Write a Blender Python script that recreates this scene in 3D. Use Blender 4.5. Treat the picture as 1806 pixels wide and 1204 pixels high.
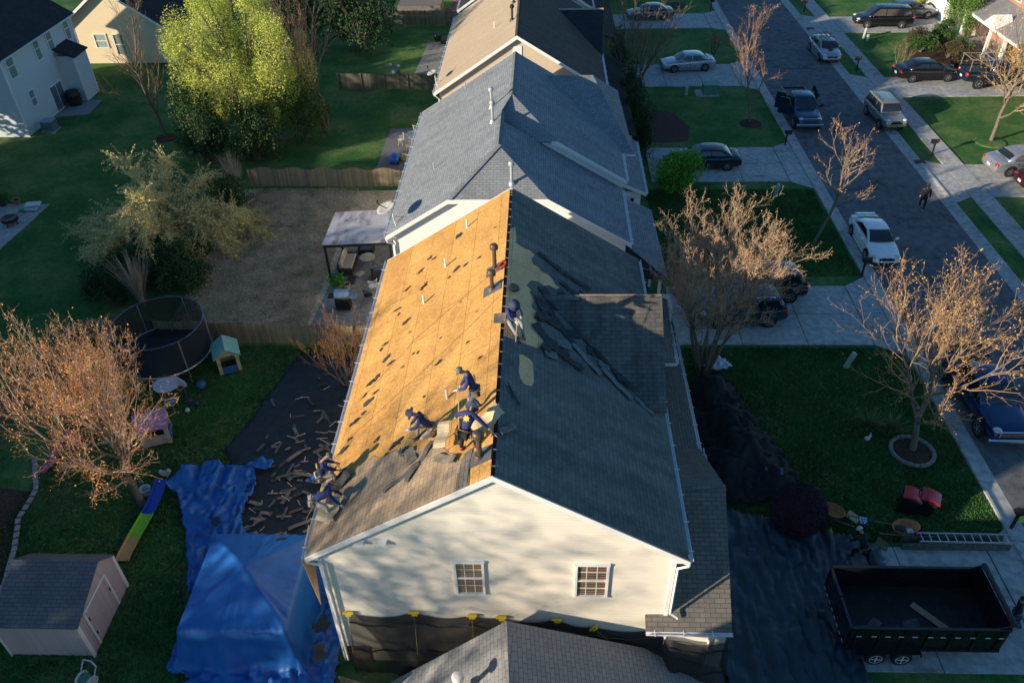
import bpy, bmesh, math, random
from mathutils import Vector, Matrix
import numpy as np
random.seed(11); rs = np.random.RandomState(5)
S = bpy.context.scene
for o in list(bpy.data.objects): bpy.data.objects.remove(o)
COL = S.collection
R_ = math.radians
# ---------------- camera
cam = bpy.data.cameras.new('camera'); camo = bpy.data.objects.new('camera', cam); COL.objects.link(camo)
cam.sensor_width = 36; cam.lens = 28.25; cam.clip_end = 2000; cam.clip_start = 0.5
M = Matrix(((0.99934286, -0.00240144, 0.0361674), (0.02982787, 0.62141391, -0.78291446), (-0.0205948, 0.78347877, 0.62107719))).to_4x4()
M.translation = Vector((0, 0, 26.0))
camo.matrix_world = M
S.camera = camo
# ---------------- light
SUN_AZ, SUN_EL = R_(30), R_(14.5)
w = bpy.data.worlds.new('World'); S.world = w; w.use_nodes = True
nt = w.node_tree; bg = nt.nodes['Background']
sky = nt.nodes.new('ShaderNodeTexSky'); sky.sky_type = 'NISHITA'; sky.sun_disc = False
sky.sun_elevation = SUN_EL; sky.sun_rotation = R_(240); sky.air_density = 1.0; sky.dust_density = 0.2; sky.ozone_density = 2.5
tint = nt.nodes.new('ShaderNodeMix'); tint.data_type = 'RGBA'; tint.blend_type = 'MULTIPLY'; tint.inputs[0].default_value = 1; tint.inputs[7].default_value = (.68, 1.0, 1.14, 1)
nt.links.new(sky.outputs[0], tint.inputs[6]); nt.links.new(tint.outputs[2], bg.inputs[0]); bg.inputs[1].default_value = 0.092
sl = bpy.data.lights.new('sun', 'SUN'); sl.energy = 5.0; sl.angle = R_(0.7); sl.color = (1.0, 0.84, 0.62)
so = bpy.data.objects.new('sun', sl); COL.objects.link(so)
ldir = Vector((math.cos(SUN_AZ)*math.cos(SUN_EL), math.sin(SUN_AZ)*math.cos(SUN_EL), -math.sin(SUN_EL)))
so.rotation_euler = ldir.to_track_quat('-Z', 'Y').to_euler(); so.location = (-40, -20, 40)
S.view_settings.view_transform = 'Standard'; S.view_settings.look = 'None'; S.view_settings.exposure = 0.66; S.view_settings.gamma = 1.0
S.view_settings.use_curve_mapping = False
# ---------------- materials
def nodes(name):
    m = bpy.data.materials.new(name); m.use_nodes = True
    return m, m.node_tree, m.node_tree.nodes['Principled BSDF']
def N(t, typ, **kw):
    n = t.nodes.new(typ)
    for k, v in kw.items():
        if k.startswith('i_'): n.inputs[k[2:].replace('_', ' ')].default_value = v
        else: setattr(n, k, v)
    return n
def c4(c): return (c[0], c[1], c[2], 1.0)
def coords(t, kind='Object', scale=None):
    tc = N(t, 'ShaderNodeTexCoord'); out = tc.outputs[kind]
    if scale:
        mp = N(t, 'ShaderNodeMapping'); t.links.new(out, mp.inputs[0]); mp.inputs['Scale'].default_value = scale; out = mp.outputs[0]
    return out
def noise(t, co, scale, detail=4, rough=.6):
    n = N(t, 'ShaderNodeTexNoise'); n.inputs['Scale'].default_value = scale; n.inputs['Detail'].default_value = detail; n.inputs['Roughness'].default_value = rough
    t.links.new(co, n.inputs['Vector']); return n.outputs['Fac']
def ramp(t, fac, stops):
    r = N(t, 'ShaderNodeValToRGB'); e = r.color_ramp.elements
    while len(e) < len(stops): e.new(.5)
    for el, (p, c) in zip(e, stops): el.position = p; el.color = c4(c)
    t.links.new(fac, r.inputs[0]); return r.outputs[0]
def mix(t, a, b, fac, mode='MIX'):
    x = N(t, 'ShaderNodeMix'); x.data_type = 'RGBA'; x.blend_type = mode
    for s, v in ((0, fac), (6, a), (7, b)):
        if hasattr(v, 'is_linked') or hasattr(v, 'links'): t.links.new(v, x.inputs[s])
        elif s == 0: x.inputs[0].default_value = v
        else: x.inputs[s].default_value = c4(v)
    return x.outputs[2]
def bump(t, b, h, strength=.4, dist=.02):
    n = N(t, 'ShaderNodeBump'); n.inputs['Strength'].default_value = strength; n.inputs['Distance'].default_value = dist
    t.links.new(h, n.inputs['Height']); t.links.new(n.outputs[0], b.inputs['Normal'])
MC = {}
def plain(name, c, rough=.6, metal=0., var=.18, scale=6., bstr=.15, coat=0., spec=.5):
    if name in MC: return MC[name]
    m, t, b = nodes(name); co = coords(t)
    f = noise(t, co, scale)
    lo = tuple(max(0, x*(1-var)) for x in c); hi = tuple(min(1, x*(1+var)) for x in c)
    t.links.new(ramp(t, f, [(.3, lo), (.7, hi)]), b.inputs['Base Color'])
    b.inputs['Roughness'].default_value = rough; b.inputs['Metallic'].default_value = metal
    b.inputs['Coat Weight'].default_value = coat; b.inputs['Specular IOR Level'].default_value = spec
    if bstr: bump(t, b, noise(t, co, scale*6), bstr, .01)
    MC[name] = m; return m
def paint(name, c, metal=.3):
    if name in MC: return MC[name]
    m, t, b = nodes(name); b.inputs['Base Color'].default_value = c4(c); b.inputs['Metallic'].default_value = metal
    f = noise(t, coords(t), 3.); t.links.new(ramp(t, f, [(.35, (.22,)*3), (.7, (.38,)*3)]), b.inputs['Roughness'])
    b.inputs['Coat Weight'].default_value = .6; b.inputs['Coat Roughness'].default_value = .08
    MC[name] = m; return m
def glass(name='tinted_glass', c=(.012, .016, .02)):
    if name in MC: return MC[name]
    m, t, b = nodes(name); b.inputs['Base Color'].default_value = c4(c); b.inputs['Roughness'].default_value = .05
    b.inputs['Specular IOR Level'].default_value = .8; b.inputs['Coat Weight'].default_value = .5
    MC[name] = m; return m
def shingle(name, c1, c2, w=.32, h=.15, mort=.35, streak=.25, off=.5):
    m, t, b = nodes(name); uv = coords(t, 'UV')
    br = N(t, 'ShaderNodeTexBrick'); br.offset = off; t.links.new(uv, br.inputs[0])
    br.inputs['Scale'].default_value = 1; br.inputs['Brick Width'].default_value = w; br.inputs['Row Height'].default_value = h
    br.inputs['Mortar Size'].default_value = .010; br.inputs['Mortar Smooth'].default_value = .3; br.inputs['Bias'].default_value = -.1
    br.inputs['Color1'].default_value = c4(c1); br.inputs['Color2'].default_value = c4(c2); br.inputs['Mortar'].default_value = c4(tuple(x*mort for x in c1))
    f = noise(t, coords(t, 'UV', (1, .25, 1)), 1.3, 6, .65)
    st = ramp(t, f, [(.3, (1-streak,)*3), (.7, (1+streak*.3,)*3)])
    col = mix(t, br.outputs[0], st, 1.0, 'MULTIPLY')
    g2 = noise(t, coords(t, 'UV'), 60, 2); col = mix(t, col, ramp(t, g2, [(.3, (.8,)*3), (.7, (1.15,)*3)]), 1.0, 'MULTIPLY')
    t.links.new(col, b.inputs['Base Color']); b.inputs['Roughness'].default_value = .93; b.inputs['Specular IOR Level'].default_value = .25
    bump(t, b, br.outputs['Fac'], -.5, .01); return m
def siding(name, c, pitch=.125, dirt=.06):
    m, t, b = nodes(name); uv = coords(t, 'UV')
    f = noise(t, coords(t, 'UV', (.6, 2, 1)), 2.0, 5)
    sx = N(t, 'ShaderNodeSeparateXYZ'); t.links.new(uv, sx.inputs[0])
    dv = N(t, 'ShaderNodeMath', operation='DIVIDE'); t.links.new(sx.outputs[1], dv.inputs[0]); dv.inputs[1].default_value = pitch
    fr = N(t, 'ShaderNodeMath', operation='FRACT'); t.links.new(dv.outputs[0], fr.inputs[0])
    line = ramp(t, fr.outputs[0], [(0, (.80,)*3), (.10, (.97,)*3), (.2, (1,)*3)])  # lap edge darkened: contact shade of the groove put into the colour
    col = mix(t, ramp(t, f, [(.3, tuple(x*(1-dirt) for x in c)), (.7, c)]), line, .8, 'MULTIPLY')
    t.links.new(col, b.inputs['Base Color']); b.inputs['Roughness'].default_value = .55; b.inputs['Specular IOR Level'].default_value = .3
    iv = N(t, 'ShaderNodeMath', operation='SUBTRACT'); iv.inputs[0].default_value = 1; t.links.new(fr.outputs[0], iv.inputs[1])
    bump(t, b, iv.outputs[0], .35, .012); return m
def boards(name, c1, c2, w=.14, gap=.08):
    m, t, b = nodes(name); uv = coords(t, 'UV')
    sx = N(t, 'ShaderNodeSeparateXYZ'); t.links.new(uv, sx.inputs[0])
    dv = N(t, 'ShaderNodeMath', operation='DIVIDE'); t.links.new(sx.outputs[0], dv.inputs[0]); dv.inputs[1].default_value = w
    fr = N(t, 'ShaderNodeMath', operation='FRACT'); t.links.new(dv.outputs[0], fr.inputs[0])
    fl = N(t, 'ShaderNodeMath', operation='FLOOR'); t.links.new(dv.outputs[0], fl.inputs[0])
    wn = N(t, 'ShaderNodeTexWhiteNoise', noise_dimensions='1D'); t.links.new(fl.outputs[0], wn.inputs['W'])
    f = noise(t, coords(t, 'UV', (6, .6, 1)), 3, 5)
    mx = N(t, 'ShaderNodeMath', operation='ADD'); t.links.new(wn.outputs[0], mx.inputs[0]); t.links.new(f, mx.inputs[1])
    hf = N(t, 'ShaderNodeMath', operation='MULTIPLY'); t.links.new(mx.outputs[0], hf.inputs[0]); hf.inputs[1].default_value = .5
    col = mix(t, ramp(t, hf.outputs[0], [(.25, c1), (.75, c2)]), ramp(t, fr.outputs[0], [(0, (.3,)*3), (gap, (1,)*3)]), 1., 'MULTIPLY')
    t.links.new(col, b.inputs['Base Color']); b.inputs['Roughness'].default_value = .85
    bump(t, b, fr.outputs[0], .3, .01); return m
def brick(name, c1, c2, mo):
    m, t, b = nodes(name); br = N(t, 'ShaderNodeTexBrick'); t.links.new(coords(t, 'UV'), br.inputs[0])
    br.inputs['Scale'].default_value = 1; br.inputs['Brick Width'].default_value = .22; br.inputs['Row Height'].default_value = .075; br.inputs['Mortar Size'].default_value = .006
    for k, v in (('Color1', c1), ('Color2', c2), ('Mortar', mo)): br.inputs[k].default_value = c4(v)
    t.links.new(br.outputs[0], b.inputs['Base Color']); b.inputs['Roughness'].default_value = .9; bump(t, b, br.outputs['Fac'], -.4, .01); return m
def osb(name, c1, c2, c3):
    m, t, b = nodes(name); uv = coords(t, 'UV')
    vo = N(t, 'ShaderNodeTexVoronoi'); vo.inputs['Scale'].default_value = 14; t.links.new(coords(t, 'UV', (1, 2.4, 1)), vo.inputs['Vector'])
    vo2 = N(t, 'ShaderNodeTexVoronoi'); vo2.inputs['Scale'].default_value = 12; t.links.new(coords(t, 'UV', (2.2, 1, 1)), vo2.inputs['Vector'])
    s = N(t, 'ShaderNodeSeparateColor'); t.links.new(vo.outputs['Color'], s.inputs[0]); s2 = N(t, 'ShaderNodeSeparateColor'); t.links.new(vo2.outputs['Color'], s2.inputs[0])
    ad = N(t, 'ShaderNodeMath', operation='ADD'); t.links.new(s.outputs[0], ad.inputs[0]); t.links.new(s2.outputs[1], ad.inputs[1])
    hf = N(t, 'ShaderNodeMath', operation='MULTIPLY'); t.links.new(ad.outputs[0], hf.inputs[0]); hf.inputs[1].default_value = .5
    col = ramp(t, hf.outputs[0], [(.15, c1), (.55, c2), (.9, c3)])
    br = N(t, 'ShaderNodeTexBrick'); br.offset = .5; t.links.new(uv, br.inputs[0]); br.inputs['Scale'].default_value = 1
    br.inputs['Brick Width'].default_value = 2.44; br.inputs['Row Height'].default_value = 1.22; br.inputs['Mortar Size'].default_value = .010; br.inputs['Mortar Smooth'].default_value = .2
    br.inputs['Color1'].default_value = (1.05, 1.05, 1.05, 1); br.inputs['Color2'].default_value = (.90, .89, .88, 1); br.inputs['Mortar'].default_value = (.45, .36, .28, 1)
    col = mix(t, col, br.outputs[0], 1., 'MULTIPLY')
    f = noise(t, coords(t, 'UV', (.5, 1, 1)), .8, 6, .7); col = mix(t, col, ramp(t, f, [(.25, (.72, .68, .66)), (.6, (1.05,)*3)]), 1., 'MULTIPLY')
    t.links.new(col, b.inputs['Base Color']); b.inputs['Roughness'].default_value = .7; b.inputs['Specular IOR Level'].default_value = .2
    bump(t, b, s.outputs[0], .2, .004); return m
def ground(name, stops, scale=1.5, fine=30., fa=.45, bs=.6, bd=.03, crack=0, stain=0):
    m, t, b = nodes(name); co = coords(t)
    f = noise(t, co, scale*.12, 8, .65); col = ramp(t, f, stops)
    f2 = noise(t, co, fine, 3); col = mix(t, col, ramp(t, f2, [(.3, (1-fa,)*3), (.7, (1+fa,)*3)]), 1., 'MULTIPLY')
    f3 = noise(t, co, scale*1.5, 5); col = mix(t, col, ramp(t, f3, [(.3, (.72,)*3), (.7, (1.25,)*3)]), 1., 'MULTIPLY')
    if crack:
        vo = N(t, 'ShaderNodeTexVoronoi'); vo.feature = 'DISTANCE_TO_EDGE'; vo.inputs['Scale'].default_value = crack
        nz = N(t, 'ShaderNodeTexNoise'); nz.inputs['Scale'].default_value = 1.2; t.links.new(co, nz.inputs['Vector']); va = N(t, 'ShaderNodeVectorMath', operation='ADD'); t.links.new(co, va.inputs[0]); t.links.new(nz.outputs['Color'], va.inputs[1]); t.links.new(va.outputs[0], vo.inputs['Vector'])
        col = mix(t, col, ramp(t, vo.outputs[0], [(0, (.55,)*3), (.010, (1,)*3)]), .8, 'MULTIPLY')
    if stain: col = mix(t, col, ramp(t, noise(t, co, stain, 5, .7), [(.30, (.62, .61, .60)), (.46, (1,)*3)]), 1., 'MULTIPLY')
    t.links.new(col, b.inputs['Base Color']); b.inputs['Roughness'].default_value = .95; b.inputs['Specular IOR Level'].default_value = .15
    bump(t, b, f2, bs, bd); return m
# ---------------- mesh builder
class MB:
    def __init__(s): s.v = []; s.f = []; s.mi = []; s.m = 0
    def add(s, vs, fs):
        n = len(s.v); s.v += [tuple(p) for p in vs]; s.f += [tuple(i+n for i in f) for f in fs]; s.mi += [s.m]*len(fs); return s
    def poly(s, pts): return s.add(pts, [tuple(range(len(pts)))])
    def box(s, c, d, rz=0, ry=0, rx=0, bev=0):
        x, y, z = d[0]/2, d[1]/2, d[2]/2
        Mx = Matrix.Rotation(rz, 3, 'Z') @ Matrix.Rotation(ry, 3, 'Y') @ Matrix.Rotation(rx, 3, 'X')
        if bev:
            b = min(bev, x*.9, y*.9, z*.9); P = []; 
            for zz, k in ((-z, b), (-z+b, 0), (z-b, 0), (z, b)):
                for sx, sy in ((-1, -1), (1, -1), (1, 1), (-1, 1)): P.append((sx*(x-k), sy*(y-k), zz))
            F = [(3, 2, 1, 0), (12, 13, 14, 15)]
            for l in range(3):
                for i in range(4): j = (i+1) % 4; F.append((l*4+i, l*4+j, l*4+4+j, l*4+4+i))
        else:
            P = [(-x, -y, -z), (x, -y, -z), (x, y, -z), (-x, y, -z), (-x, -y, z), (x, -y, z), (x, y, z), (-x, y, z)]
            F = [(3, 2, 1, 0), (4, 5, 6, 7), (0, 1, 5, 4), (1, 2, 6, 5), (2, 3, 7, 6), (3, 0, 4, 7)]
        return s.add([Mx @ Vector(p)+Vector(c) for p in P], F)
    def tube(s, p0, p1, r0, r1=None, n=8, cap=True):
        r1 = r0 if r1 is None else r1; p0 = Vector(p0); p1 = Vector(p1); d = (p1-p0)
        if d.length < 1e-6: return s
        q = d.to_track_quat('Z', 'Y'); P = []
        for p, r in ((p0, r0), (p1, r1)):
            for i in range(n): a = 2*math.pi*i/n; P.append(p+q @ Vector((math.cos(a)*r, math.sin(a)*r, 0)))
        F = [(i, (i+1) % n, n+(i+1) % n, n+i) for i in range(n)]
        if cap: F += [tuple(range(n-1, -1, -1)), tuple(range(n, 2*n))]
        return s.add(P, F)
    def path(s, pts, r, n=6):
        for a, b in zip(pts[:-1], pts[1:]): s.tube(a, b, r, r, n)
        return s
    def lathe(s, prof, c=(0, 0, 0), n=16, q=None):
        P = []; c = Vector(c)
        for r, z in prof:
            for i in range(n):
                a = 2*math.pi*i/n; v = Vector((math.cos(a)*r, math.sin(a)*r, z)); P.append(c+(q @ v if q else v))
        F = []
        for k in range(len(prof)-1):
            for i in range(n): j = (i+1) % n; F.append((k*n+i, k*n+j, k*n+n+j, k*n+n+i))
        F.append(tuple(range(n-1, -1, -1))); F.append(tuple(range((len(prof)-1)*n, len(prof)*n)))
        return s.add(P, F)
    def ell(s, c, r, n=12, m=8, q=None):
        pr = []; P = []; c = Vector(c)
        for k in range(m+1):
            a = math.pi*k/m
            for i in range(n):
                t = 2*math.pi*i/n; v = Vector((max(.001, math.sin(a))*math.cos(t)*r[0], max(.001, math.sin(a))*math.sin(t)*r[1], -math.cos(a)*r[2])); P.append(c+(q @ v if q else v))
        F = []
        for k in range(m):
            for i in range(n): j = (i+1) % n; F.append((k*n+i, k*n+j, k*n+n+j, k*n+n+i))
        return s.add(P, F)
    def prism(s, pts, off):
        """pts polygon 3D, off = extrude vector"""
        n = len(pts); o = Vector(off); a = [Vector(p) for p in pts]; b = [p+o for p in a]
        return s.add(a+b, [tuple(range(n)), tuple(range(2*n-1, n-1, -1))]+[((i+1) % n, i, n+i, n+(i+1) % n) for i in range(n)])
    def slab(s, pts, th=.12): return s.prism(pts, (0, 0, -th))
    def build(s, name, mat, parent=None, smooth=False, loc=None, wnormal=False):
        me = bpy.data.meshes.new(name); me.from_pydata(s.v, [], s.f); me.update()
        bm = bmesh.new(); bm.from_mesh(me); bmesh.ops.recalc_face_normals(bm, faces=bm.faces)
        uvl = bm.loops.layers.uv.new('UVMap')
        for f in bm.faces:
            n = f.normal
            u = Vector((1, 0, 0)) if abs(n.z) > .999 else Vector((-n.y, n.x, 0)).normalized()
            if abs(n.z) > .999: v = Vector((0, 1, 0))
            else: v = n.cross(u); v = v if v.z > 0 else -v
            for l in f.loops: l[uvl].uv = (l.vert.co.dot(u), l.vert.co.dot(v))
            f.smooth = smooth
        bm.to_mesh(me); bm.free()
        for mm in (mat if isinstance(mat, (list, tuple)) else [mat]): me.materials.append(mm)
        if isinstance(mat, (list, tuple)):
            me.polygons.foreach_set('material_index', s.mi)
        o = bpy.data.objects.new(name, me); COL.objects.link(o)
        if parent: o.parent = parent
        if loc: o.location = loc
        return o
    def each(s, name, mat, parent=None, smooth=False):
        """one object per separate piece"""
        par = list(range(len(s.v)))
        def fd(i):
            while par[i] != i: par[i] = par[par[i]]; i = par[i]
            return i
        for f in s.f:
            for i in f[1:]: par[fd(i)] = fd(f[0])
        gr = {}
        for f in s.f: gr.setdefault(fd(f[0]), []).append(f)
        out = []
        for fs in gr.values():
            ids = sorted({i for f in fs for i in f}); mp = {i: k for k, i in enumerate(ids)}; q = MB(); q.add([s.v[i] for i in ids], [tuple(mp[i] for i in f) for f in fs]); out.append(q.build(name, mat, parent, smooth))
        return out
def tag(o, label=None, cat=None, group=None, kind=None):
    if label: o['label'] = label
    if cat: o['category'] = cat
    if group: o['group'] = group
    if kind: o['kind'] = kind
    return o
def thing(name, loc=(0, 0, 0), rz=0, label=None, cat=None, group=None):
    o = bpy.data.objects.new(name, None); COL.objects.link(o); o.location = loc; o.rotation_euler = (0, 0, rz); o.empty_display_size = .2
    return tag(o, label, cat, group)
KIDS = {}
def copy_tree(o, parent=None):
    c = o.copy(); COL.objects.link(c); c.parent = parent
    if parent: c.matrix_parent_inverse = o.matrix_parent_inverse.copy()
    for ch in [x for x in bpy.data.objects if x.parent == o]: copy_tree(ch, c)
    return c
def dup(o, loc, rz, label=None, sc=None):
    c = copy_tree(o); c.location = loc; c.rotation_euler = (0, 0, rz)
    if label: c['label'] = label
    if sc: c.scale = (sc,)*3
    return c
def struct(name, mb, mat): return tag(mb.build(name, mat), kind='structure')
# ---------------- shared materials
WHITE = plain('white_trim', (.78, .77, .75), .5, var=.05, bstr=.03)
GUT = plain('gutter_metal', (.75, .76, .78), .35, .1, var=.06, bstr=0)
DARK = plain('black_plastic', (.012, .012, .013), .5)
RUB = plain('rubber', (.010, .010, .011), .8)
STEEL = plain('galvanised_steel', (.45, .46, .48), .4, .7, bstr=.05)
CONC = ground('concrete_slab', [(.3, (.33, .34, .34)), (.7, (.45, .45, .44))], 2., 40, .12, .3, .01, stain=.7)
CONC2 = ground('old_patio_concrete', [(.3, (.17, .17, .165)), (.7, (.27, .27, .25))], 2.5, 30, .2, .3, .01)
ASPH = ground('asphalt', [(.3, (.115, .120, .130)), (.5, (.14, .145, .155)), (.7, (.165, .170, .178))], 1.2, 60, .3, .4, .01, crack=.22, stain=.45)
GRASS = ground('lawn_grass', [(.28, (.030, .095, .030)), (.46, (.048, .140, .036)), (.56, (.10, .18, .054)), (.68, (.17, .185, .085))], 2.2, 26, .55, .8, .05)
STRAW = ground('dry_lawn', [(.3, (.08, .20, .05)), (.46, (.50, .38, .23)), (.7, (.70, .53, .35))], 3.5, 14, .5, 1., .06)
MULCH = ground('mulch', [(.3, (.05, .03, .02)), (.7, (.10, .06, .045))], 6, 20, .6, .9, .05)
VINYLC = siding('cream_siding', (.85, .79, .69), dirt=.09)
VINYLW = siding('white_siding', (.84, .82, .80))
VINYLG = siding('grey_siding', (.58, .64, .70))
VINYLT = siding('tan_siding', (.60, .49, .38))
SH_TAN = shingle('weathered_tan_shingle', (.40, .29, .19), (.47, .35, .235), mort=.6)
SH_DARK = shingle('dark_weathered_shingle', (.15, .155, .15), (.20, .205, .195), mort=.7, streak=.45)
SH_GREY = shingle('grey_shingle', (.215, .24, .27), (.285, .31, .34), w=.30, h=.14, mort=.45)
SH_GREY2 = shingle('grey_three_tab_shingle', (.255, .27, .29), (.30, .315, .33), w=.33, h=.145, mort=.38, off=.5)
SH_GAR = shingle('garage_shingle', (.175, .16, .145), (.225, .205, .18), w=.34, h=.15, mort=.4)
SH_BRN = shingle('tan_brown_shingle', (.44, .35, .25), (.48, .38, .28), w=.3, h=.14, mort=.75, streak=.12)
SH_BLK = shingle('charcoal_shingle', (.03, .032, .036), (.045, .046, .05), mort=.6)
OSB = osb('roof_sheathing_board', (.50, .26, .08), (.62, .34, .10), (.74, .44, .16))
OSB2 = osb('light_lifted_sheathing_board', (.74, .44, .22), (.82, .51, .26), (.88, .60, .34))  # sheathing colour raised and warmed to stand in for light on the shaded slope
FENCE = boards('fence_boards', (.20, .165, .10), (.32, .26, .16))
FENCE_D = boards('old_fence_boards', (.09, .095, .07), (.15, .155, .115))
BLUET = plain('blue_tarp', (.008, .115, .40), .5, var=.15, scale=2, bstr=.3)
BLACKT = plain('black_tarp', (.012, .016, .020), .55, var=.3, scale=3, bstr=.3)
# ================= SETTING
g = MB(); g.poly([(-700, -300, 0), (700, -300, 0), (700, 1300, 0), (-700, 1300, 0)]); struct('ground', g, GRASS)
g = MB(); g.poly([(19.1, -120, .012), (26.1, -120, .012), (26.1, 320, .012), (19.1, 320, .012)]); struct('road', g, ASPH)
def kerb(x0, x1, flip):
    g = MB(); ys = list(np.arange(-120, 320, 3.05))
    for a in ys:
        b = a+3.03
        xs = [(x0, .11), (x0+.13*(x1-x0), .11), (x0+.35*(x1-x0), .05), (x0+.55*(x1-x0), .022), (x1, .02)]
        for (xa, za), (xb, zb) in zip(xs[:-1], xs[1:]): g.poly([(xa, a, za), (xb, a, zb), (xb, b, zb), (xa, b, za)])
        g.poly([(x0, a, -.02), (x0, a, .11), (x0, b, .11), (x0, b, -.02)])
    struct('kerb', g, CONC)
kerb(18.35, 19.14, 0); kerb(26.85, 26.06, 1)
g = MB()
for a in np.arange(-60, 320, 1.53): g.box((28.9, a+.76, .03), (1.4, 1.50, .07))
struct('pavement', g, CONC)
def drive(name, polys):
    g = MB()
    for p in polys: g.prism([(x, y, .055) for x, y in p], (0, 0, -.1))
    return struct(name, g, CONC)
def slabs(x0, x1, y0, y1, nx, ny, gap=.04):
    out = []; dx = (x1-x0)/nx; dy = (y1-y0)/ny
    for i in range(nx):
        for j in range(ny):
            a, b, c, d = x0+i*dx+gap/2, x0+(i+1)*dx-gap/2, y0+j*dy+gap/2, y0+(j+1)*dy-gap/2
            out.append([(a, c), (b, c), (b, d), (a, d)])
    return out
drive('driveway', slabs(6.6, 17.2, 14.75, 19.95, 3, 2)+[[(17.24, 14.75), (18.34, 13.9), (18.34, 20.9), (17.24, 19.95)]])
drive('driveway', slabs(7.0, 17.0, 32.5, 37.8, 3, 2)+[[(17.04, 32.5), (18.34, 31.6), (18.34, 38.7), (17.04, 37.8)]])
drive('driveway', slabs(7.6, 17.0, 50.4, 55.8, 3, 2)+[[(17.04, 50.4), (18.34, 49.4), (18.34, 56.7), (17.04, 55.8)]])
drive('driveway', slabs(7.6, 17.0, 67.9, 73.2, 3, 2)+[[(17.04, 67.9), (18.34, 67.), (18.34, 74.1), (17.04, 73.2)]])
drive('driveway', slabs(6.6, 17.0, 83.6, 88.4, 3, 2)+[[(17.04, 83.6), (18.34, 82.9), (18.34, 89.2), (17.04, 88.4)]])
for y0, y1, x1 in ((48.1, 52.8, 41), (65.2, 69.6, 41), (81.6, 86.7, 41), (30.4, 35.2, 41), (99, 104, 41)):
    drive('driveway', [[(26.86, y0-.8), (28.16, y0), (28.16, y1), (26.86, y1+.8)]]+slabs(29.64, x1, y0, y1, 3, 2))
jr = random.Random(4); g = MB(); L_ = [(-7.0, 32.8), (-7.4, 49.6)]+[(-7.4-13.2*t, 49.6+jr.uniform(-.25, .1)) for t in (.2, .4, .6, .8)]+[(-20.3+jr.uniform(-.5, 1.2)+(1.0 if k in (3, 4, 5) else 0), 49.6-16.4*k/14) for k in range(15)]+[(-20.3+13.3*k/12, 33.3+jr.uniform(-.2, .7)) for k in range(1, 12)]
g.poly([(x, y, .010) for x, y in L_]); struct('dry_lawn', g, STRAW)
g = MB(); g.poly([(-23.5, 22.6, .012), (-21.5, 22.3, .012), (-21.7, 20.9, .012), (-21.1, 19.5, .012), (-20.6, 17.6, .012), (-20.6, 13, .012), (-34, 13, .012), (-34, 25, .012), (-25, 25.5, .012)]); struct('mulch_bed', g, MULCH)
g = MB()
pts = [(-22.6, 24.2), (-21.6, 22.4), (-21.6, 20.9), (-21.0, 19.5), (-20.5, 17.7), (-20.4, 14.5)]
for (xa, ya), (xb, yb) in zip(pts[:-1], pts[1:]):
    n = max(1, int(math.hypot(xb-xa, yb-ya)/.31)); an = math.atan2(yb-ya, xb-xa)
    for i in range(n):
        t = (i+.5)/n; g.box((xa+(xb-xa)*t+random.uniform(-.02, .02), ya+(yb-ya)*t, .05), (.29, .2, .1), an+random.uniform(-.08, .08), bev=.02)
tag(g.build('stone_edging', plain('edging_stone', (.30, .29, .28), .9, var=.3, scale=9)), 'curved row of grey stone edging blocks beside the mulch bed', 'edging')
g = MB(); g.poly([(9.2, 56.8, .012), (11.0, 57.0, .012), (11.5, 59.5, .012), (10.6, 62.3, .012), (8.6, 63.5, .012), (6.5, 62, .012), (6.5, 57, .012)]); struct('mulch_bed', g, plain('red_mulch', (.075, .03, .022), .95, var=.5, scale=12, bstr=.8))
g = MB(); g.poly([(34, 70.2, .012), (41.5, 70.2, .012), (41.5, 79.6, .012), (35.2, 79.6, .012), (33.5, 75, .012)]); struct('mulch_bed', g, MULCH)
def patio(polys, mat=CONC2, z=.05):
    g = MB()
    for p in polys: g.prism([(x, y, z) for x, y in p], (0, 0, -z-.03))
    struct('patio', g, mat)
patio([[(-12.4, 34.0), (-10.0, 34.0), (-10.0, 37.2), (-12.2, 37.2)], [(-9.97, 34.0), (-7.3, 34.0), (-7.3, 37.2), (-9.97, 37.2)], [(-12.2, 37.24), (-10.0, 37.24), (-10.0, 42.6), (-12.2, 42.6)], [(-9.97, 37.24), (-7.3, 37.24), (-7.3, 42.6), (-9.97, 42.6)]])
patio([[(-11.9, 52.4), (-7.4, 52.4), (-7.4, 59.6), (-11.9, 59.6)]], plain('dark_patio', (.13, .14, .155), .9))
patio([[(-11.5, 70.7), (-7.4, 70.7), (-7.4, 80), (-11.2, 80)]])
patio([[(-33.4, 47.6), (-41, 47.8), (-41, 44.8), (-33.55, 44.7)], [(-33.55, 44.66), (-41, 44.76), (-41, 38), (-33.8, 41.4)]], CONC)
patio([[(-40.2, 62.4), (-37.6, 63.0), (-37.8, 66.0), (-40.2, 66.0)]], plain('grey_patio', (.22, .23, .25), .9))
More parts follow.
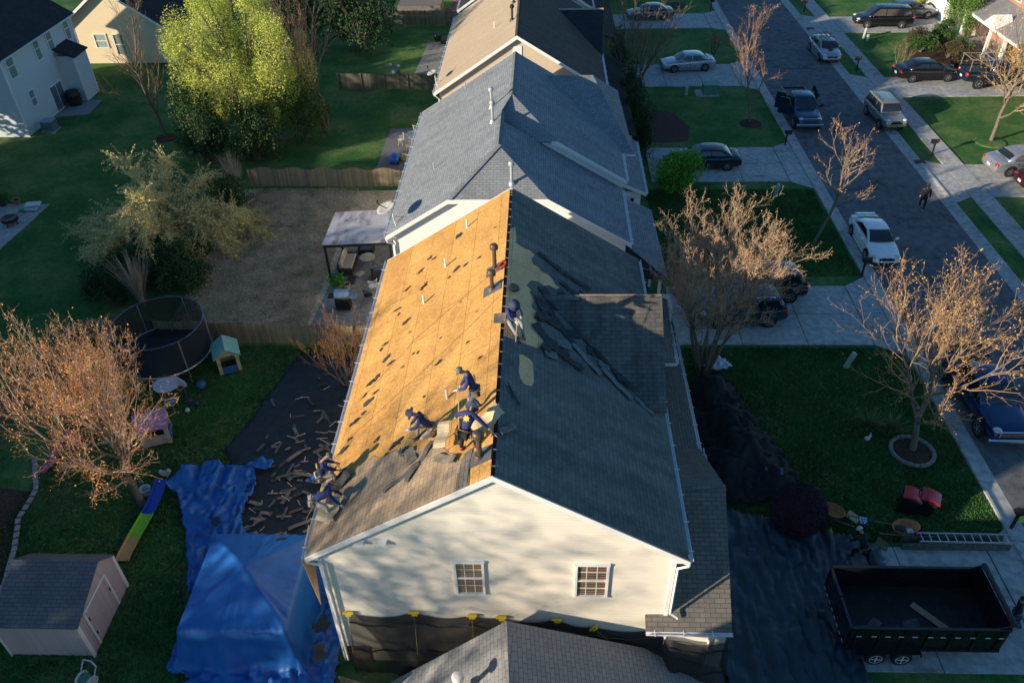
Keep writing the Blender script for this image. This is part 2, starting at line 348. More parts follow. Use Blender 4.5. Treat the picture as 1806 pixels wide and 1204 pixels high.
# ================= HOUSES
def window(root, c, wd, ht, ax, out, mat=None, grid=True, parts=(3, 2), shutters=False):
    """ax 'x' -> window lies in xz plane facing -y (out=-1) or in yz plane (ax 'y') facing +x / -x"""
    def B(mb, du, dv, dn, su, sv, sn):
        if ax == 'x': mb.box((c[0]+du, c[1]+out*dn, c[2]+dv), (su, sn, sv))
        else: mb.box((c[0]+out*dn, c[1]+du, c[2]+dv), (sn, su, sv))
    f = MB(); t = .075
    for s in (-1, 1): B(f, s*(wd/2), 0, .03, t, ht+t-.02, .09)
    for s in (-1, 1): B(f, 0, s*(ht/2), .034, wd+t*1.6, t, .104)
    B(f, 0, 0, .02, wd-t, .06, .07)
    w_ = f.build('window', WHITE, root)
    p = MB(); B(p, 0, 0, .0, wd-.05, ht-.05, .02); p.build('pane', mat or glass(), w_)
    if grid:
        m = MB()
        for k in range(1, parts[0]): B(m, -wd/2+wd*k/parts[0], 0, .014, .022, ht-.08, .02)
        for s in (-1, 1):
            for k in range(1, parts[1]): B(m, 0, s*ht/4+0*k, .013, wd-.08, .022, .02)
        m.build('glazing_bar', WHITE, w_)
    return w_
BLIND = None
def blindglass():
    global BLIND
    if BLIND: return BLIND
    m, t, b = nodes('glass_with_wooden_blind_behind'); wv = N(t, 'ShaderNodeTexWave'); wv.bands_direction = 'Z'; wv.inputs['Scale'].default_value = 3; wv.inputs['Distortion'].default_value = 1.5
    t.links.new(coords(t), wv.inputs['Vector']); t.links.new(ramp(t, wv.outputs['Fac'], [(.2, (.05, .03, .02)), (.6, (.26, .17, .10))]), b.inputs['Base Color'])
    b.inputs['Roughness'].default_value = .35; b.inputs['Coat Weight'].default_value = 1; b.inputs['Coat Roughness'].default_value = .03; BLIND = m; return m
def gutter(root, p0, p1, side=1, mat=GUT, r=.07):
    """open K-style gutter from p0 to p1 (runs along y or x), side = outward sign"""
    p0 = Vector(p0); p1 = Vector(p1); d = (p1-p0).normalized(); n = Vector((-d.y, d.x, 0))*side; g = MB()
    prof = [(0, .10), (0, 0), (.09, 0), (.125, .08), (.125, .105), (.112, .105), (.112, .085), (.085, .012), (.012, .012), (.012, .10)]
    g.prism([p0+n*a+Vector((0, 0, b-.1)) for a, b in prof], p1-p0)
    o = g.build('gutter', mat, root); h = MB(); L = (p1-p0).length; k = int(L/1.1)
    for i in range(k+1):
        q = p0+(p1-p0)*((i+.3)/(k+1)); h.box(q+n*.03+Vector((0, 0, .015)), (.30 if abs(n.x) > .5 else .03, .03 if abs(n.x) > .5 else .30, .014))
    h.each('hanger', GUT, o); return o
def downpipe(root, pts, r=.045, mat=WHITE):
    g = MB()
    for a, b in zip(pts[:-1], pts[1:]):
        g.tube(a, b, r, r, 4); g.ell(b, (r, r, r), 6, 4)
    return g.build('downpipe', mat, root)
def rake(root, pts, th=.20, w=.035, n=(0, -1, 0)):
    """white board following a roof edge: pts = line along the eave->ridge->eave"""
    g = MB(); nv = Vector(n)
    for a, b in zip(pts[:-1], pts[1:]):
        a = Vector(a); b = Vector(b); dz = Vector((0, 0, -th)); g.prism([a, b, b+dz, a+dz], nv*w)
    return g.build('rake_board', WHITE, root)
def cap(root, p0, p1, mat, w=.16, n=None, lift=.02, d1=None, d2=None):
    """ridge cap of overlapping folded tabs"""
    p0 = Vector(p0); p1 = Vector(p1); d = (p1-p0); L = d.length; d.normalize(); s1 = d1; s2 = d2; g = MB(); k = max(2, int(L/.16))
    for i in range(k):
        a = p0+d*(L*i/k); b = p0+d*(L*(i+1.15)/k); up = Vector((0, 0, lift+.012)); up2 = Vector((0, 0, lift))
        for s in (s1, s2): s = Vector(s)*w; g.poly([a+up, b+up2, b+s+up2, a+s+up])
    return g.build('ridge_cap', mat, root)
def wallbox(root, x0, x1, y0, y1, z1, mat, gable=None, name='wall'):
    """gable=(xm,zr) peak in the xz plane on both y ends"""
    g = MB()
    if gable:
        xm, zr = gable; pr = [(x0, -.05), (x1, -.05), (x1, z1), (xm, zr), (x0, z1)]
    else: pr = [(x0, -.05), (x1, -.05), (x1, z1), (x0, z1)]
    g.prism([(x, y0, z) for x, z in pr], (0, y1-y0, 0)); return g.build(name, mat, root)
# ---- H1 : the house being re-roofed
K = .637; XR = -1.3; ZR = 9.72
def zl(x): return ZR-K*(XR-x)
def zr_(x): return ZR-K*(x-XR)
def LP(x, y, h=0): return (x, y, zl(x)+h)
def RP(x, y, h=0): return (x, y, zr_(x)+h)
h1 = thing('house', (0, 0, 0), 0, 'cream sided house being re-roofed with bare orange sheathing on its left slope', 'house')
wallbox(h1, -6.75, 4.02, 14.9, 30.9, 5.98, VINYLC, (XR-.05, 9.45))
g = MB()
for x in (-6.75, 4.02): g.box((x+(-.01 if x > 0 else .01), 14.885, 2.95), (.13, .05, 5.9))
g.each('corner_trim', WHITE, h1)
# deck left, ridge slot open
g = MB(); g.slab([LP(-7.07, 14.72), LP(-7.07, 31.1), LP(XR-.06, 31.1), LP(XR-.06, 14.72)], .10); g.build('roof_deck', OSB, h1)
g = MB(); g.slab([RP(XR+.06, 14.72), RP(XR+.06, 31.1), RP(4.38, 31.1), RP(4.38, 14.72)], .10); g.build('roof_deck', OSB2, h1)
# remaining shingles left (stepped edge with tabs)
edge = [(-7.09, 17.55), (-6.6, 17.7), (-6.0, 17.6), (-5.4, 17.75), (-4.9, 17.5), (-4.55, 17.6), (-4.2, 17.0), (-3.85, 16.95), (-3.45, 17.0), (-3.05, 16.85), (-2.7, 16.35), (-2.35, 15.85), (-2.0, 15.8), (-1.98, 14.7)]
def teeth(ed, st=.17, am=.10, ax=1):
    out = []
    for (xa, ya), (xb, yb) in zip(ed[:-1], ed[1:]):
        n = max(1, int(math.hypot(xb-xa, yb-ya)/st))
        for i in range(n):
            t = i/n; j = am*(1 if len(out) % 4 < 2 else 0)+random.uniform(-.02, .03)
            out.append((xa+(xb-xa)*t, ya+(yb-ya)*t+(j if ax else 0)))
    out.append(ed[-1]); return out
ed = teeth(edge)
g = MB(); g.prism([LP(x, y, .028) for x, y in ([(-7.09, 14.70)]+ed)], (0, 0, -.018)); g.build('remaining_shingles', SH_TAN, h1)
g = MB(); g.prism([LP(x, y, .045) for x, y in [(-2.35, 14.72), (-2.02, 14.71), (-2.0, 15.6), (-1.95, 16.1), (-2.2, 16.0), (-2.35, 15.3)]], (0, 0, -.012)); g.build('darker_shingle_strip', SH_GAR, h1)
# right slope shingles with torn-off patch
tear = [(-1.24, 27.75), (-1.02, 28.16), (-.95, 27.35), (-.97, 27.0), (-.62, 26.9), (-.45, 27.0), (-.22, 26.84), (-.35, 26.5), (-.30, 26.13), (-.05, 26.1), (0.01, 25.93), (.3, 25.95), (.45, 25.8), (.6, 25.5), (.77, 25.49), (.55, 25.2), (.3, 25.2), (.12, 24.99), (-.1, 25.05), (-.37, 24.91), (-.50, 24.48), (-.32, 24.3), (-.40, 24.15), (-.22, 23.8), (-.33, 23.33), (-.12, 23.1), (-.25, 22.72), (.0, 22.4), (.02, 21.96), (.15, 21.5), (-.12, 21.07), (-1.24, 20.83)]
sh = [(-1.24, 14.70), (4.42, 14.70), (4.42, 31.12), (-1.24, 31.12)]+tear
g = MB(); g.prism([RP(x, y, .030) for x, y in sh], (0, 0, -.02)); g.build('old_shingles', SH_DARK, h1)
pb = [(-.71, 20.25), (-.60, 20.36), (-.35, 20.30), (-.26, 20.15), (-.23, 19.25), (-.30, 19.02), (-.52, 18.95), (-.66, 19.15), (-.72, 19.5), (-.69, 19.8)]
g = MB(); g.prism([RP(x, y, .036) for x, y in pb], (0, 0, -.01)); g.build('bare_sheathing_patch', OSB2, h1)
# ridge slot and clips
g = MB(); g.box((XR, 22.9, ZR-.22), (.2, 16.2, .08)); g.build('ridge_beam', DARK, h1)
g = MB()
for k in range(26): g.box((XR+.04, 15.1+k*.62, ZR-.05), (.17, .035, .03), 0, random.uniform(-.2, .2))
g.each('sheathing_clip', STEEL, h1)
rake(h1, [(-7.1, 14.70, zl(-7.1)), (XR, 14.70, ZR+.005), (4.42, 14.70, zr_(4.42))], .21)
rake(h1, [(-7.1, 31.12, zl(-7.1)), (XR, 31.12, ZR+.005), (4.42, 31.12, zr_(4.42))], .21, n=(0, 1, 0))
g = MB(); 
for x, z in ((-6.93, 5.93), (4.22, 5.98)): g.box((x, 22.9, z-.04), (.34, 16.2, .04)); g.box((x, 14.83, z+.03), (.40, .16, .24))
g.each('soffit', WHITE, h1)
gutter(h1, (-7.07, 14.72, zl(-7.07)+.0), (-7.07, 31.1, zl(-7.07)+.0), 1)
gutter(h1, (4.40, 14.72, zr_(4.4)), (4.40, 31.1, zr_(4.4)), -1)
downpipe(h1, [(-7.13, 14.8, 5.95), (-7.05, 14.72, 5.75), (-6.66, 14.78, 5.55), (-6.64, 14.79, .2)])
downpipe(h1, [(4.45, 14.8, 5.95), (4.4, 14.74, 5.78), (4.12, 14.79, 5.6), (4.12, 14.79, 3.25), (4.35, 14.72, 3.1)])
window(h1, (-2.19, 14.9, 4.88), .86, 1.62, 'x', -1, blindglass())
window(h1, (1.57, 14.9, 4.82), .96, 1.62, 'x', -1, blindglass())
for x in (-5.4, -4.72):
    g = MB(); g.prism([(x-.15, 14.9, 6.69), (x-.15, 14.9, 6.52), (x-.15, 14.74, 6.54), (x-.15, 14.76, 6.62)], (.3, 0, 0)); g.box((x, 14.87, 6.6), (.36, .03, .2)); g.build('vent_hood', WHITE, h1)
g = MB(); g.box((-6.3, 14.885, .45), (.9, .05, .9)); g.build('foundation', brick('red_brick', (.14, .05, .035), (.19, .07, .05), (.25, .22, .2)), h1)
# garage wing: gable, ridge along x at y=18.6
g = MB(); GZ = lambda y: 2.80+.515*(y-14.42)
zrg = GZ(18.6)
g.slab([(3.36, 14.42, 2.80), (6.08, 14.42, 2.80), (6.30, 18.6, zrg), (4.03, 18.6, zrg), (4.03, 14.9, GZ(14.9)), (3.36, 14.88, GZ(14.88))], .12); wing = g.build('garage_roof', SH_GAR, h1)
g = MB(); g.slab([(4.03, 18.605, zrg-.005), (6.30, 18.605, zrg-.005), (6.2, 22.2, zrg-1.86), (4.03, 22.2, zrg-1.86)], .12); g.build('garage_roof', SH_GAR, h1)
cap(h1, (4.05, 18.6, zrg), (6.28, 18.6, zrg), SH_GAR, .17, d1=(0, -.89, -.45), d2=(0, .89, -.45))
g = MB(); g.prism([(6.0, 14.6, -.05), (6.0, 22.0, -.05), (6.0, 22.0, 2.9), (6.0, 18.6, 4.75), (6.0, 14.6, 2.7)], (-1.98, 0, 0)); g.build('garage_wall', VINYLC, h1)
gutter(h1, (3.36, 14.42, 2.80), (6.10, 14.42, 2.80), -1)
downpipe(h1, [(5.45, 14.34, 2.7), (5.45, 14.4, 2.5), (5.45, 14.52, 2.4), (5.45, 14.52, .1)])
# porch roof
g = MB(); g.slab([(4.03, 19.6, 3.85), (6.2, 19.6, 2.9), (6.2, 29.6, 2.9), (4.03, 29.6, 3.85)], .1); g.build('porch_roof', shingle('porch_shingle', (.12, .125, .12), (.155, .155, .15), w=.34, h=.15), h1)
gutter(h1, (6.2, 21.3, 2.9), (6.2, 29.6, 2.9), -1)
g = MB()
for y in (22.2, 25.2, 29.2): g.box((5.95, y, 1.4), (.14, .14, 2.8))
g.each('porch_post', WHITE, h1)
g = MB(); g.box((5.0, 25.5, .12), (2.1, 8.2, .24)); g.build('porch_floor', CONC, h1)
g = MB(); g.box((5.0, 30.2, 2.2), (1.9, 1.2, 4.4)); g.build('bay_wall', VINYLC, h1)
g = MB(); g.slab([(4.4, 25.55, 5.0), (5.55, 25.55, 4.6), (5.75, 30.1, 4.6), (4.4, 30.1, 5.0)], .1); g.build('pent_roof', SH_GAR, h1)
gutter(h1, (5.57, 25.6, 4.6), (5.57, 30.1, 4.6), -1); gutter(h1, (4.5, 25.55, 4.62), (5.6, 25.55, 4.62), -1)
# cross gable
CY, CZ = 24.27, 8.86
def cgz(y): return CZ-.69*abs(y-CY)
vx = lambda z: XR+(ZR-z)/K
g = MB(); g.prism([(vx(CZ)-.05, CY, CZ+.06), (4.42, CY, CZ+.06), (4.42, 20.72, cgz(20.72)+.06), (vx(cgz(20.72))-.02, 20.72, cgz(20.72)+.06)], (0, 0, -.1)); g.build('cross_gable_roof', shingle('stained_shingle', (.13, .125, .115), (.18, .17, .155), w=.36, h=.16, mort=.45, streak=.6), h1)
g = MB(); g.prism([(vx(CZ)-.05, CY+.005, CZ+.055), (4.42, CY+.005, CZ+.055), (4.42, 27.8, cgz(27.8)+.06), (vx(cgz(27.8))-.02, 27.8, cgz(27.8)+.06)], (0, 0, -.1)); g.build('cross_gable_roof', SH_DARK, h1)
g = MB(); g.prism([(4.25, 20.9, 3.8), (4.25, 27.6, 3.8), (4.25, 27.6, cgz(27.6)-.05), (4.25, CY, CZ-.05), (4.25, 20.9, cgz(20.9)-.05)], (-1.6, 0, 0)); g.build('cross_gable_wall', VINYLC, h1)
cap(h1, (.1, CY, CZ+.05), (1.35, CY, CZ+.05), SH_DARK, .17, d1=(0, -.82, -.57), d2=(0, .82, -.57))
g = MB(); g.box((2.9, CY, CZ+.085), (3.0, .05, .02)); g.build('lumber_batten', plain('raw_wood', (.42, .26, .14), .8), h1)
window(h1, (4.27, 24.3, 5.6), 1.2, 1.4, 'y', 1)
# ---- H2
h2 = thing('house', (0, 0, 0), 0, 'white gabled house with clipped grey shingle roof behind the bare roof', 'house')
XW0, XW1 = -7.35, 4.1
def z2(x): return 5.65+.63*(x+7.62)
a1 = (-2.12, 36.8, z2(-2.12)); zn = z2(-2.12); zb = z2(-4.45); xbr = -2.12+(zn-zb)/.60
def z2r(x): return zn-.60*(x+2.12)
g = MB(); g.prism([(XW0, 34.2, -.05), (XW1, 34.2, -.05), (XW1, 34.2, z2r(XW1)-.1), (xbr, 34.2, zb-.12), (-4.45, 34.2, zb-.12), (XW0, 34.2, z2(XW0)-.1)], (0, 5.4, 0)); g.build('wall', VINYLW, h2)
zf = z2(-1.6); zfb = zf-1.45; xfl = -1.6-(zf-zfb)/.63; xfr = -1.6+(zf-zfb)/.60
def z2f(x): return zf-.60*(x+1.6)
g = MB(); g.prism([(XW0, 39.7, -.05), (4.35, 39.7, -.05), (4.35, 39.7, z2f(4.35)-.1), (xfr, 39.7, zfb-.1), (xfl, 39.7, zfb-.1), (XW0, 39.7, z2(XW0)-.12)], (0, 9.3, 0)); g.build('wall', VINYLW, h2)
YF = 33.95
g = MB(); g.slab([(-7.62, YF, 5.65), (-4.45, YF, zb), a1, (-2.12, 41.0, zn), (-1.6, 42.5, zf), (-1.6, 49.2, zf), (-7.62, 49.2, 5.65)], .1); g.build('roof_slope', SH_GREY, h2)
g = MB(); g.slab([(-4.45, YF, zb), (xbr, YF, zb), a1], .1); g.build('clipped_roof_end', SH_GREY2, h2)
g = MB(); g.slab([a1, (xbr, YF, zb), (4.38, YF, z2r(4.38)), (4.38, 39.75, z2r(4.38)), (-2.12, 39.75, zn)], .1); g.build('roof_slope', SH_GREY, h2)
g = MB(); g.slab([(-1.6, 42.5, zf), (xfr, 39.55, zfb), (4.6, 39.55, z2f(4.6)), (4.6, 49.2, z2f(4.6)), (-1.6, 49.2, zf)], .1); g.build('roof_slope', SH_GREY, h2)
g = MB(); g.slab([(-1.6, 42.5, zf), (xfl-.05, 39.55, zfb-.03), (xfr, 39.55, zfb)], .08); g.build('clipped_roof_end', SH_GREY2, h2)
cap(h2, a1, (-2.12, 41, zn), SH_GREY, .2, d1=(-.85, 0, -.53), d2=(.86, 0, -.51)); cap(h2, (-1.6, 42.5, zf), (-1.6, 49.2, zf), SH_GREY, .2, d1=(-.85, 0, -.53), d2=(.86, 0, -.51))
cap(h2, (-4.45, YF, zb), a1, SH_GREY, .2, d1=(-.8, .5, -.45), d2=(.75, -.6, -.1))
rake(h2, [(-7.66, YF-.01, 5.63), (-4.45, YF-.01, zb), (xbr, YF-.01, zb), (4.42, YF-.01, z2r(4.42))], .22)
rake(h2, [(xfr-.3, 39.54, zfb), (xfr, 39.54, zfb), (4.64, 39.54, z2f(4.64))], .22)
rake(h2, [(-7.66, 49.2, 5.63), (-1.6, 49.2, zf), (4.64, 49.2, z2f(4.64))], .22, n=(0, 1, 0))
gutter(h2, (-7.62, 33.95, 5.65), (-7.62, 49.2, 5.65), 1); gutter(h2, (4.38, 33.95, z2r(4.38)), (4.38, 39.5, z2r(4.38)), -1); gutter(h2, (4.6, 39.6, z2f(4.6)), (4.6, 43.0, z2f(4.6)), -1)
g = MB()
for x in (XW0, XW1): g.box((x, 34.18, 2.5), (.12, .06, 5.0))
g.each('corner_trim', WHITE, h2)
downpipe(h2, [(-7.68, 34.0, 5.5), (-7.6, 33.95, 5.3), (-7.3, 34.12, 5.1), (-7.3, 34.12, .2)])
# cross wing with hip end
wz = 8.30; wy = 48.2
g = MB(); g.slab([(.1, wy, wz), (3.1, wy, wz), (4.75, wy+1.2, 6.9), (5.35, 43.2, 5.5), (4.5, 43.2, 5.5), (4.55, 43.3, 5.55)], .1); g.build('cross_wing_roof', SH_GREY, h2)
g = MB(); g.slab([(3.1, wy, wz+.002), (4.9, wy+2.9, 5.9), (4.9, wy-2.2, 6.25)], .1); g.build('cross_wing_roof', SH_GREY, h2)
g = MB(); g.slab([(.1, wy+.01, wz-.01), (3.1, wy+.01, wz-.01), (4.9, wy+2.9, 5.9), (4.4, 51.6, 5.7)], .1); g.build('cross_wing_roof', SH_GREY, h2)
cap(h2, (.1, wy, wz), (3.1, wy, wz), SH_GREY, .17, d1=(0, -.85, -.5), d2=(0, .85, -.5))
g = MB(); g.box((3.6, 47.0, 2.8), (2.6, 7.0, 5.3)); g.build('wall', VINYLW, h2)
gutter(h2, (4.55, 43.2, 5.52), (5.4, 43.2, 5.52), -1)
g = MB(); g.slab([(4.7, 43.1, 3.75), (6.2, 43.1, 3.1), (6.25, 50.3, 3.1), (4.9, 50.3, 3.75)], .1); g.build('porch_roof', SH_GREY, h2)
rake(h2, [(4.7, 43.08, 3.75), (6.24, 43.08, 3.08)], .2); gutter(h2, (6.22, 43.1, 3.1), (6.27, 50.3, 3.1), -1)
g = MB(); g.box((5.3, 46.8, 1.5), (1.3, 6.9, 3.1)); ww = g.build('wall', VINYLW, h2)
for x in (4.95, 5.45): window(h2, (x, 43.35, 2.2), .28, 1.0, 'x', -1, grid=False)
# front porch / bay roof with hip ridge
g = MB(); g.slab([(4.12, 41.6, 3.9), (4.12, 36.4, 3.9), (6.45, 34.2, 2.95), (6.35, 41.3, 2.95)], .1); g.build('porch_roof', SH_GREY, h2)
g = MB(); g.slab([(4.12, 36.4, 3.9), (6.45, 34.2, 2.95), (4.12, 34.4, 2.95)], .08); g.build('porch_roof', SH_BLK, h2)
g = MB()
for y in (34.5, 37.8, 41.0): g.box((6.1, y, 1.45), (.15, .15, 2.9))
g.each('porch_post', WHITE, h2)
# ---- H3, H4
def simple_house(label, y0, y1, zr, wall, roofL, roofR, xr=-1.55, xl=-7.05, xe=4.3, kl=.66, kr=.62):
    h = thing('house', (0, 0, 0), 0, label, 'house'); zle = zr-kl*(xr-xl); zre = zr-kr*(xe-xr)
    wallbox(h, xl+.3, xe-.3, y0, y1, min(zle, zre), wall, (xr, zr-.22))
    g = MB(); g.slab([(xl, y0-.25, zle), (xl, y1+.25, zle), (xr, y1+.25, zr), (xr, y0-.25, zr)], .1); g.build('roof_slope', roofL, h)
    g = MB(); g.slab([(xr, y0-.25, zr), (xr, y1+.25, zr), (xe, y1+.25, zre), (xe, y0-.25, zre)], .1); g.build('roof_slope', roofR, h)
    cap(h, (xr, y0-.2, zr), (xr, y1+.2, zr), roofR, .18, d1=(-.84, 0, -.54), d2=(.86, 0, -.51))
    rake(h, [(xl-.04, y0-.26, zle), (xr, y0-.26, zr), (xe+.04, y0-.26, zre)], .22)
    rake(h, [(xl-.04, y1+.25, zle), (xr, y1+.25, zr), (xe+.04, y1+.25, zre)], .22, n=(0, 1, 0))
    gutter(h, (xl, y0-.25, zle), (xl, y1+.25, zle), 1); gutter(h, (xe, y0-.25, zre), (xe, y0+9.5, zre), -1)
    downpipe(h, [(xl-.06, y0-.2, zle-.1), (xl+.28, y0-.06, zle-.5), (xl+.28, y0-.06, .2)]); downpipe(h, [(xe+.06, y0-.2, zre-.1), (xe-.25, y0-.06, zre-.5), (xe-.25, y0-.06, .2)])
    return h, zle, zre
h3, zle3, zre3 = simple_house('tan roofed house with a beige gable beyond the grey roofed house', 51.5, 67.3, 9.75, VINYLT, SH_BRN, shingle('brown_charcoal_shingle', (.085, .075, .066), (.115, .10, .088), w=.3, h=.14, mort=.6))
g = MB(); g.box((-1.55, 51.48, 8.55), (.56, .05, .95)); g.build('gable_vent', WHITE, h3)
g = MB(); g.slab([(1.2, 62.8, 8.02), (4.6, 62.8, 8.02), (4.6, 57.6, 4.9), (4.5, 57.6, 4.95), (4.3, 58, 6.1)], .1); g.build('cross_gable_roof', SH_BLK, h3)
g = MB(); g.slab([(1.2, 62.805, 8.0), (4.6, 62.805, 8.0), (4.6, 67.2, 5.2), (4.2, 67.2, 5.9)], .1); g.build('cross_gable_roof', SH_BLK, h3)
cap(h3, (1.2, 62.8, 8.02), (4.6, 62.8, 8.02), SH_BRN, .18, d1=(0, -.85, -.5), d2=(0, .85, -.5))
g = MB(); g.box((4.1, 62.6, 3), (.9, 8.6, 5.2)); g.build('wall', VINYLT, h3)
g = MB(); g.slab([(4.1, 51.6, 3.9), (6.4, 51.2, 3.0), (6.4, 66.0, 3.0), (4.1, 66, 3.9)], .1); g.build('porch_roof', SH_BLK, h3)
g = MB(); 
for y in (52, 56, 60, 65): g.box((6.1, y, 1.45), (.15, .15, 2.9))
g.each('porch_post', WHITE, h3)
h4, _, _ = simple_house('grey house at the far end of the row with a charcoal roof', 70.2, 85.5, 9.6, VINYLG, SH_BLK, SH_BLK)
g = MB(); g.slab([(4.1, 71.0, 3.9), (6.6, 71.0, 3.0), (6.6, 84.0, 3.0), (4.1, 84, 3.9)], .1); g.build('porch_roof', SH_BLK, h4)
h5, _, _ = simple_house('beige house past the far end of the row', 88.5, 103, 9.6, VINYLT, SH_BRN, SH_GREY)
# ---- H0 (near, rotated)
h0 = thing('house', (-1.06, 14.3, 0), R_(4), 'low grey shingled roof of the nearest house at the bottom of the photo', 'house')
g = MB(); zz = 3.47; hw = 4.15
g.slab([(-hw, -16, zz-.82*hw), (-hw, 0, zz-.82*hw), (0, 0, zz), (0, -16, zz)], .12); SH0 = shingle('light_grey_shingle', (.25, .26, .27), (.30, .305, .31), w=.33, h=.15, mort=.45, streak=.12); g.build('roof_slope', SH0, h0)
g = MB(); g.slab([(0, -16, zz), (0, 0, zz), (hw+3, 0, zz-.42*(hw+3.2)), (hw+3, -16, zz-.42*(hw+3.2))], .12); g.build('roof_slope', SH0, h0)
g = MB(); g.prism([(-hw+.3, -.3, -.05), (hw+2.7, -.3, -.05), (hw+2.7, -.3, zz-.42*(hw+2.7)-.16), (0, -.3, zz-.2), (-hw+.3, -.3, zz-.82*(hw-.3)-.2)], (0, -15.5, 0)); g.build('wall', VINYLT, h0)
cap(h0, (0, 0, zz), (0, -16, zz), SH0, .2, d1=(-.84, 0, -.54), d2=(.91, 0, -.41))
# main_block: two-storey part of H0, south of the low wing
g = MB(); g.prism([(-5.6, -6.2, -.05), (5.4, -6.2, -.05), (5.4, -6.2, 5.9), (-.1, -6.2, 9.3), (-5.6, -6.2, 5.9)], (0, -14, 0)); g.build('main_wall', VINYLT, h0)
g = MB(); g.slab([(-6.0, -6.0, 5.9), (-.1, -6.0, 9.6), (-.1, -20.5, 9.6), (-6.0, -20.5, 5.9)], .12); g.slab([(-.1, -6.0, 9.6), (5.8, -6.0, 5.9), (5.8, -20.5, 5.9), (-.1, -20.5, 9.6)], .12); g.build('main_roof', SH0, h0)
# ---- top-left two-storey house
ht = thing('house', (0, 0, 0), 0, 'two-storey grey-blue sided house with a dark roof at the top left', 'house')
wallbox(ht, -48.8, -40.4, 58.6, 69.75, 6.25, VINYLG)
g = MB(); g.prism([(-48.8, 58.59, 6.2), (-40.4, 58.59, 6.2), (-44.6, 58.59, 8.9)], (0, 11.15, 0)); g.build('gable_wall', VINYLG, ht)
g = MB(); g.slab([(-40.0, 58.2, 6.1), (-40.0, 70.1, 6.1), (-44.6, 70.1, 9.1), (-44.6, 58.2, 9.1)], .12); g.build('roof_slope', SH_BLK, ht)
g = MB(); g.slab([(-44.6, 58.2, 9.1), (-44.6, 70.1, 9.1), (-49.2, 70.1, 6.1), (-49.2, 58.2, 6.1)], .12); g.build('roof_slope', SH_BLK, ht)
gutter(ht, (-40.0, 58.2, 6.08), (-40.0, 70.1, 6.08), -1)
g = MB()
for y in (58.62, 69.73): g.box((-40.38, y, 3.1), (.08, .14, 6.2))
g.each('corner_trim', WHITE, ht)
PG = plain('pane_with_white_blind', (.22, .30, .30), .15, var=.1, coat=1, bstr=0)
for y in (59.7, 63.7, 65.8, 68.8): window(ht, (-40.38, y, 5.2), 1.0 if y < 60 else .85, 1.75, 'y', 1, PG, False)
window(ht, (-40.38, 60.8, 2.3), .75, 1.25, 'y', 1, PG, False)
g = MB(); g.box((-40.37, 64.25, 1.1), (.06, 1.9, 2.15)); dd_ = g.build('patio_door', WHITE, ht)
for k in (-.46, .46): g = MB(); g.box((-40.33, 64.25+k, 1.1), (.02, .82, 1.95)); g.each('pane', plain('door_glass', (.10, .17, .22), .1, coat=1, bstr=0), dd_)
g = MB(); g.box((-39.7, 67.0, 1.9), (1.4, 2.1, 3.8)); g.build('bump_out_wall', VINYLG, ht)
g = MB(); g.slab([(-40.4, 65.7, 4.5), (-38.8, 65.7, 3.8), (-38.8, 68.3, 3.8), (-40.4, 68.3, 4.5)], .1); g.build('bump_out_roof', SH_BLK, ht)
g = MB()
for y in (65.95, 68.05): g.box((-39.0, y, 1.9), (.12, .12, 3.8))
g.each('corner_trim', WHITE, ht)
downpipe(ht, [(-40.0, 69.9, 6.0), (-40.3, 69.85, 5.8), (-40.3, 69.85, .2)])
# ---- yellow gabled house
hy = thing('house', (0, 0, 0), 0, 'single-storey yellow sided house with a sunlit gable at the top left', 'house')
VY = siding('pale_yellow_siding', (.72, .60, .42), .18)
wallbox(hy, -45, -34.4, 75.2, 92, 3.1, VY, (-39.7, 6.8))
RB = shingle('red_brown_shingle', (.16, .085, .06), (.19, .10, .07)); 
g = MB(); g.slab([(-45.4, 74.7, 2.95), (-45.4, 92.5, 2.95), (-39.7, 92.5, 7.0), (-39.7, 74.7, 7.0)], .12); g.build('roof_slope', RB, hy)
g = MB(); g.slab([(-39.7, 74.7, 7.0), (-39.7, 92.5, 7.0), (-34.0, 92.5, 2.95), (-34.0, 74.7, 2.95)], .12); g.build('roof_slope', SH_BLK, hy)
rake(hy, [(-45.4, 74.69, 2.95), (-39.7, 74.69, 7.0), (-34.0, 74.69, 2.95)], .25)
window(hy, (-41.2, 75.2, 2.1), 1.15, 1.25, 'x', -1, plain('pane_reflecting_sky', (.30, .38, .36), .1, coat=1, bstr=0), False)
window(hy, (-39.5, 75.2, 1.75), .95, 1.9, 'x', -1, plain('pane_half_blind', (.16, .20, .19), .1, coat=1, bstr=0), False)
# ---- brick house right
hb = thing('house', (0, 0, 0), 0, 'red brick house with white garage door and columned porch at the top right', 'house')
BR = brick('orange_brick', (.36, .13, .08), (.44, .18, .11), (.45, .38, .32))
wallbox(hb, 40.3, 54, 79.8, 89.5, 3.2, siding('white_clapboard', (.74, .71, .66)))
g = MB(); g.box((40.27, 84.3, 1.2), (.08, 5.0, 2.4)); gd = g.build('garage_door', WHITE, hb)
g = MB()
for k in range(8): g.box((40.22, 82.1+k*.63, 2.1), (.03, .4, .28))
g.each('pane', glass(), gd)
g = MB()
for y in (81.6, 87.0): g.box((40.26, y, 1.4), (.12, .22, 2.9))
g.box((40.26, 84.3, 2.62), (.12, 5.6, .3)); g.build('door_surround', WHITE, hb)
g = MB(); g.slab([(39.8, 79.3, 3.2), (39.8, 90, 3.2), (46, 90, 6.4), (46, 79.3, 6.4)], .15); g.build('garage_roof', SH_BRN, hb)
wallbox(hb, 42.6, 56, 60.5, 79.8, 6.4, BR)
g = MB(); g.slab([(42.1, 60, 6.3), (42.1, 80.3, 6.3), (49.5, 80.3, 10.2), (49.5, 60, 10.2)], .15); g.build('roof_slope', SH_BRN, hb)
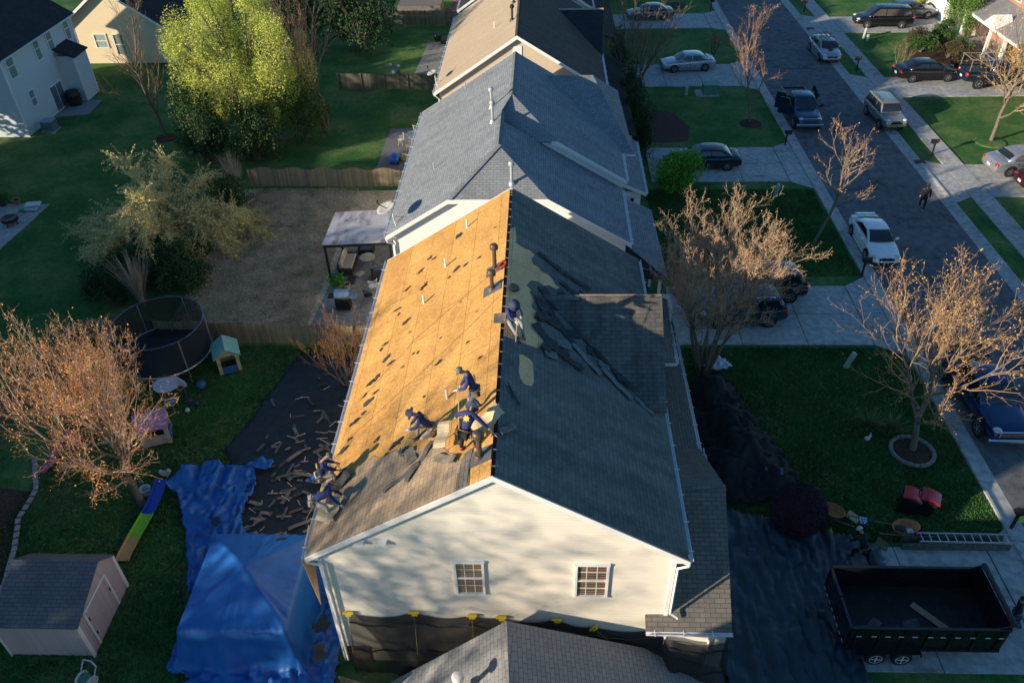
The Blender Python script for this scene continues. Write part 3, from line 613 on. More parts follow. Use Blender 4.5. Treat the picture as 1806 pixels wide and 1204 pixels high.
g = MB(); g.slab([(49.5, 60, 10.2), (49.5, 80.3, 10.2), (57, 80.3, 6.3), (57, 60, 6.3)], .15); g.build('roof_slope', SH_BRN, hb)
g = MB(); g.slab([(39.6, 68.0, 2.95), (39.6, 79.6, 2.95), (42.6, 79.6, 3.9), (42.6, 68.0, 3.9)], .12); g.build('porch_roof', SH_GREY2, hb)
g = MB(); g.box((39.72, 73.8, 2.75), (.2, 11.6, .28)); g.build('porch_beam', WHITE, hb)
for y in (68.4, 71.2, 74.0, 79.2): g = MB(); g.box((39.75, y, 1.4), (.24, .24, 2.6)); g.box((39.75, y, .2), (.32, .32, .2)); g.build('column', WHITE, hb)
g = MB(); g.prism([(39.45, 72.9, 2.95), (39.45, 75.1, 2.95), (39.45, 74.0, 3.85)], (1.6, 0, 0)); g.build('porch_gable', WHITE, hb)
g = MB(); g.box((41.1, 73.8, .12), (3.0, 11.7, .26)); g.build('porch_floor', CONC, hb)
for y in (70.0, 73.0, 77.2): window(hb, (42.58, y, 1.7), 1.0, 1.6, 'y', -1)
g = MB(); g.box((42.56, 75.2, 1.25), (.07, .95, 2.2)); g.build('front_door', plain('dark_door', (.04, .02, .02), .4), hb)
for y in (62.3, 65.4, 71.0, 76.5): window(hb, (42.58, y, 5.0), 1.0, 1.5, 'y', -1)
for y in (62.5, 65.8): window(hb, (42.58, y, 1.8), 1.0, 1.7, 'y', -1)
hb2 = thing('house', (0, 0, 0), 0, 'beige sided house across the road at the right edge', 'house')
wallbox(hb2, 42.5, 54, 40, 56, 6.2, VINYLT); g = MB(); g.slab([(42, 39.5, 6.1), (42, 56.5, 6.1), (48.2, 56.5, 9.6), (48.2, 39.5, 9.6)], .15); g.slab([(48.2, 39.5, 9.6), (48.2, 56.5, 9.6), (54.5, 56.5, 6.1), (54.5, 39.5, 6.1)], .15); g.build('roof', SH_GREY, hb2)
# ---- row of houses out of frame to the west whose roofs hold the yards in shade
for i, (y, zz) in enumerate(((-48, 10.6), (-30.5, 11.2), (-13, 10.8), (4.2, 11.2), (21.5, 11.0), (39.5, 10.9))):
    h = thing('house', (-52.5, y, 0), 0, ['plain two-storey house further down the western street', 'tall beige house in the western row', 'grey house in the western row', 'white house in the western row', 'tan house in the western row', 'pale house of the western row beside the two-storey grey-blue one'][i], 'house')
    g = MB(); g.prism([(-6, -7.6, -.05), (6, -7.6, -.05), (6, -7.6, zz-3.9), (0, -7.6, zz-.3), (-6, -7.6, zz-3.9)], (0, 15.2, 0)); g.build('wall', [VINYLT, VINYLW, VINYLG][i % 3], h)
    g = MB(); g.slab([(-6.4, -8, zz-4.1), (-6.4, 8, zz-4.1), (0, 8, zz), (0, -8, zz)], .12); g.slab([(0, -8, zz), (0, 8, zz), (6.4, 8, zz-4.1), (6.4, -8, zz-4.1)], .12); g.build('roof', SH_GREY, h)
# ================= VEGETATION
def npmesh(name, V, F, mats, mi=None, parent=None, smooth=False):
    me = bpy.data.meshes.new(name); nv = len(V); V = np.asarray(V, dtype=np.float32)
    tot = sum(len(f) for f in F) if isinstance(F, list) else F.size
    if not isinstance(F, list):
        k = F.shape[1]; nf = len(F); me.vertices.add(nv); me.vertices.foreach_set('co', V.ravel()); me.loops.add(F.size); me.loops.foreach_set('vertex_index', F.ravel().astype(np.int32))
        me.polygons.add(nf); me.polygons.foreach_set('loop_start', np.arange(0, F.size, k, dtype=np.int32)); me.polygons.foreach_set('loop_total', np.full(nf, k, dtype=np.int32))
    else: me.from_pydata([tuple(v) for v in V], [], F)
    for m in mats: me.materials.append(m)
    if mi is not None: me.polygons.foreach_set('material_index', np.asarray(mi, dtype=np.int32))
    me.update(); me.validate()
    if smooth: me.polygons.foreach_set('use_smooth', np.ones(len(me.polygons), dtype=bool))
    o = bpy.data.objects.new(name, me); COL.objects.link(o)
    if parent: o.parent = parent
    return o
def seg_mesh(segs, n):
    """segs: array (k,8): p0 p1 r0 r1 -> verts, quads"""
    A = np.asarray(segs, dtype=float); k = len(A); p0 = A[:, :3]; p1 = A[:, 3:6]; d = p1-p0; d /= (np.linalg.norm(d, axis=1, keepdims=True)+1e-9)
    ref = np.where(np.abs(d[:, 2:3]) > .9, np.array([[1., 0, 0]]), np.array([[0, 0, 1.]])); u = np.cross(ref, d); u /= np.linalg.norm(u, axis=1, keepdims=True)+1e-9; v = np.cross(d, u)
    V = np.zeros((k, 2*n, 3))
    for i in range(n):
        a = 2*math.pi*i/n; o = math.cos(a)*u+math.sin(a)*v; V[:, i] = p0+o*A[:, 6:7]; V[:, n+i] = p1+o*A[:, 7:8]
    F = []
    for i in range(n): j = (i+1) % n; F.append(np.stack([np.arange(k)*2*n+x for x in (i, j, n+j, n+i)], 1))
    return V.reshape(-1, 3), np.concatenate(F)
def leaf_mesh(C_, size, rng, flat=.0, aspect=.6):
    k = len(C_); C_ = np.asarray(C_); d = rng.normal(size=(k, 3)); d[:, 2] *= (1-flat); d /= np.linalg.norm(d, axis=1, keepdims=True); r = rng.normal(size=(k, 3)); u = np.cross(d, r); u /= np.linalg.norm(u, axis=1, keepdims=True)
    s = (size*(.6+.8*rng.rand(k)))[:, None]; V = np.stack([C_, C_+d*s*.5+u*s*aspect*.5, C_+d*s, C_+d*s*.5-u*s*aspect*.5], 1)
    return V.reshape(-1, 3), np.arange(k*4).reshape(-1, 4)
def grow(rng, base, h, r, lv, spread=.5, up=.25, nch=(6, 6, 5, 4), start=.3, wob=.10, lenf=(.55, .5, .5, .5), d0=(0, 0, 1), droop=0., nseg=6):
    segs = [[] for _ in range(lv)]; tips = []
    def br(p, d, L, r, l):
        n = max(3, nseg-l); st = L/n; pts = [p]; rr = r; ds = [d]
        for i in range(n):
            d = d+rng.normal(size=3)*wob*(1+.3*l)+np.array([0, 0, up*.25 if l else .05])-np.array([0, 0, droop*(l > 0)*(i/n)]); d = d/np.linalg.norm(d)
            q = p+d*st; r2 = max(.004, r*(1-.72*(i+1)/n)); segs[l].append((*p, *q, rr, r2)); p = q; rr = r2; pts.append(p); ds.append(d)
        if l == lv-1: tips.extend(pts[1:]); return
        k = nch[l]; s0 = start if l == 0 else .15
        for j in range(k):
            t = s0+(1-s0)*(j+rng.rand()*.8)/k; x = t*n; i = min(n-1, int(x)); b = pts[i]+(pts[i+1]-pts[i])*(x-i); dd = ds[i]
            a = (j*2.4+rng.rand()*1.1); ref = np.array([1., 0, 0]) if abs(dd[2]) > .8 else np.array([0, 0, 1.]); u = np.cross(ref, dd); u /= np.linalg.norm(u); v = np.cross(dd, u)
            sp = spread*(.8+.4*rng.rand())*(1.1 if l == 0 else 1)*(1.15-.4*t); nd = dd*math.cos(sp)+(u*math.cos(a)+v*math.sin(a))*math.sin(sp); nd /= np.linalg.norm(nd)
            rl = r*(1-.72*t)*.62; br(b, nd, L*lenf[l]*(1.15-.5*t if l == 0 else 1)*(.75+.5*rng.rand()), max(.006, rl), l+1)
    br(np.array(base, float), np.array(d0, float), h, r, 0); return segs, tips
BARK = plain('grey_bark', (.16, .13, .10), .9, var=.35, scale=8, bstr=.5)
TWIG = plain('pale_twig', (.52, .36, .22), .8, var=.25, scale=3, bstr=0)
TWIG2 = plain('reddish_twig', (.36, .20, .11), .8, var=.3, scale=2, bstr=0)
TWIG3 = plain('dull_twig', (.20, .15, .10), .85, var=.3, scale=3, bstr=0)
def leafmat(name, c, var=.35, sss=.0, scale=.8):
    m, t, b = nodes(name); co = coords(t); f = noise(t, co, scale, 3); f2 = noise(t, co, 9, 2)
    a = ramp(t, f, [(.3, tuple(x*(1-var) for x in c)), (.7, tuple(min(1, x*(1+var)) for x in c))]); col = mix(t, a, ramp(t, f2, [(.3, (.75,)*3), (.7, (1.25,)*3)]), 1., 'MULTIPLY')
    t.links.new(col, b.inputs['Base Color']); b.inputs['Roughness'].default_value = .7; b.inputs['Specular IOR Level'].default_value = .2
    return m
BUD = leafmat('orange_bud', (.60, .25, .06)); BUDY = leafmat('ochre_bud', (.50, .28, .09)); BUDR = leafmat('russet_bud', (.44, .24, .13))
def bare_tree(name, label, cat, loc, seed, h, r, budm=BUD, twig=TWIG, nb=1.0, bsz=.07, stems=1, group=None, lean=(0, 0), spread=.5, up=.3, nch=(9, 6, 5, 3), start=.28, lenf=(.55, .5, .45, .4), wob=.10, budspread=.05, lv=4, sr=.35):
    rng = np.random.RandomState(seed); root = thing(name, loc, rng.rand()*0, label, cat, group)
    allseg = [[] for _ in range(lv)]; tips = []
    for s in range(stems):
        if stems == 1: d0 = (lean[0], lean[1], 1); b = (0, 0, 0); hh = h
        else: a = 2*math.pi*s/stems+rng.rand(); d0 = (math.cos(a)*sr*(.4+.8*rng.rand())+lean[0], math.sin(a)*sr*(.4+.8*rng.rand())+lean[1], 1); b = (math.cos(a)*.18, math.sin(a)*.18, 0); hh = h*(.8+.25*rng.rand())
        d0 = np.array(d0)/np.linalg.norm(d0)
        sg, tp = grow(rng, b, hh, r*(.95 if stems == 1 else .5), lv, spread, up, nch, start, wob, lenf, d0)
        for i in range(lv): allseg[i] += sg[i]
        tips += tp
    V, F = seg_mesh(allseg[0]+allseg[1], 6); tr = npmesh('trunk', V, F, [BARK if twig is not TWIG2 else TWIG3], parent=root, smooth=True)
    V, F = seg_mesh(sum(allseg[2:], []), 3)
    T = np.array(tips); k = int(len(T)*nb)
    if k > 0:
        C_ = T[rng.randint(0, len(T), k)]+rng.normal(size=(k, 3))*budspread; V2, F2 = leaf_mesh(C_, bsz, rng); mi = np.r_[np.zeros(len(F)), np.ones(len(F2))]; V, F = np.r_[V, V2], np.r_[F, F2+len(V)]
    else: mi = np.zeros(len(F))
    npmesh('crown', V, F, [twig, budm], mi, parent=root); return root
def leafy(name, label, cat, loc, seed, rad, n, size, lm, group=None, trunk_h=1., lobes=14, stemr=.12, lm2=None, cz=None, hollow=.55, lob=(.26, .26)):
    """crown of many leaf sized faces spread over irregular lobes"""
    rng = np.random.RandomState(seed); root = thing(name, loc, 0, label, cat, group); rx, ry, rz = rad; cz = trunk_h+rz if cz is None else cz
    L = []
    for i in range(lobes):
        d = rng.normal(size=3); d /= np.linalg.norm(d); t = (.35+.55*rng.rand()) if lob[0] > .2 else rng.rand()**.4*.92; L.append((d*t, lob[0]+lob[1]*rng.rand()))
    P = []; per = max(1, n//lobes)
    for c, s in L:
        q = rng.normal(size=(per, 3)); q /= np.linalg.norm(q, axis=1, keepdims=True); q *= (hollow+(1.05-hollow)*rng.rand(per, 1)**.6)*s; q *= (1+.25*np.sin(q[:, :1]*13+seed)); P.append(c+q)
    P = np.concatenate(P)*np.array([rx, ry, rz])+np.array([0, 0, cz]); P = P[P[:, 2] > .03]
    V, F = leaf_mesh(P, size, rng); mi = (rng.rand(len(F)) < .35).astype(int); npmesh('crown', V, F, [lm, lm2 or lm], mi, parent=root)
    segs = []
    for c, s in L:
        e = np.array([c[0]*rx, c[1]*ry, c[2]*rz+cz]); b = np.array([rng.normal()*.05, rng.normal()*.05, 0]); m_ = (b+e)/2+np.array([0, 0, rz*.1])*0; m_[:2] *= .55
        segs += [(*b, *m_, stemr, stemr*.6), (*m_, *e, stemr*.6, stemr*.2)]
    V, F = seg_mesh(segs, 5); npmesh('trunk', V, F, [BARK], parent=root); return root
def blades(name, label, cat, loc, seed, n, L, spreadr, mat, wdt=.02, droop=.5, group=None, base=.15, plume=None, up=1.):
    rng = np.random.RandomState(seed); V = []; F = []
    for i in range(n):
        a = rng.rand()*6.283; b = np.array([math.cos(a), math.sin(a), 0])*base*rng.rand()**.5; o = np.array([math.cos(a), math.sin(a), 0]); s = np.array([-math.sin(a), math.cos(a), 0])*wdt; l = L*(.6+.5*rng.rand()); sp = spreadr*rng.rand()**.7
        k0 = len(V); K_ = 4
        for j in range(K_+1):
            t = j/K_; p = b+o*sp*l*t*(.5+.5*t)+np.array([0, 0, l*(t*up-droop*t*t*sp)]); ww = s*(1-t*.85); V += [p-ww, p+ww]
        F += [(k0+2*j, k0+2*j+1, k0+2*j+3, k0+2*j+2) for j in range(K_)]
    o_ = npmesh(name, np.array(V), np.array(F), [mat]); o_.location = loc; return tag(o_, label, cat, group)
# maples and street trees
bare_tree('maple_tree', 'budding orange maple tree in the left back yard near the pink play table', 'tree', (-16.7, 21.7, 0), 3, 5.2, .17, BUD, plain('pinkish_twig', (.58, .40, .27), .8, bstr=0), .8, .075, lean=(-.06, .05), spread=.55, up=.45, lv=5, nch=(15, 8, 6, 5, 3), start=.2, lenf=(.88, .5, .42, .42, .4), budspread=.07)
bare_tree('maple_tree', 'budding orange maple tree in the brick-ringed bed by the front kerb', 'tree', (16.25, 25.1, 0), 8, 5.0, .17, BUDY, plain('tawny_twig', (.42, .27, .15), .8, bstr=0), 0.8, .07, lean=(.10, .14), spread=.62, up=.36, lv=5, nch=(12, 7, 5, 4, 3), start=.25, lenf=(.88, .5, .42, .42, .4), budspread=.07)
bare_tree('street_tree', 'sparse young tree with russet buds beside the parked white coupe', 'tree', (16.4, 42.2, 0), 21, 7.0, .11, BUDR, TWIG, .8, .07, lean=(.12, .0), spread=.55, nch=(11, 5, 4, 2), start=.4, lenf=(.40, .42, .4, .4))
bare_tree('street_tree', 'thin bare reddish tree on the lawn behind the blue pickup truck', 'tree', (16.25, 60.2, 0), 22, 7.6, .10, BUDR, TWIG2, 1.0, .06, lean=(.03, .0), spread=.5, up=.4, nch=(12, 6, 6, 3), start=.18, lenf=(.40, .42, .4, .4))
bare_tree('street_tree', 'sunlit budding tree on the lawn across the road at the right edge', 'tree', (33.1, 56.6, 0), 23, 6.6, .16, BUDY, TWIG, .9, .09, lean=(.06, .0), spread=.7, nch=(11, 8, 7, 3), start=.25, lenf=(.7, .5, .42, .4))
bare_tree('bare_tree', 'slender bare tree on the lawn right of the two-storey grey-blue house', 'tree', (-29.3, 58.3, 0), 24, 10.3, .13, BUDR, TWIG3, .5, .05, lean=(.06, -.03), spread=.5, up=.45, nch=(16, 7, 5, 3), start=.18, lenf=(.34, .42, .4, .4))
bare_tree('bare_tree', 'tall bare many-stemmed tree between the bright green tree and the fenced yards', 'tree', (-16.9, 59.2, 0), 25, 9.5, .22, BUDR, plain('brown_twig', (.30, .19, .13), .85, bstr=0), .6, .06, stems=5, sr=.12, spread=.4, up=.5, nch=(9, 6, 5, 3), start=.35, lenf=(.42, .42, .4, .4))
bare_tree('crepe_myrtle', 'wide bare crepe myrtle with tan twigs in front of the house being re-roofed', 'tree', (7.9, 30.2, 0), 31, 6.2, .16, BUDR, plain('tan_twig', (.54, .40, .27), .8, bstr=0), 1.1, .055, stems=12, sr=.42, lean=(-.03, .06), spread=.5, up=.35, lv=5, nch=(7, 5, 5, 4, 3), start=.5, lenf=(.48, .5, .45, .42, .4))
bare_tree('crepe_myrtle', 'bare multi-stemmed crepe myrtle beside the silver sedan driveway', 'tree', (7.7, 66.0, 0), 32, 6.6, .18, BUDR, TWIG3, .3, .05, stems=8, sr=.38, spread=.42, up=.4, nch=(7, 6, 5, 3), start=.3, lenf=(.42, .45, .42, .4))
bare_tree('crepe_myrtle', 'small crepe myrtle in front of the farthest grey sedan', 'tree', (9.8, 88.2, 0), 33, 4.6, .12, BUDY, TWIG, .6, .05, stems=6, sr=.5, spread=.45, nch=(7, 5, 5, 3), start=.3, lenf=(.45, .45, .42, .4))
bare_tree('pruned_shrub', 'low pruned bare shrub of thick upright stems near the far silver sedan', 'shrub', (16.0, 76.0, 0), 34, 1.9, .10, BUDR, TWIG3, 1.5, .05, stems=7, sr=.18, spread=.3, nch=(5, 4, 3, 2), start=.3, lenf=(.3, .4, .4, .4))
bare_tree('bare_shrub', 'tall bare orange twigged shrub against the left eave of the house being re-roofed', 'shrub', (-9.4, 29.3, 0), 35, 3.3, .08, BUD, plain('orange_twig', (.46, .20, .08), .8, bstr=0), .35, .05, stems=11, sr=.38, spread=.3, up=.5, nch=(6, 4, 3, 2), start=.25, lenf=(.5, .4, .4, .4))
bare_tree('bare_shrub', 'small leafless shrub on the lawn left of the dark sedan across the road', 'shrub', (31.6, 71.8, 0), 36, 2.0, .07, BUDR, TWIG3, .4, .04, stems=7, sr=.5, spread=.4, nch=(5, 4, 3, 2), start=.25, lenf=(.45, .4, .4, .4))
bare_tree('bare_tree', 'small bare tree in the far verge at the top of the street', 'tree', (31.0, 93, 0), 37, 4.5, .09, BUDR, TWIG3, .5, .05, nch=(10, 6, 5, 3))
# trees out of frame that throw the branch shadows on the gable wall and shade the yards
for i, (x, y, h, s) in enumerate(((-25, 2.2, 12.6, 51), (-30, -3.0, 13.2, 52), (-21, 3.2, 11.2, 53))):
    bare_tree('bare_tree', ['tall bare tree in the yard south of the houses', 'bare tree farthest south-west', 'shorter bare tree behind the nearest house'][i], 'tree', (x, y, 0), s, h, .17, BUDR, TWIG3, 1.6, .17, spread=.6, nch=(10, 7, 6, 3), lenf=(.55, .5, .42, .4))
EVG = leafmat('dark_evergreen_leaf', (.028, .065, .024)); EVG2 = leafmat('evergreen_leaf', (.045, .105, .03))
ev = None  # unseen evergreen row, added to block the low sun from the yards
for i, (x, y, h) in enumerate([(-42.5, yy, hh) for yy, hh in zip(np.arange(-44, 36, 4.6), [10.8, 11.6, 10.9, 11.9, 11.2, 12, 10.8, 11.7, 11.1, 12.1, 11.5, 10.9, 11.9, 11.3, 11.8, 11.0, 11.6, 11.2])]+[(-47.5, 49.0, 10.5), (-47.5, 53.5, 10.9)]):
    if ev is None: ev = leafy('evergreen_tree', 'tall dense evergreen in the unseen row added to shade the yards', 'tree', (0, 0, 0), 61, (2.7, 2.9, 5.2), 6000, .55, EVG, 'evergreens in the added shade row', .4, 26, hollow=.3); e = ev
    else: e = dup(ev, (0, 0, 0), 0)
    e.location = (x, y, 0); e.rotation_euler = (0, 0, i*1.7); e.scale = (1, 1, h/10.8)
# big yellow green tree
YG = leafmat('bright_spring_leaf', (.56, .60, .13), .22, scale=.5); YG2 = leafmat('olive_spring_leaf', (.44, .50, .11), .3, scale=.5)
rng = np.random.RandomState(71)
bt = leafy('leafy_tree', 'large bright yellow-green leafy tree at the top left of the yards', 'tree', (-21.9, 58.3, 0), 71, (5.8, 4.4, 5.8), 125000, .095, YG, None, .8, 110, .2, YG2, cz=6.2, hollow=.05, lob=(.09, .17))
leafy('evergreen_shrub', 'dark green upright evergreen below the bright yellow-green tree', 'shrub', (-24.4, 53.6, 0), 72, (1.9, 1.8, 3.0), 9000, .16, EVG, None, .1, 26, .1, EVG2)
leafy('evergreen_shrub', 'smaller dark evergreen right of the upright one', 'shrub', (-20.9, 54.4, 0), 73, (2.3, 1.8, 2.2), 8000, .16, EVG, None, .1, 22, .1, EVG2)
leafy('green_shrub', 'mid green bush at the foot of the tall bare many-stemmed tree', 'shrub', (-18.2, 57.6, 0), 74, (2.3, 1.9, 2.5), 9000, .14, leafmat('mid_green_leaf', (.08, .14, .03)), None, .1, 22, .08, EVG2)
leafy('evergreen_tree', 'dark evergreen behind the tall bare tree at the top', 'tree', (-17.2, 77.5, 0), 75, (3.4, 3.2, 4.0), 9000, .25, EVG, None, .2, 26, .12)
leafy('evergreen_tree', 'dark evergreen directly behind the bright yellow-green tree', 'tree', (-23.5, 78, 0), 76, (4.2, 3.2, 4.6), 9000, .25, EVG, None, .2, 26, .12)
# weeping tree
rng = np.random.RandomState(81); wt = thing('weeping_tree', (-23.0, 42.6, 0), 0, 'pale green weeping tree with drooping branches in front of the dry lawn', 'tree')
segs = []; T = []
for s in range(30):
    a = s*2.4+rng.rand()*.5; p = np.array([0, 0, 1.2]); d = np.array([math.cos(a)*1.0, math.sin(a)*.6, .5+1.0*rng.rand()]); L = 4.9+2.4*rng.rand(); n = 10; r = .07
    for i in range(n):
        d = d/np.linalg.norm(d)+rng.normal(size=3)*.10-np.array([0, 0, .20]); d /= np.linalg.norm(d); q = p+d*L/n; segs.append((*p, *q, r, r*.82)); r *= .82
        for k in range(14 if i > 1 else 3):
            dd = d+rng.normal(size=3)*.75+np.array([0, 0, .18]); dd /= np.linalg.norm(dd); u = p+(q-p)*rng.rand(); l = .5+1.1*rng.rand()
            for m_ in range(4): dd = dd-np.array([0, 0, .15]); dd /= np.linalg.norm(dd); v = u+dd*l/4; segs.append((*u, *v, .010, .007)); T += [u+(v-u)*t for t in (.2, .5, .8)]; u = v
        p = q
segs += [(0, 0, 0, 0, 0, 1.3, .16, .12)]
V, F = seg_mesh([x for x in segs if x[6] > .02], 6); npmesh('trunk', V, F, [BARK], parent=wt)
V, F = seg_mesh([x for x in segs if x[6] <= .02], 3); T = np.array(T); T = np.repeat(T, 3, 0)+rng.normal(size=(len(T)*3, 3))*.05; V2, F2 = leaf_mesh(T, .085, rng)
npmesh('crown', np.r_[V, V2], np.r_[F, F2+len(V)], [TWIG, leafmat('pale_weeping_leaf', (.66, .58, .24), .3)], np.r_[np.zeros(len(F)), np.ones(len(F2))], parent=wt)
leafy('evergreen_shrub', 'broad dark evergreen shrub in front of the weeping tree', 'shrub', (-22.5, 38.6, 0), 82, (2.9, 1.9, 1.3), 11000, .13, EVG, None, .0, 26, .06, EVG2)
leafy('evergreen_shrub', 'low dark shrub between the weeping tree and the dry lawn', 'shrub', (-20.2, 37.6, 0), 83, (1.5, 1.7, 1.0), 6000, .12, EVG2, None, .0, 18, .06, EVG)
leafy('evergreen_shrub', 'dark shrub behind the trampoline left of the pampas grass', 'shrub', (-24.3, 36.4, 0), 84, (1.5, 1.6, 1.3), 5000, .12, EVG, None, .0, 18, .06)
leafy('evergreen_shrub', 'dark rounded shrub beside the fence near the weeping tree', 'shrub', (-20.3, 46.0, 0), 85, (1.5, 1.7, 1.5), 5000, .12, EVG2, None, .0, 18, .06, EVG)
PAMP = plain('dry_pampas', (.42, .34, .24), .9, bstr=0)
blades('pampas_grass', 'tall dry pampas grass clump next to the arched fence', 'grass clump', (-20.6, 48.3, 0), 86, 260, 3.1, .35, PAMP, .025, .3)
blades('pampas_grass', 'dry pampas grass clump behind the trampoline net', 'grass clump', (-22.3, 36.0, 0), 87, 260, 3.2, .42, PAMP, .022, .3)
blades('yucca', 'spiky yucca left of the brick-ringed tree', 'plant', (14.8, 26.5, 0), 88, 110, .95, .95, leafmat('yucca_leaf', (.16, .18, .07)), .028, .35)
blades('yucca', 'spiky yucca nearest to the brick-ringed tree', 'plant', (15.75, 26.3, 0), 89, 110, .95, .95, leafmat('yucca_leaf', (.16, .18, .07)), .028, .35)
# front shrubs
leafy('arborvitae', 'dark narrow evergreen beside the grey roofed house front, nearer one', 'shrub', (7.1, 53.4, 0), 91, (.85, .85, 2.4), 5000, .12, EVG, None, .0, 18, .06)
leafy('arborvitae', 'dark narrow evergreen beside the grey roofed house front, farther one', 'shrub', (6.9, 57.2, 0), 92, (.9, .9, 2.6), 5000, .12, EVG, None, .0, 18, .06)
leafy('arborvitae', 'dark evergreen under the tan roofed house eave', 'shrub', (6.9, 60.4, 0), 93, (.9, 1.2, 2.3), 5000, .12, EVG, None, .0, 18, .06)
leafy('evergreen_shrub', 'dark evergreen mass behind the crepe myrtle by the silver sedan', 'shrub', (6.7, 69.0, 0), 94, (.8, 2.6, 2.2), 5000, .14, EVG, None, .0, 18, .06)
leafy('green_bush', 'bright green leafy bush by the dark blue sedan driveway', 'shrub', (9.3, 49.2, 0), 95, (1.75, 1.5, 1.35), 13000, .12, leafmat('fresh_green_leaf', (.13, .34, .03), .25), None, .1, 26, .05)
for i, (x, y, a, b_, c_, nm) in enumerate(((35.0, 76.0, 1.3, 1.2, .9, 'left end of the mulch bed'), (36.8, 74.4, 1.2, 1.2, .8, 'middle of the mulch bed'), (38.2, 75.6, .9, 1.6, .8, 'right by the porch column'), (37.0, 71.2, 1.5, 1.3, 1.0, 'front corner near the dark sedan'), (38.2, 79.8, 1.4, 1.2, .9, 'foot of the tall cypress'), (35.6, 78.6, 1.2, 1.0, .7, 'edge of the far driveway'))):
    leafy('hedge_shrub', 'clipped brown-green shrub at the '+nm, 'shrub', (x, y, 0), 100+i, (a, b_, c_), 4000, .12, leafmat('winter_hedge_leaf', (.075, .06, .03)) if i % 2 else EVG2, 'foundation shrubs at the brick house', .0, 16, .04)
for i, (x, y) in enumerate(((40.0, 79.9), (40.7, 78.6))):
    leafy('cypress', ['tall bright green cypress nearest the garage door', 'tall bright green cypress nearest the porch'][i], 'tree', (x-.9, y, 0), 110+i, (1.0, 1.0, 3.1), 7000, .12, leafmat('cypress_leaf', (.10, .20, .04)), 'cypresses by the garage', .1, 24, .08)
leafy('yellow_shrub', 'small bright yellow-green shrub at the far side of the garage', 'shrub', (39.3, 89.6, 0), 112, (1.2, 1.2, 1.2), 3500, .12, YG, None, .1, 16, .05)
leafy('ornamental_shrub', 'russet leafed shrub in front of the brick wall', 'shrub', (39.6, 67.2, 0), 113, (1.3, 1.6, 1.7), 5000, .13, leafmat('russet_leaf', (.30, .20, .06)), None, .1, 20, .05)
# purple round bush
rng = np.random.RandomState(120); pbush = thing('barberry_bush', (10.15, 21.0, 0), 0, 'clipped round dark purple bush next to the black driveway tarp', 'shrub')
q = rng.normal(size=(26000, 3)); q /= np.linalg.norm(q, axis=1, keepdims=True); q = q*(.93+.07*rng.rand(26000, 1))*np.array([1.08, 1.08, 1.0])+np.array([0, 0, .95]); q = q[q[:, 2] > .02]
V, F = leaf_mesh(q, .055, rng); npmesh('crown', V, F, [leafmat('purple_leaf', (.085, .035, .05), .3)], parent=pbush)
g = MB(); g.ell((0, 0, .95), (.98, .98, .9), 24, 16); g.build('inner_branches', plain('dark_twigs', (.03, .02, .02), .95), pbush)
# grass tufts: coarse blades near the viewer side yards
def turf(name, x0, x1, y0, y1, n, seed, mat, L=.09):
    rng = np.random.RandomState(seed); P = np.stack([x0+(x1-x0)*rng.rand(n), y0+(y1-y0)*rng.rand(n), np.zeros(n)], 1); d = rng.normal(size=(n, 3)); d[:, 2] = 1.6; d /= np.linalg.norm(d, axis=1, keepdims=True)
    u = np.cross(d, rng.normal(size=(n, 3))); u /= np.linalg.norm(u, axis=1, keepdims=True); s = (L*(.5+rng.rand(n)))[:, None]; V = np.stack([P-u*.03, P+u*.03, P+d*s], 1).reshape(-1, 3); F = np.arange(n*3).reshape(-1, 3)
    return tag(npmesh(name, V, F, [mat]), kind='stuff', label='short grass blades of the lawn', cat='grass')
GB = leafmat('grass_blade', (.05, .135, .034), .5, scale=.35)
turf('grass', -22, -7.6, 13.5, 32.3, 90000, 1, GB); turf('grass', 7, 18.3, 20.2, 32.3, 70000, 2, GB); turf('grass', 7, 18.2, 38.8, 49.3, 50000, 3, GB)
turf('dry_grass', -20.2, -12.6, 33.1, 49.7, 60000, 4, leafmat('straw_blade', (.50, .41, .29), .4), .10)

def litter(label, cx, cy, r, n, seed, m, sz=.06):
    rng = np.random.RandomState(seed); P = np.stack([cx+r*rng.normal(size=n), cy+r*rng.normal(size=n), .03+.05*rng.rand(n)], 1); V, F = leaf_mesh(P, sz, rng, .8); tag(npmesh('leaf_litter', V, F, [m]), label, 'leaves', None, 'stuff')
litter('fallen brown leaves and twigs on the right lawn', 14, 27, 3.2, 900, 1, BUDR); litter('fallen leaves under the left maple', -16.5, 22, 3.0, 900, 2, BUDR); litter('pale specks of debris on the right driveway and lawn', 11, 31, 2.5, 500, 3, TWIG3, .05)
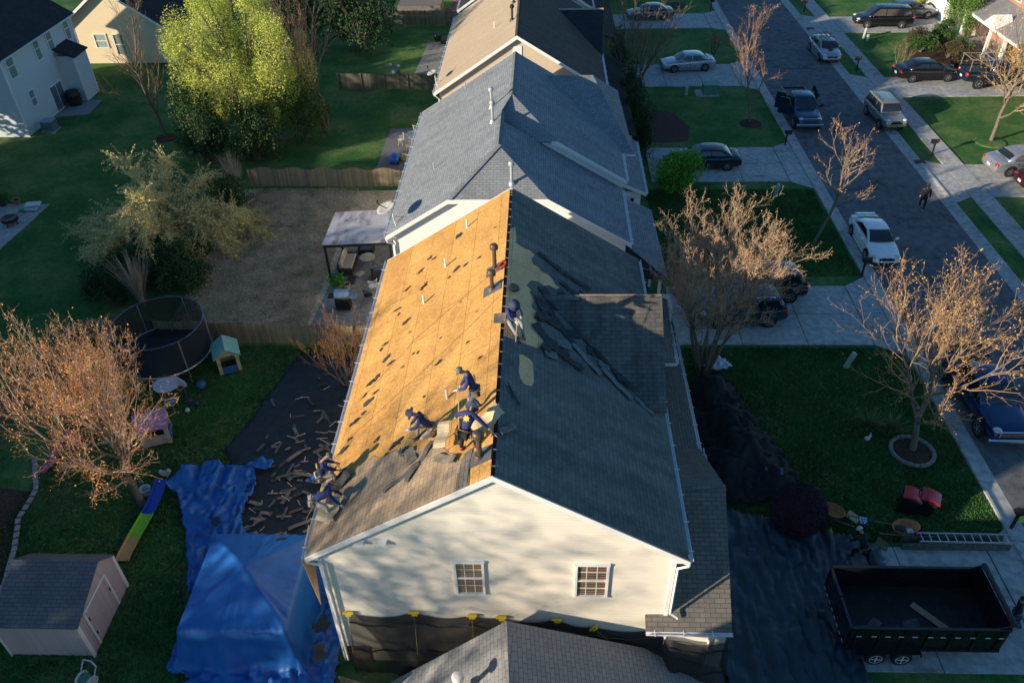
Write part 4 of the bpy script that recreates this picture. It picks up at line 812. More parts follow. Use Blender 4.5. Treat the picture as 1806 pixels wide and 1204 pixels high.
# ================= VEHICLES
CHROME = plain('chrome', (.7, .7, .72), .15, 1., var=.03, bstr=0); RED = plain('red_lens', (.45, .01, .01), .2, coat=1, bstr=0); LENS = plain('clear_lens', (.55, .58, .60), .12, coat=1, bstr=0)
ALLOY = plain('alloy_rim', (.42, .43, .45), .3, .8, bstr=0); WHEELW = plain('white_steel_rim', (.65, .65, .62), .4, bstr=0)
def rot_to(axis): return Vector(axis).to_track_quat('Z', 'Y')
def wheel(root, x, y, r, w=.22, rim=None, spokes=5):
    q = rot_to((0, 1 if y > 0 else -1, 0)); g = MB()
    g.lathe([(r*.62, -w/2), (r*.9, -w/2), (r, -w*.35), (r, w*.35), (r*.9, w/2), (r*.62, w/2)], (x, y, r), 24, q); t = g.build('wheel', RUB, root, True)
    g = MB(); g.lathe([(r*.64, -.02), (r*.64, w/2+.004), (r*.58, w/2+.006), (r*.56, w*.30), (.001, w*.30)], (x, y, r), 20, q)
    for k in range(spokes):
        a = 2*math.pi*k/spokes; d = Vector((math.cos(a), 0, math.sin(a))); c = Vector((x, y+(1 if y > 0 else -1)*w*.42, r)); g.tube(c+d*.03, c+d*r*.6, .035, .025, 5)
    g.ell((x, y+(1 if y > 0 else -1)*w*.42, r), (.06, .03, .06), 10, 6); g.build('rim', rim or ALLOY, t, False)
def loft(st, half):
    """st: list of (x, [(y,z)...half ring bottom->top centre])"""
    g = MB(); V = []; n = None
    for x, pr in st:
        ring = [(x, y, z) for y, z in pr]+[(x, -y, z) for y, z in reversed(pr[1:-1])]; n = len(ring); V += ring
    F = []
    for k in range(len(st)-1):
        for i in range(n): j = (i+1) % n; F.append((k*n+i, k*n+j, k*n+n+j, k*n+n+i))
    F += [tuple(range(n)), tuple(range((len(st)-1)*n, len(st)*n))]; g.add(V, F); return g
def car(name, label, cat, kind, pm, loc, heading, sc=1., group=None, rim=None):
    root = thing(name, loc, heading, label, cat, group); root.scale = (sc,)*3
    P = dict(
     sedan=dict(L=4.8, W=.91, z0=.22, top=[(-2.4, .55), (-2.36, .92), (-2.1, 1.04), (-1.55, 1.07), (-.6, 1.0), (.6, .98), (1.05, .97), (1.7, .90), (2.15, .80), (2.36, .66), (2.4, .48)], cab=(-1.72, -.98, .38, 1.15), H=1.45, wb=(-1.38, 1.38), r=.33, nwin=2),
     coupe=dict(L=4.7, W=.90, z0=.20, top=[(-2.35, .6), (-2.3, .98), (-2.0, 1.06), (-1.5, 1.07), (-.6, 1.0), (.5, .97), (.95, .95), (1.6, .87), (2.1, .75), (2.3, .60), (2.35, .45)], cab=(-1.75, -.75, .22, 1.1), H=1.40, wb=(-1.38, 1.38), r=.33, nwin=1),
     hatch=dict(L=4.5, W=.90, z0=.2, top=[(-2.2, .6), (-2.16, 1.0), (-2.0, 1.06), (-1.5, 1.05), (-.5, 1.0), (.6, .99), (1.0, .98), (1.6, .92), (2.05, .82), (2.22, .66), (2.26, .46)], cab=(-2.02, -1.35, .4, 1.15), H=1.48, wb=(-1.3, 1.32), r=.33, nwin=3),
     suv=dict(L=4.6, W=.93, z0=.28, top=[(-2.3, .7), (-2.26, 1.1), (-2.1, 1.13), (-1.5, 1.12), (-.5, 1.08), (.6, 1.06), (1.05, 1.06), (1.7, 1.0), (2.1, .92), (2.27, .76), (2.3, .5)], cab=(-2.2, -1.75, .42, 1.2), H=1.68, wb=(-1.32, 1.32), r=.36, nwin=3),
     box=dict(L=4.4, W=.90, z0=.30, top=[(-2.2, .7), (-2.17, 1.08), (-2.0, 1.10), (-1.5, 1.1), (-.5, 1.09), (.6, 1.08), (.9, 1.08), (1.6, 1.05), (2.05, 1.02), (2.17, .9), (2.2, .5)], cab=(-2.14, -1.95, .55, .95), H=1.70, wb=(-1.3, 1.32), r=.35, nwin=3),
     van=dict(L=5.1, W=.98, z0=.25, top=[(-2.55, .7), (-2.5, 1.08), (-2.3, 1.1), (-1.5, 1.09), (-.5, 1.07), (.6, 1.05), (1.3, 1.04), (1.85, .98), (2.3, .86), (2.5, .7), (2.55, .48)], cab=(-2.45, -2.1, .7, 1.6), H=1.75, wb=(-1.5, 1.55), r=.35, nwin=3),
     pickup=dict(L=5.9, W=.99, z0=.45, top=[(-2.95, .8), (-2.93, 1.25), (-2.6, 1.27), (-1.2, 1.27), (-.9, 1.27), (.6, 1.25), (1.2, 1.24), (2.0, 1.2), (2.7, 1.15), (2.9, 1.0), (2.95, .6)], cab=(-1.05, -.85, .55, 1.25), H=1.93, wb=(-1.85, 1.95), r=.42, nwin=2))[kind]
    L, W, z0, H = P['L'], P['W'], P['z0'], P['H']; st = []
    for x, zt in P['top']:
        e = abs(x)/(L/2); w_ = W*(1-.16*max(0, e-.75)/.25*(1 if x > 0 else .6)-(.0)); zb = zt-.13 if abs(x) < L/2-.06 else zt-.05; zz0 = z0+(.10 if e > .97 else 0)
        st.append((x, [(0, zz0), (w_*.9, zz0), (w_*.985, zz0+.14), (w_, z0+(zb-z0)*.55), (w_*.985, zb), (w_*.90, zt-.03), (w_*.5, zt+.005), (0, zt+.015)]))
    g = loft(st, 0); b = g.build('body', pm, root, True); m = b.modifiers.new('s', 'SUBSURF'); m.levels = 1; m.render_levels = 1
    xr0, xr1, xf1, xf0 = P['cab']
    def topz(x):
        t = P['top']
        for (a, za), (c, zc) in zip(t[:-1], t[1:]):
            if a <= x <= c: return za+(zc-za)*(x-a)/(c-a)
        return t[0][1]
    wbt, wt = W*.93, W*(.70 if kind in ('sedan', 'coupe', 'hatch') else .76)
    zbr, zbf = topz(xr0)-.06, topz(xf0)-.05
    secs = [(xr0, wbt*.88, zbr, zbr+.02), (xr0+.7*(xr1-xr0), wt*.97, zbr-.02, zbr+(H-zbr)*.80), (xr1, wt, zbr, H-.045), (xr1+.25*(xf1-xr1), wt, zbr, H), (xf1-.2*(xf1-xr1), wt, zbf, H-.005), (xf1, wt, zbf, H-.05), (xf1+.6*(xf0-xf1), wt*.99, zbf, H-(H-zbf)*.55), (xf0, wbt*.86, zbf, zbf+.03)]
    st = []
    for x, w_, zb, zt in secs:
        hgt = max(.02, zt-zb); st.append((x, [(0, zb), (wbt*.97, zb), (wbt*.97+(w_-wbt*.97)*.45, zb+hgt*.5), (w_, zt-.05*min(1, hgt)), (w_*.86, zt), (0, zt+.02*min(1, hgt*2))]))
    cb = loft(st, 0).build('cabin', pm, root, True)
    G = glass(); off = .012
    def side_y(z): t = min(1, max(0, (z-zbr)/(H-zbr))); return wbt*.97+(wt-wbt*.97)*t+.014
    zl_, zh = max(zbr, zbf)+.06, H-.10
    # side windows
    xa = xr0+(xr1-xr0)*.55+.10; xb = xf1+(xf0-xf1)*.55-.02; n = P['nwin']
    for s in (-1, 1):
        for k in range(n):
            x0 = xa+(xb-xa)*k/n+.035; x1 = xa+(xb-xa)*(k+1)/n-.035
            tl = x0+((xr1-xa)*1.0+.06 if k == 0 else 0); tr = x1+((xf1-xb)*1.0-.04 if k == n-1 else 0)
            bl = x0-(.12 if k == 0 else 0); brr = x1+(.12 if k == n-1 else 0)
            g = MB(); g.prism([(bl, s*side_y(zl_), zl_), (brr, s*side_y(zl_), zl_), (tr, s*side_y(zh), zh), (tl, s*side_y(zh), zh)], (0, -s*.03, 0)); g.build('side_window', G, root)
    # windscreen + rear
    def scr(nm, xt, xbm, zt_, zb_, w1, w0, sgn):
        d = Vector((zt_-zb_, 0, (xbm-xt))).normalized()*sgn; d = Vector((abs(d.x)*sgn, 0, abs(d.z)))*.022
        g = MB(); rows = 3; V = []
        prf = [(0, 0), (.6, None), (1, 1)]
        for i in range(5):
            t = i/4; x = xt+(xbm-xt)*t; z = zt_+(zb_-zt_)*t; ww = w1+(w0-w1)*t; bul = .035*math.sin(math.pi*t)
            for j in range(7): u = j/6*2-1; V.append((x+d.x+sgn*(bul+.05*(1-u*u)), u*ww, z+d.z+bul*.6))
        g.add(V, [(i*7+j, i*7+j+1, i*7+7+j+1, i*7+7+j) for i in range(4) for j in range(6)]); g.build(nm, G, root, True)
    scr('windscreen', xf1+.02, xf0-.06, H-.06, zbf+.08, wt*.90, wbt*.84, 1)
    if kind != 'pickup': scr('rear_window', xr1-.02, xr0+.10 if kind in ('sedan', 'coupe') else xr0+.03, H-.07, zbr+.08, wt*.88, wbt*.80, -1)
    else: scr('rear_window', xr1-.02, xr0+.03, H-.1, zbr+.15, wt*.8, wt*.85, -1)
    # arches, wheels
    for x in P['wb']:
        for s in (-1, 1):
            g = MB(); g.lathe([(P['r']+.06, -.02), (P['r']+.06, .016), (.001, .016)], (x, s*(W-.012), P['r']+.01), 20, rot_to((0, s, 0))); g.build('wheel_arch', DARK, root)
            wheel(root, x, s*(W-.085), P['r'], .21, rim)
    fx, hz = L/2, topz(L/2-.25)
    for s in (-1, 1):
        g = MB(); g.ell((fx-.22, s*W*.68, hz-.10), (.20, .20, .085), 12, 8); g.build('headlight', LENS, root, True)
        rz = topz(-L/2+.12)-.18
        g = MB(); g.ell((-fx+.12, s*W*.74, rz), (.13, .19, .11 if kind not in ('suv', 'box', 'van', 'pickup') else .2), 12, 8); g.build('tail_light', RED, root, True)
        g = MB(); g.ell((xf0-.38, s*(W+.10), zbf+.12), (.07, .12, .08), 10, 6); g.tube((xf0-.36, s*(W-.03), zbf+.06), (xf0-.38, s*(W+.05), zbf+.1), .025); g.build('wing_mirror', pm, root, True)
        # door seams and handles
        g = MB(); nd = 1 if kind == 'coupe' else 2
        xs = np.linspace(P['wb'][0]+.35, P['wb'][1]-.42, nd+1)
        for x in xs: g.box((x, s*(W*.993), z0+.45), (.012, .012, .55))
        g.build('door_seam', DARK, root)
        for x in xs[1:]: g = MB(); g.box((x-.80 if nd == 1 else x-.75, s*(W+.004), zbr-.09), (.17, .03, .03)); g.build('door_handle', pm, root)
        g = MB(); g.box((0, s*W*.985, z0+.05), (P['wb'][1]-P['wb'][0]-.85, .04, .10)); g.build('sill', DARK if kind in ('suv', 'box', 'pickup') else pm, root)
    g = MB(); g.box((fx-.035, 0, (z0+hz)/2+.06), (.08, W*.95, .16), bev=.03); gr = g.build('grille', DARK, root)
    g = MB(); g.box((fx-.03, 0, z0+.10), (.09, W*1.25, .12), bev=.03); g.build('lower_grille', DARK, root)
    g = MB(); g.box((-fx-.005, 0, .58 if kind != 'pickup' else .8), (.02, .32, .16)); g.build('number_plate', plain('plate_white', (.6, .6, .62), .5, bstr=0), root)
    return root, P
PSIL = paint('silver_paint', (.42, .45, .50), .7); PGRY = paint('grey_paint', (.12, .135, .15), .6); PNAV = paint('navy_paint', (.012, .028, .055), .5); PWHT = paint('white_paint', (.80, .80, .80), 0)
PBLK = paint('black_paint', (.010, .011, .013), .3); PDSL = paint('slate_paint', (.03, .05, .085), .6); PBLU = paint('blue_paint', (.012, .045, .13), .6); PBEI = paint('champagne_paint', (.34, .33, .30), .6); PMAR = paint('maroon_paint', (.06, .008, .012), .4)
HP = math.pi
car('parked_car', 'silver saloon car nose-in on the driveway of the tan roofed house', 'car', 'sedan', PSIL, (13.0, 72.1, .055), HP+.1)
car('parked_car', 'grey saloon car half hidden by the twigs at the top of the street', 'car', 'sedan', PGRY, (11.2, 86.9, .055), HP+.06)
car('parked_car', 'dark blue saloon car behind the bright green bush', 'car', 'sedan', PNAV, (11.6, 52.9, .055), HP-.02)
r_, P_ = car('parked_car', 'white two-door coupe parked at the kerb facing the viewer', 'car', 'coupe', PWHT, (19.85, 42.0, .012), -HP/2)
g = MB(); g.prism([(-2.30, -.55, 1.06), (-2.30, .55, 1.06), (-2.05, .6, 1.10), (-2.05, -.6, 1.10)], (0, 0, -.03)); 
for s in (-1, 1): g.box((-2.15, s*.55, 1.07), (.12, .05, .14))
g.build('spoiler', PWHT, r_)
g = MB(); 
for s in (-1, 1): g.ell((2.34, s*.16, .60), (.05, .13, .07), 10, 6)
g.each('grille_opening', DARK, r_, True)
r1, _ = car('parked_car', 'slate blue sport utility car nearer the viewer under the crepe myrtle', 'car', 'suv', PDSL, (10.55, 34.8, .055), HP+.05)
r2, _ = car('parked_car', 'black sport utility car farther from the viewer beside the slate blue one', 'car', 'suv', PBLK, (12.15, 37.0, .055), HP+.05)
for r in (r1, r2):
    for s in (-1, 1): g = MB(); g.path([(-1.5, s*.62, 1.69), (-1.4, s*.64, 1.74), (.1, s*.64, 1.74), (.2, s*.62, 1.69)], .018); g.build('roof_rail', CHROME, r)
car('parked_car', 'black saloon car on the driveway across the road', 'car', 'sedan', PBLK, (32.9, 69.25, .055), .05, 1.1)
car('parked_car', 'silver saloon car at the right edge with its tail to the road', 'car', 'sedan', PSIL, (33.2, 52.0, .055), .12, 1.08)
car('parked_car', 'maroon saloon car cut by the right edge of the photo', 'car', 'sedan', PMAR, (34.1, 49.3, .055), .03, 1.05)
car('parked_car', 'grey saloon car parked behind the black minivan', 'car', 'sedan', PGRY, (37.5, 86.4, .055), .05, 1.1)
rb, _ = car('parked_car', 'boxy champagne four-wheel drive at the right kerb', 'car', 'box', PBEI, (26.5, 60.4, .012), -HP/2+.05, 1.02)
g = MB()
for k in range(7): g.box((2.21, -.27+k*.09, .82), (.02, .045, .22))
g.each('grille_slot', DARK, rb)
for s in (-1, 1): g = MB(); g.path([(-1.7, s*.64, 1.71), (-1.6, s*.66, 1.77), (.2, s*.66, 1.77), (.3, s*.64, 1.71)], .02); g.build('roof_rail', DARK, rb)
rh, _ = car('parked_car', 'silver hatchback with a loaded roof rack at the right kerb', 'car', 'hatch', PSIL, (25.95, 75.3, .012), -HP/2+.03, 1.04)
g = MB(); g.prism([(1.3, -.16, .985), (1.3, .16, .985), (1.5, .2, .99), (1.5, -.2, .99)], (0, 0, .05)); g.build('bonnet_scoop', DARK, rh)
for x in (-1.0, -.1): g = MB(); g.tube((x, -.72, 1.58), (x, .72, 1.58), .025); [g.tube((x, s*.6, 1.44), (x, s*.6, 1.58), .02) for s in (-1, 1)]; g.build('rack_bar', DARK, rh)
for y in (-.35, .05, .4): g = MB(); g.box((-.5, y, 1.64), (1.5, .12, .06), bev=.02); g.build('ski_carrier', DARK, rh)
rv, _ = car('minivan', 'black minivan with chrome roof rails on the driveway across the road', 'minivan', 'van', PBLK, (33.95, 83.75, .055), HP-.06, 1.08)
for s in (-1, 1): g = MB(); g.path([(-2.0, s*.66, 1.76), (-1.9, s*.68, 1.81), (.2, s*.68, 1.81), (.4, s*.66, 1.76)], .02); g.build('roof_rail', CHROME, rv)
def pickup(label, pm, loc, hd, sc=1., rack=False, opened=False):
    r, P = car('pickup_truck', label, 'pickup', 'pickup', pm, loc, hd, sc, rim=ALLOY)
    g = MB(); g.box((-2.02, 0, 1.285), (1.72, 1.62, .04)); g.build('bed_floor', DARK, r)
    g = MB()
    for s in (-1, 1): g.box((-2.02, s*.90, 1.34), (1.8, .09, .12), bev=.02)
    g.each('bed_rail', pm, r); g = MB(); g.box((-2.92, 0, 1.33), (.08, 1.8, .12), bev=.02); g.build('tailgate', pm, r)
    g = MB(); g.box((2.97, 0, .62), (.14, 2.0, .22), bev=.05); g.build('front_bumper', CHROME, r)
    g = MB(); g.box((2.95, 0, .98), (.08, 1.35, .34), bev=.03); gr = g.build('chrome_grille', CHROME, r)
    for z in (.87, .98, 1.09): g = MB(); g.box((2.995, 0, z), (.02, 1.2, .05)); g.build('grille_gap', DARK, gr)
    for s in (-1, 1): g = MB(); g.box((1.0, s*1.22, 1.40), (.12, .2, .30), bev=.04); g.tube((1.05, s*.95, 1.35), (1.0, s*1.15, 1.38), .025); g.build('towing_mirror', DARK, r)
    if rack:
        g = MB()
        for x in (-2.8, -1.2):
            for s in (-1, 1): g.tube((x, s*.85, 1.3), (x, s*.85, 2.25), .03)
            g.tube((x, -.95, 2.25), (x, .95, 2.25), .03)
        for s in (-1, 1): g.tube((-2.9, s*.85, 2.25), (1.6, s*.85, 2.25), .03)
        g.build('ladder_rack', plain('grey_rack_steel', (.22, .22, .23), .4), r)
    if opened:
        for s, x in ((-1, .45), (-1, -.62)):

            ux = (-math.cos(1.05), s*math.sin(1.05)); hx, hy = x+.35, s*.99; g = MB()
            p = lambda t, z: (hx+ux[0]*t, hy+ux[1]*t, z)
            g.prism([p(0, .6), p(1.0, .6), p(1.0, 1.27), p(0, 1.27)], (.05, 0, 0)); dr = g.build('open_door', pm, r)
            g = MB(); g.path([p(0, 1.27), p(.28, 1.85), p(.95, 1.85), p(1.0, 1.27)], .03); g.build('window_frame', pm, dr)
            g = MB(); g.prism([p(.05, 1.27), p(.3, 1.82), p(.93, 1.82), p(.96, 1.27)], (.012, 0, 0)); g.build('pane', glass(), dr)
    return r
pickup('blue pickup truck with open doors at the left kerb facing the viewer', PBLU, (20.25, 61.2, .012), -HP/2, 1.0, opened=True)
pickup('dark blue pickup truck with chrome grille at the lower right kerb', PBLU, (20.35, 28.1, .012), -HP/2)
pickup('dark pickup truck with a white ladder rack behind the sunlit tree across the road', PNAV, (38.2, 67.7, .055), 0, 1.05, rack=True)
# dump trailer
tl = thing('dump_trailer', (12.85, 16.42, .055), 0, 'black tandem axle dump trailer with tape-striped sides on the driveway', 'trailer')
TB = paint('trailer_black_paint', (.008, .008, .009), 0); TI = plain('scuffed_black_steel', (.018, .016, .016), .6, .2, var=.6, scale=3)
hx, hy, z0, z1 = 2.55, 1.2, .72, 1.86
g = MB(); g.box((0, 0, z0), (2*hx, 2*hy, .08)); g.build('floor', TI, tl)
for s in (-1, 1):
    g = MB(); g.box((0, s*hy, (z0+z1)/2), (2*hx, .05, z1-z0)); g.box((0, s*hy, z1), (2*hx+.04, .10, .08), bev=.01); g.box((0, s*(hy+.03), z0-.02), (2*hx, .09, .12))
    for k in range(7): g.box((-hx+.2+k*.78, s*(hy+.05), (z0+z1)/2), (.07, .06, z1-z0-.1))
    p = g.build('side_wall', TB, tl)
    t = MB()
    for k in range(11): t.box((-hx+.28+k*.46+random.uniform(-.04, .04), s*(hy+.083), 1.5), (.17, .006, .045))
    t.each('reflective_strip', plain('reflector_white', (.75, .72, .68), .4, bstr=0), p)
    t = MB()
    for k in range(10): t.box((-hx+.51+k*.46, s*(hy+.083), 1.5), (.13, .006, .045))
    t.each('red_reflector', plain('reflector_red', (.10, .01, .01), .4, bstr=0), p)
for s in (-1, 1):
    g = MB(); g.box((-hx, s*.61, (z0+z1)/2), (.06, 1.17, z1-z0-.04)); g.box((-hx-.03, s*.61, z1-.04), (.08, 1.18, .09)); g.box((-hx-.04, s*.61, z0+.1), (.06, 1.16, .1)); g.box((-hx-.04, s*1.14, 1.3), (.07, .09, 1.1)); p = g.build('barn_door', TB, tl)
    t = MB()
    for k in range(4): t.box((-hx-.08, s*(.16+k*.29), z0+.12), (.006, .14, .05))
    t.each('reflective_strip', plain('reflector_white', (.75, .72, .68), .4, bstr=0), p)
g = MB(); g.box((hx, 0, (z0+z1)/2+.05), (.06, 2*hy, z1-z0+.1)); g.prism([(hx-.45, -hy, z1), (hx+.02, -hy, z1), (hx+.02, -hy, z1+.22)], (0, .05, 0)); g.prism([(hx-.45, hy-.05, z1), (hx+.02, hy-.05, z1), (hx+.02, hy-.05, z1+.22)], (0, .05, 0)); g.build('front_wall', TB, tl)
g = MB(); 
for k in range(12): g.tube((hx+.08, -hy+.02+k*.2, z1+.22), (hx+.08, -hy+.22+k*.2, z1+.22), .085+.012*(k % 2), .085, 10)
g.build('tarp_roll', plain('mesh_tarp_roll', (.03, .032, .035), .7), tl)
for x in (-1.5, -.62):
    for s in (-1, 1): wheel(tl, x, s*(hy+.13), .35, .2, WHEELW, 4)
g = MB()
for s in (-1, 1): g.box((-1.06, s*(hy+.13), .76), (1.9, .28, .04)); g.box((-2.05, s*(hy+.13), .66), (.04, .28, .2), ry=.3); g.box((-.08, s*(hy+.13), .66), (.04, .28, .2), ry=-.3)
g.each('mudguard', TB, tl)
g = MB()
for s in (-1, 1): g.box((0, s*.6, .55), (2*hx, .1, .2)); g.prism([(hx, s*.6-.05, .45), (hx, s*.6+.05, .45), (hx+1.3, .05*s+.05, .45), (hx+1.3, .05*s-.05, .45)], (0, 0, .12))
g.tube((hx+1.0, 0, 0), (hx+1.0, 0, .8), .05); g.build('chassis', TB, tl)
def plank(name, label, cat, c, d, rz, mat, ry=0, rx=0, group=None):
    g = MB(); g.box((0, 0, 0), d, 0, ry, rx, bev=.006); o = g.build(name, mat); o.location = c; o.rotation_euler = (0, 0, rz); return tag(o, label, cat, group)
WOOD = plain('plank_wood', (.34, .24, .14), .8, var=.2, scale=4)
plank('plank', 'single tan board lying inside the dump trailer', 'board', (13.6+.1, 16.15, .86), (1.9, .26, .03), -.85, WOOD)
for i in range(5):
    plank('debris_bundle', 'crumpled black debris on the floor of the dump trailer', 'debris', (11.1+i*.42, 15.8+.25*math.sin(i*2.), .86), (.5, .34, .10), i*.8, plain('debris_black', (.075, .075, .08), .7, var=.6), .1*i, group='debris in the trailer')
# ================= THINGS
def inpoly(x, y, P):
    c = False; n = len(P)
    for i in range(n):
        (x1, y1), (x2, y2) = P[i], P[i-1]
        if (y1 > y) != (y2 > y) and x < (x2-x1)*(y-y1)/(y2-y1)+x1: c = not c
    return c
def vn(x, y, s=0, o=4):
    from mathutils import noise as mn
    return mn.fractal(Vector((x, y, s)), 1.0, 2.0, o)
def sheet(name, label, cat, poly, fn, res, mat, parent=None):
    xs = [p[0] for p in poly]; ys = [p[1] for p in poly]; x0, y0 = min(xs), min(ys); nx = int((max(xs)-x0)/res)+2; ny = int((max(ys)-y0)/res)+2; idx = {}; V = []; F = []
    def vid(i, j):
        if (i, j) not in idx: x, y = x0+i*res, y0+j*res; idx[(i, j)] = len(V); V.append((x, y, fn(x, y)))
        return idx[(i, j)]
    for i in range(nx):
        for j in range(ny):
            cx, cy = x0+(i+.5)*res, y0+(j+.5)*res
            if inpoly(cx+.07*vn(cx*2, cy*2, 3), cy+.07*vn(cx*2, cy*2, 7), poly): F.append((vid(i, j), vid(i+1, j), vid(i+1, j+1), vid(i, j+1)))
    o = npmesh(name, np.array(V), np.array(F), [mat], None, parent, True); md = o.modifiers.new('t', 'SOLIDIFY'); md.thickness = .006; md.offset = 1
    return tag(o, label, cat) if label else o
fold = lambda x, y, s, a, f=1.6: a*abs(vn(x*f, y*f, s, 3))**.8+a*.6*abs(vn(x*f*2.7, y*f*.9, s+5, 2))**.7+a*.25*abs(vn(x*f*1.1, y*f*4.2, s+9, 2))**.7
# debris tarps, left yard
LT = [(-14.1, 24.9), (-13.2, 28.0), (-12.4, 31.6), (-10.2, 31.7), (-8.0, 31.2), (-7.0, 29), (-7.0, 19.0), (-9.2, 18.9), (-12.2, 19.6), (-13.0, 23.0)]
sheet('debris_tarp', 'black ground tarp littered with shingle scraps left of the house', 'tarp', LT, lambda x, y: .03+fold(x, y, 1, .10), .16, BLACKT)
cx0, cy0, hx0, hy0 = -10.35, 16.75, 1.85, 2.0
def canopy(x, y):
    u = (x-cx0)/hx0; v = (y-cy0)/hy0; m = max(abs(u), abs(v)); wr = .09*abs(vn(math.atan2(v, u)*7, m*.4, 2))
    if m <= 1: return 2.75-.85*m**1.1+wr*m-.10*math.sin(math.pi*m)*(1-min(abs(u), abs(v))/max(m, .01)*.7)
    d = max(abs(u*hx0)-hx0, abs(v*hy0)-hy0); fl = .28+.25*vn(x*1.3, y*1.3, 9)
    return max(.04+fold(x, y, 4, .28, 1.2), 1.9-1.9*min(1, d/(.45+.3*abs(vn(x, y, 6))))**.8)
sheet('canopy_cover', 'large blue tarp draped over a square garden canopy left of the house', 'tarp', [(-12.9, 14.3), (-12.75, 19.0), (-12.4, 20.0), (-8.1, 19.6), (-7.1, 18.2), (-6.95, 13.2), (-7.6, 12.3), (-12.2, 12.3), (-12.3, 13.6), (-11.9, 14.0)], canopy, .07, BLUET)
sheet('ground_tarp', 'crumpled blue tarp on the grass between the play slide and the black tarp', 'tarp', [(-16.1, 22.7), (-15.6, 23.6), (-14.1, 23.9), (-12.5, 23.8), (-12.1, 22.6), (-12.3, 21.2), (-11.9, 20.2), (-9.6, 19.8), (-9.6, 19.0), (-12.6, 18.6), (-13.2, 17.3), (-13.7, 18.6), (-14.3, 20.2), (-15.2, 22.0)], lambda x, y: .06+.34*abs(vn(x*.8, y*.8, 8, 2))+.22*(1-min(1, abs(vn(x*1.5, y*.9, 11, 2))*5))+.06*abs(vn(x*4, y*4, 2)), .06, BLUET)
for i, (x, y, s) in enumerate(((-9.2, 23.0, .5), (-12.2, 23.7, .4))):
    sheet('ground_tarp', ['scrap of blue tarp poking out below the crouching workers', 'small blue tarp flap sticking up beside the crumpled blue tarp'][i], 'tarp', [(x-s*1.6, y-.3*s), (x-.3*s, y+s), (x+s*1.4, y+.8*s), (x+s, y-.5*s)], lambda x, y: .18+fold(x, y, 12, .3, 2), .08, BLUET)
cf = thing('garden_canopy', (cx0, cy0, 0), 0, 'wooden leg frame holding up the draped blue tarp', 'frame')
for sx in (-1, 1):
    for sy in (-1, 1): g = MB(); g.box((sx*(hx0-.12), sy*(hy0-.12), .92), (.09, .09, 1.84)); g.build('leg', WOOD, cf)
for s in (-1, 1): g = MB(); g.box((0, s*(hy0-.12), 1.79), (2*hx0-.3, .08, .09)); g.build('beam', WOOD, cf)
for i, (x, y, z, s) in enumerate(((-9.5, 18.3, 2.0, .8), (-9.1, 18.0, 2.0, 1.0), (-13.0, 20.4, .5, .9), (-7.6, 15.6, 1.0, 1.3), (-7.5, 14.6, .8, 1.2), (-7.5, 16.9, .9, 1.1))):
    g = MB(); n = 15; rj = random.Random(i); g.prism([(math.cos(a)*s*rj.uniform(.12, .42), math.sin(a)*s*rj.uniform(.10, .30), .03*rj.random()) for a in np.linspace(0, 5.9, n)], (0, 0, .02)); o = g.build('roofing_felt_scrap', BLACKT); o.location = (x, y, z+.04); o.rotation_euler = (0, 0, i*1.3); tag(o, 'dark felt scrap lying on the blue tarp', 'scrap', 'felt scraps on the blue tarp')
# shingle strips on the black tarp
SC = [plain('shingle_scrap_'+n, c, .9, var=.3, scale=5) for n, c in (('tan', (.20, .175, .14)), ('grey', (.11, .108, .10)), ('dark', (.05, .052, .052)))]
rr = random.Random(9); pro = []
for k in range(3):
    g = MB(); n = 5; L = .46; w_ = .085
    for i in range(n):
        a, b = -L+2*L*i/n, -L+2*L*(i+1)/n; za, zb = .018*math.sin(i*.9+k), .018*math.sin((i+1)*.9+k); g.prism([(a, -w_, za), (b, -w_, zb), (b, w_, zb), (a, w_, za)], (0, 0, .012))
    pro.append(g)
for k in range(150):
    while True:
        x, y = rr.uniform(-13, -7.1), rr.uniform(19.2, 30.2)
        if inpoly(x, y, LT) and rr.random() < (1.0 if y < 25.5 else .4) and (x > -11.8 or y < 23.5 or rr.random() < .2): break
    kk = k % 3
    if k < 9: o = pro[kk].build('shingle_strip', SC[k//3 if k < 9 else 0]); first = o; PRO = globals().setdefault('PRO', []); PRO.append(o)
    else: o = PRO[rr.choice((0, 1, 2, 3, 4, 5, 5, 4, 8, 7))].copy(); COL.objects.link(o)
    o.location = (x, y, .13+rr.random()*.06); o.rotation_euler = (rr.uniform(-.12, .12), rr.uniform(-.12, .12), rr.choice((0, .5, 1.2, 2.2))+rr.uniform(-.35, .35)); s = rr.uniform(.45, .95); o.scale = (s*rr.uniform(.35, 1.25), s*rr.uniform(.8, 1.3), 1)
    tag(o, 'torn shingle strip on the black tarp', 'shingle strip', 'torn shingle strips scattered on the black tarp')
for i in range(46):
    x, y = rr.uniform(-12, -7.3), rr.uniform(19.5, 29); g = MB() if i == 0 else None
    if i == 0: g.box((0, 0, 0), (.55, .025, .02)); spl = g.build('splinter', plain('pale_splinter', (.45, .40, .32), .8, bstr=0)); o = spl
    else: o = spl.copy(); COL.objects.link(o)
    o.location = (x, y, .22); o.rotation_euler = (0, rr.uniform(-.2, .2), rr.uniform(0, 3.1)); o.scale = (rr.uniform(.3, 1.1), 1, 1); tag(o, 'thin pale splinter lying among the shingle strips', 'splinter', 'splinters among the shingle strips')
# plywood leaning from the gutter
g = MB(); g.prism([(-7.25, 15.95, 6.0), (-7.22, 14.75, 5.85), (-7.12, 14.95, 3.2), (-7.75, 15.95, 4.3)], (-.02, 0, 0)); tag(g.build('sheathing_panel', OSB2), 'tan sheathing panel hanging under the near left gutter corner', 'panel')
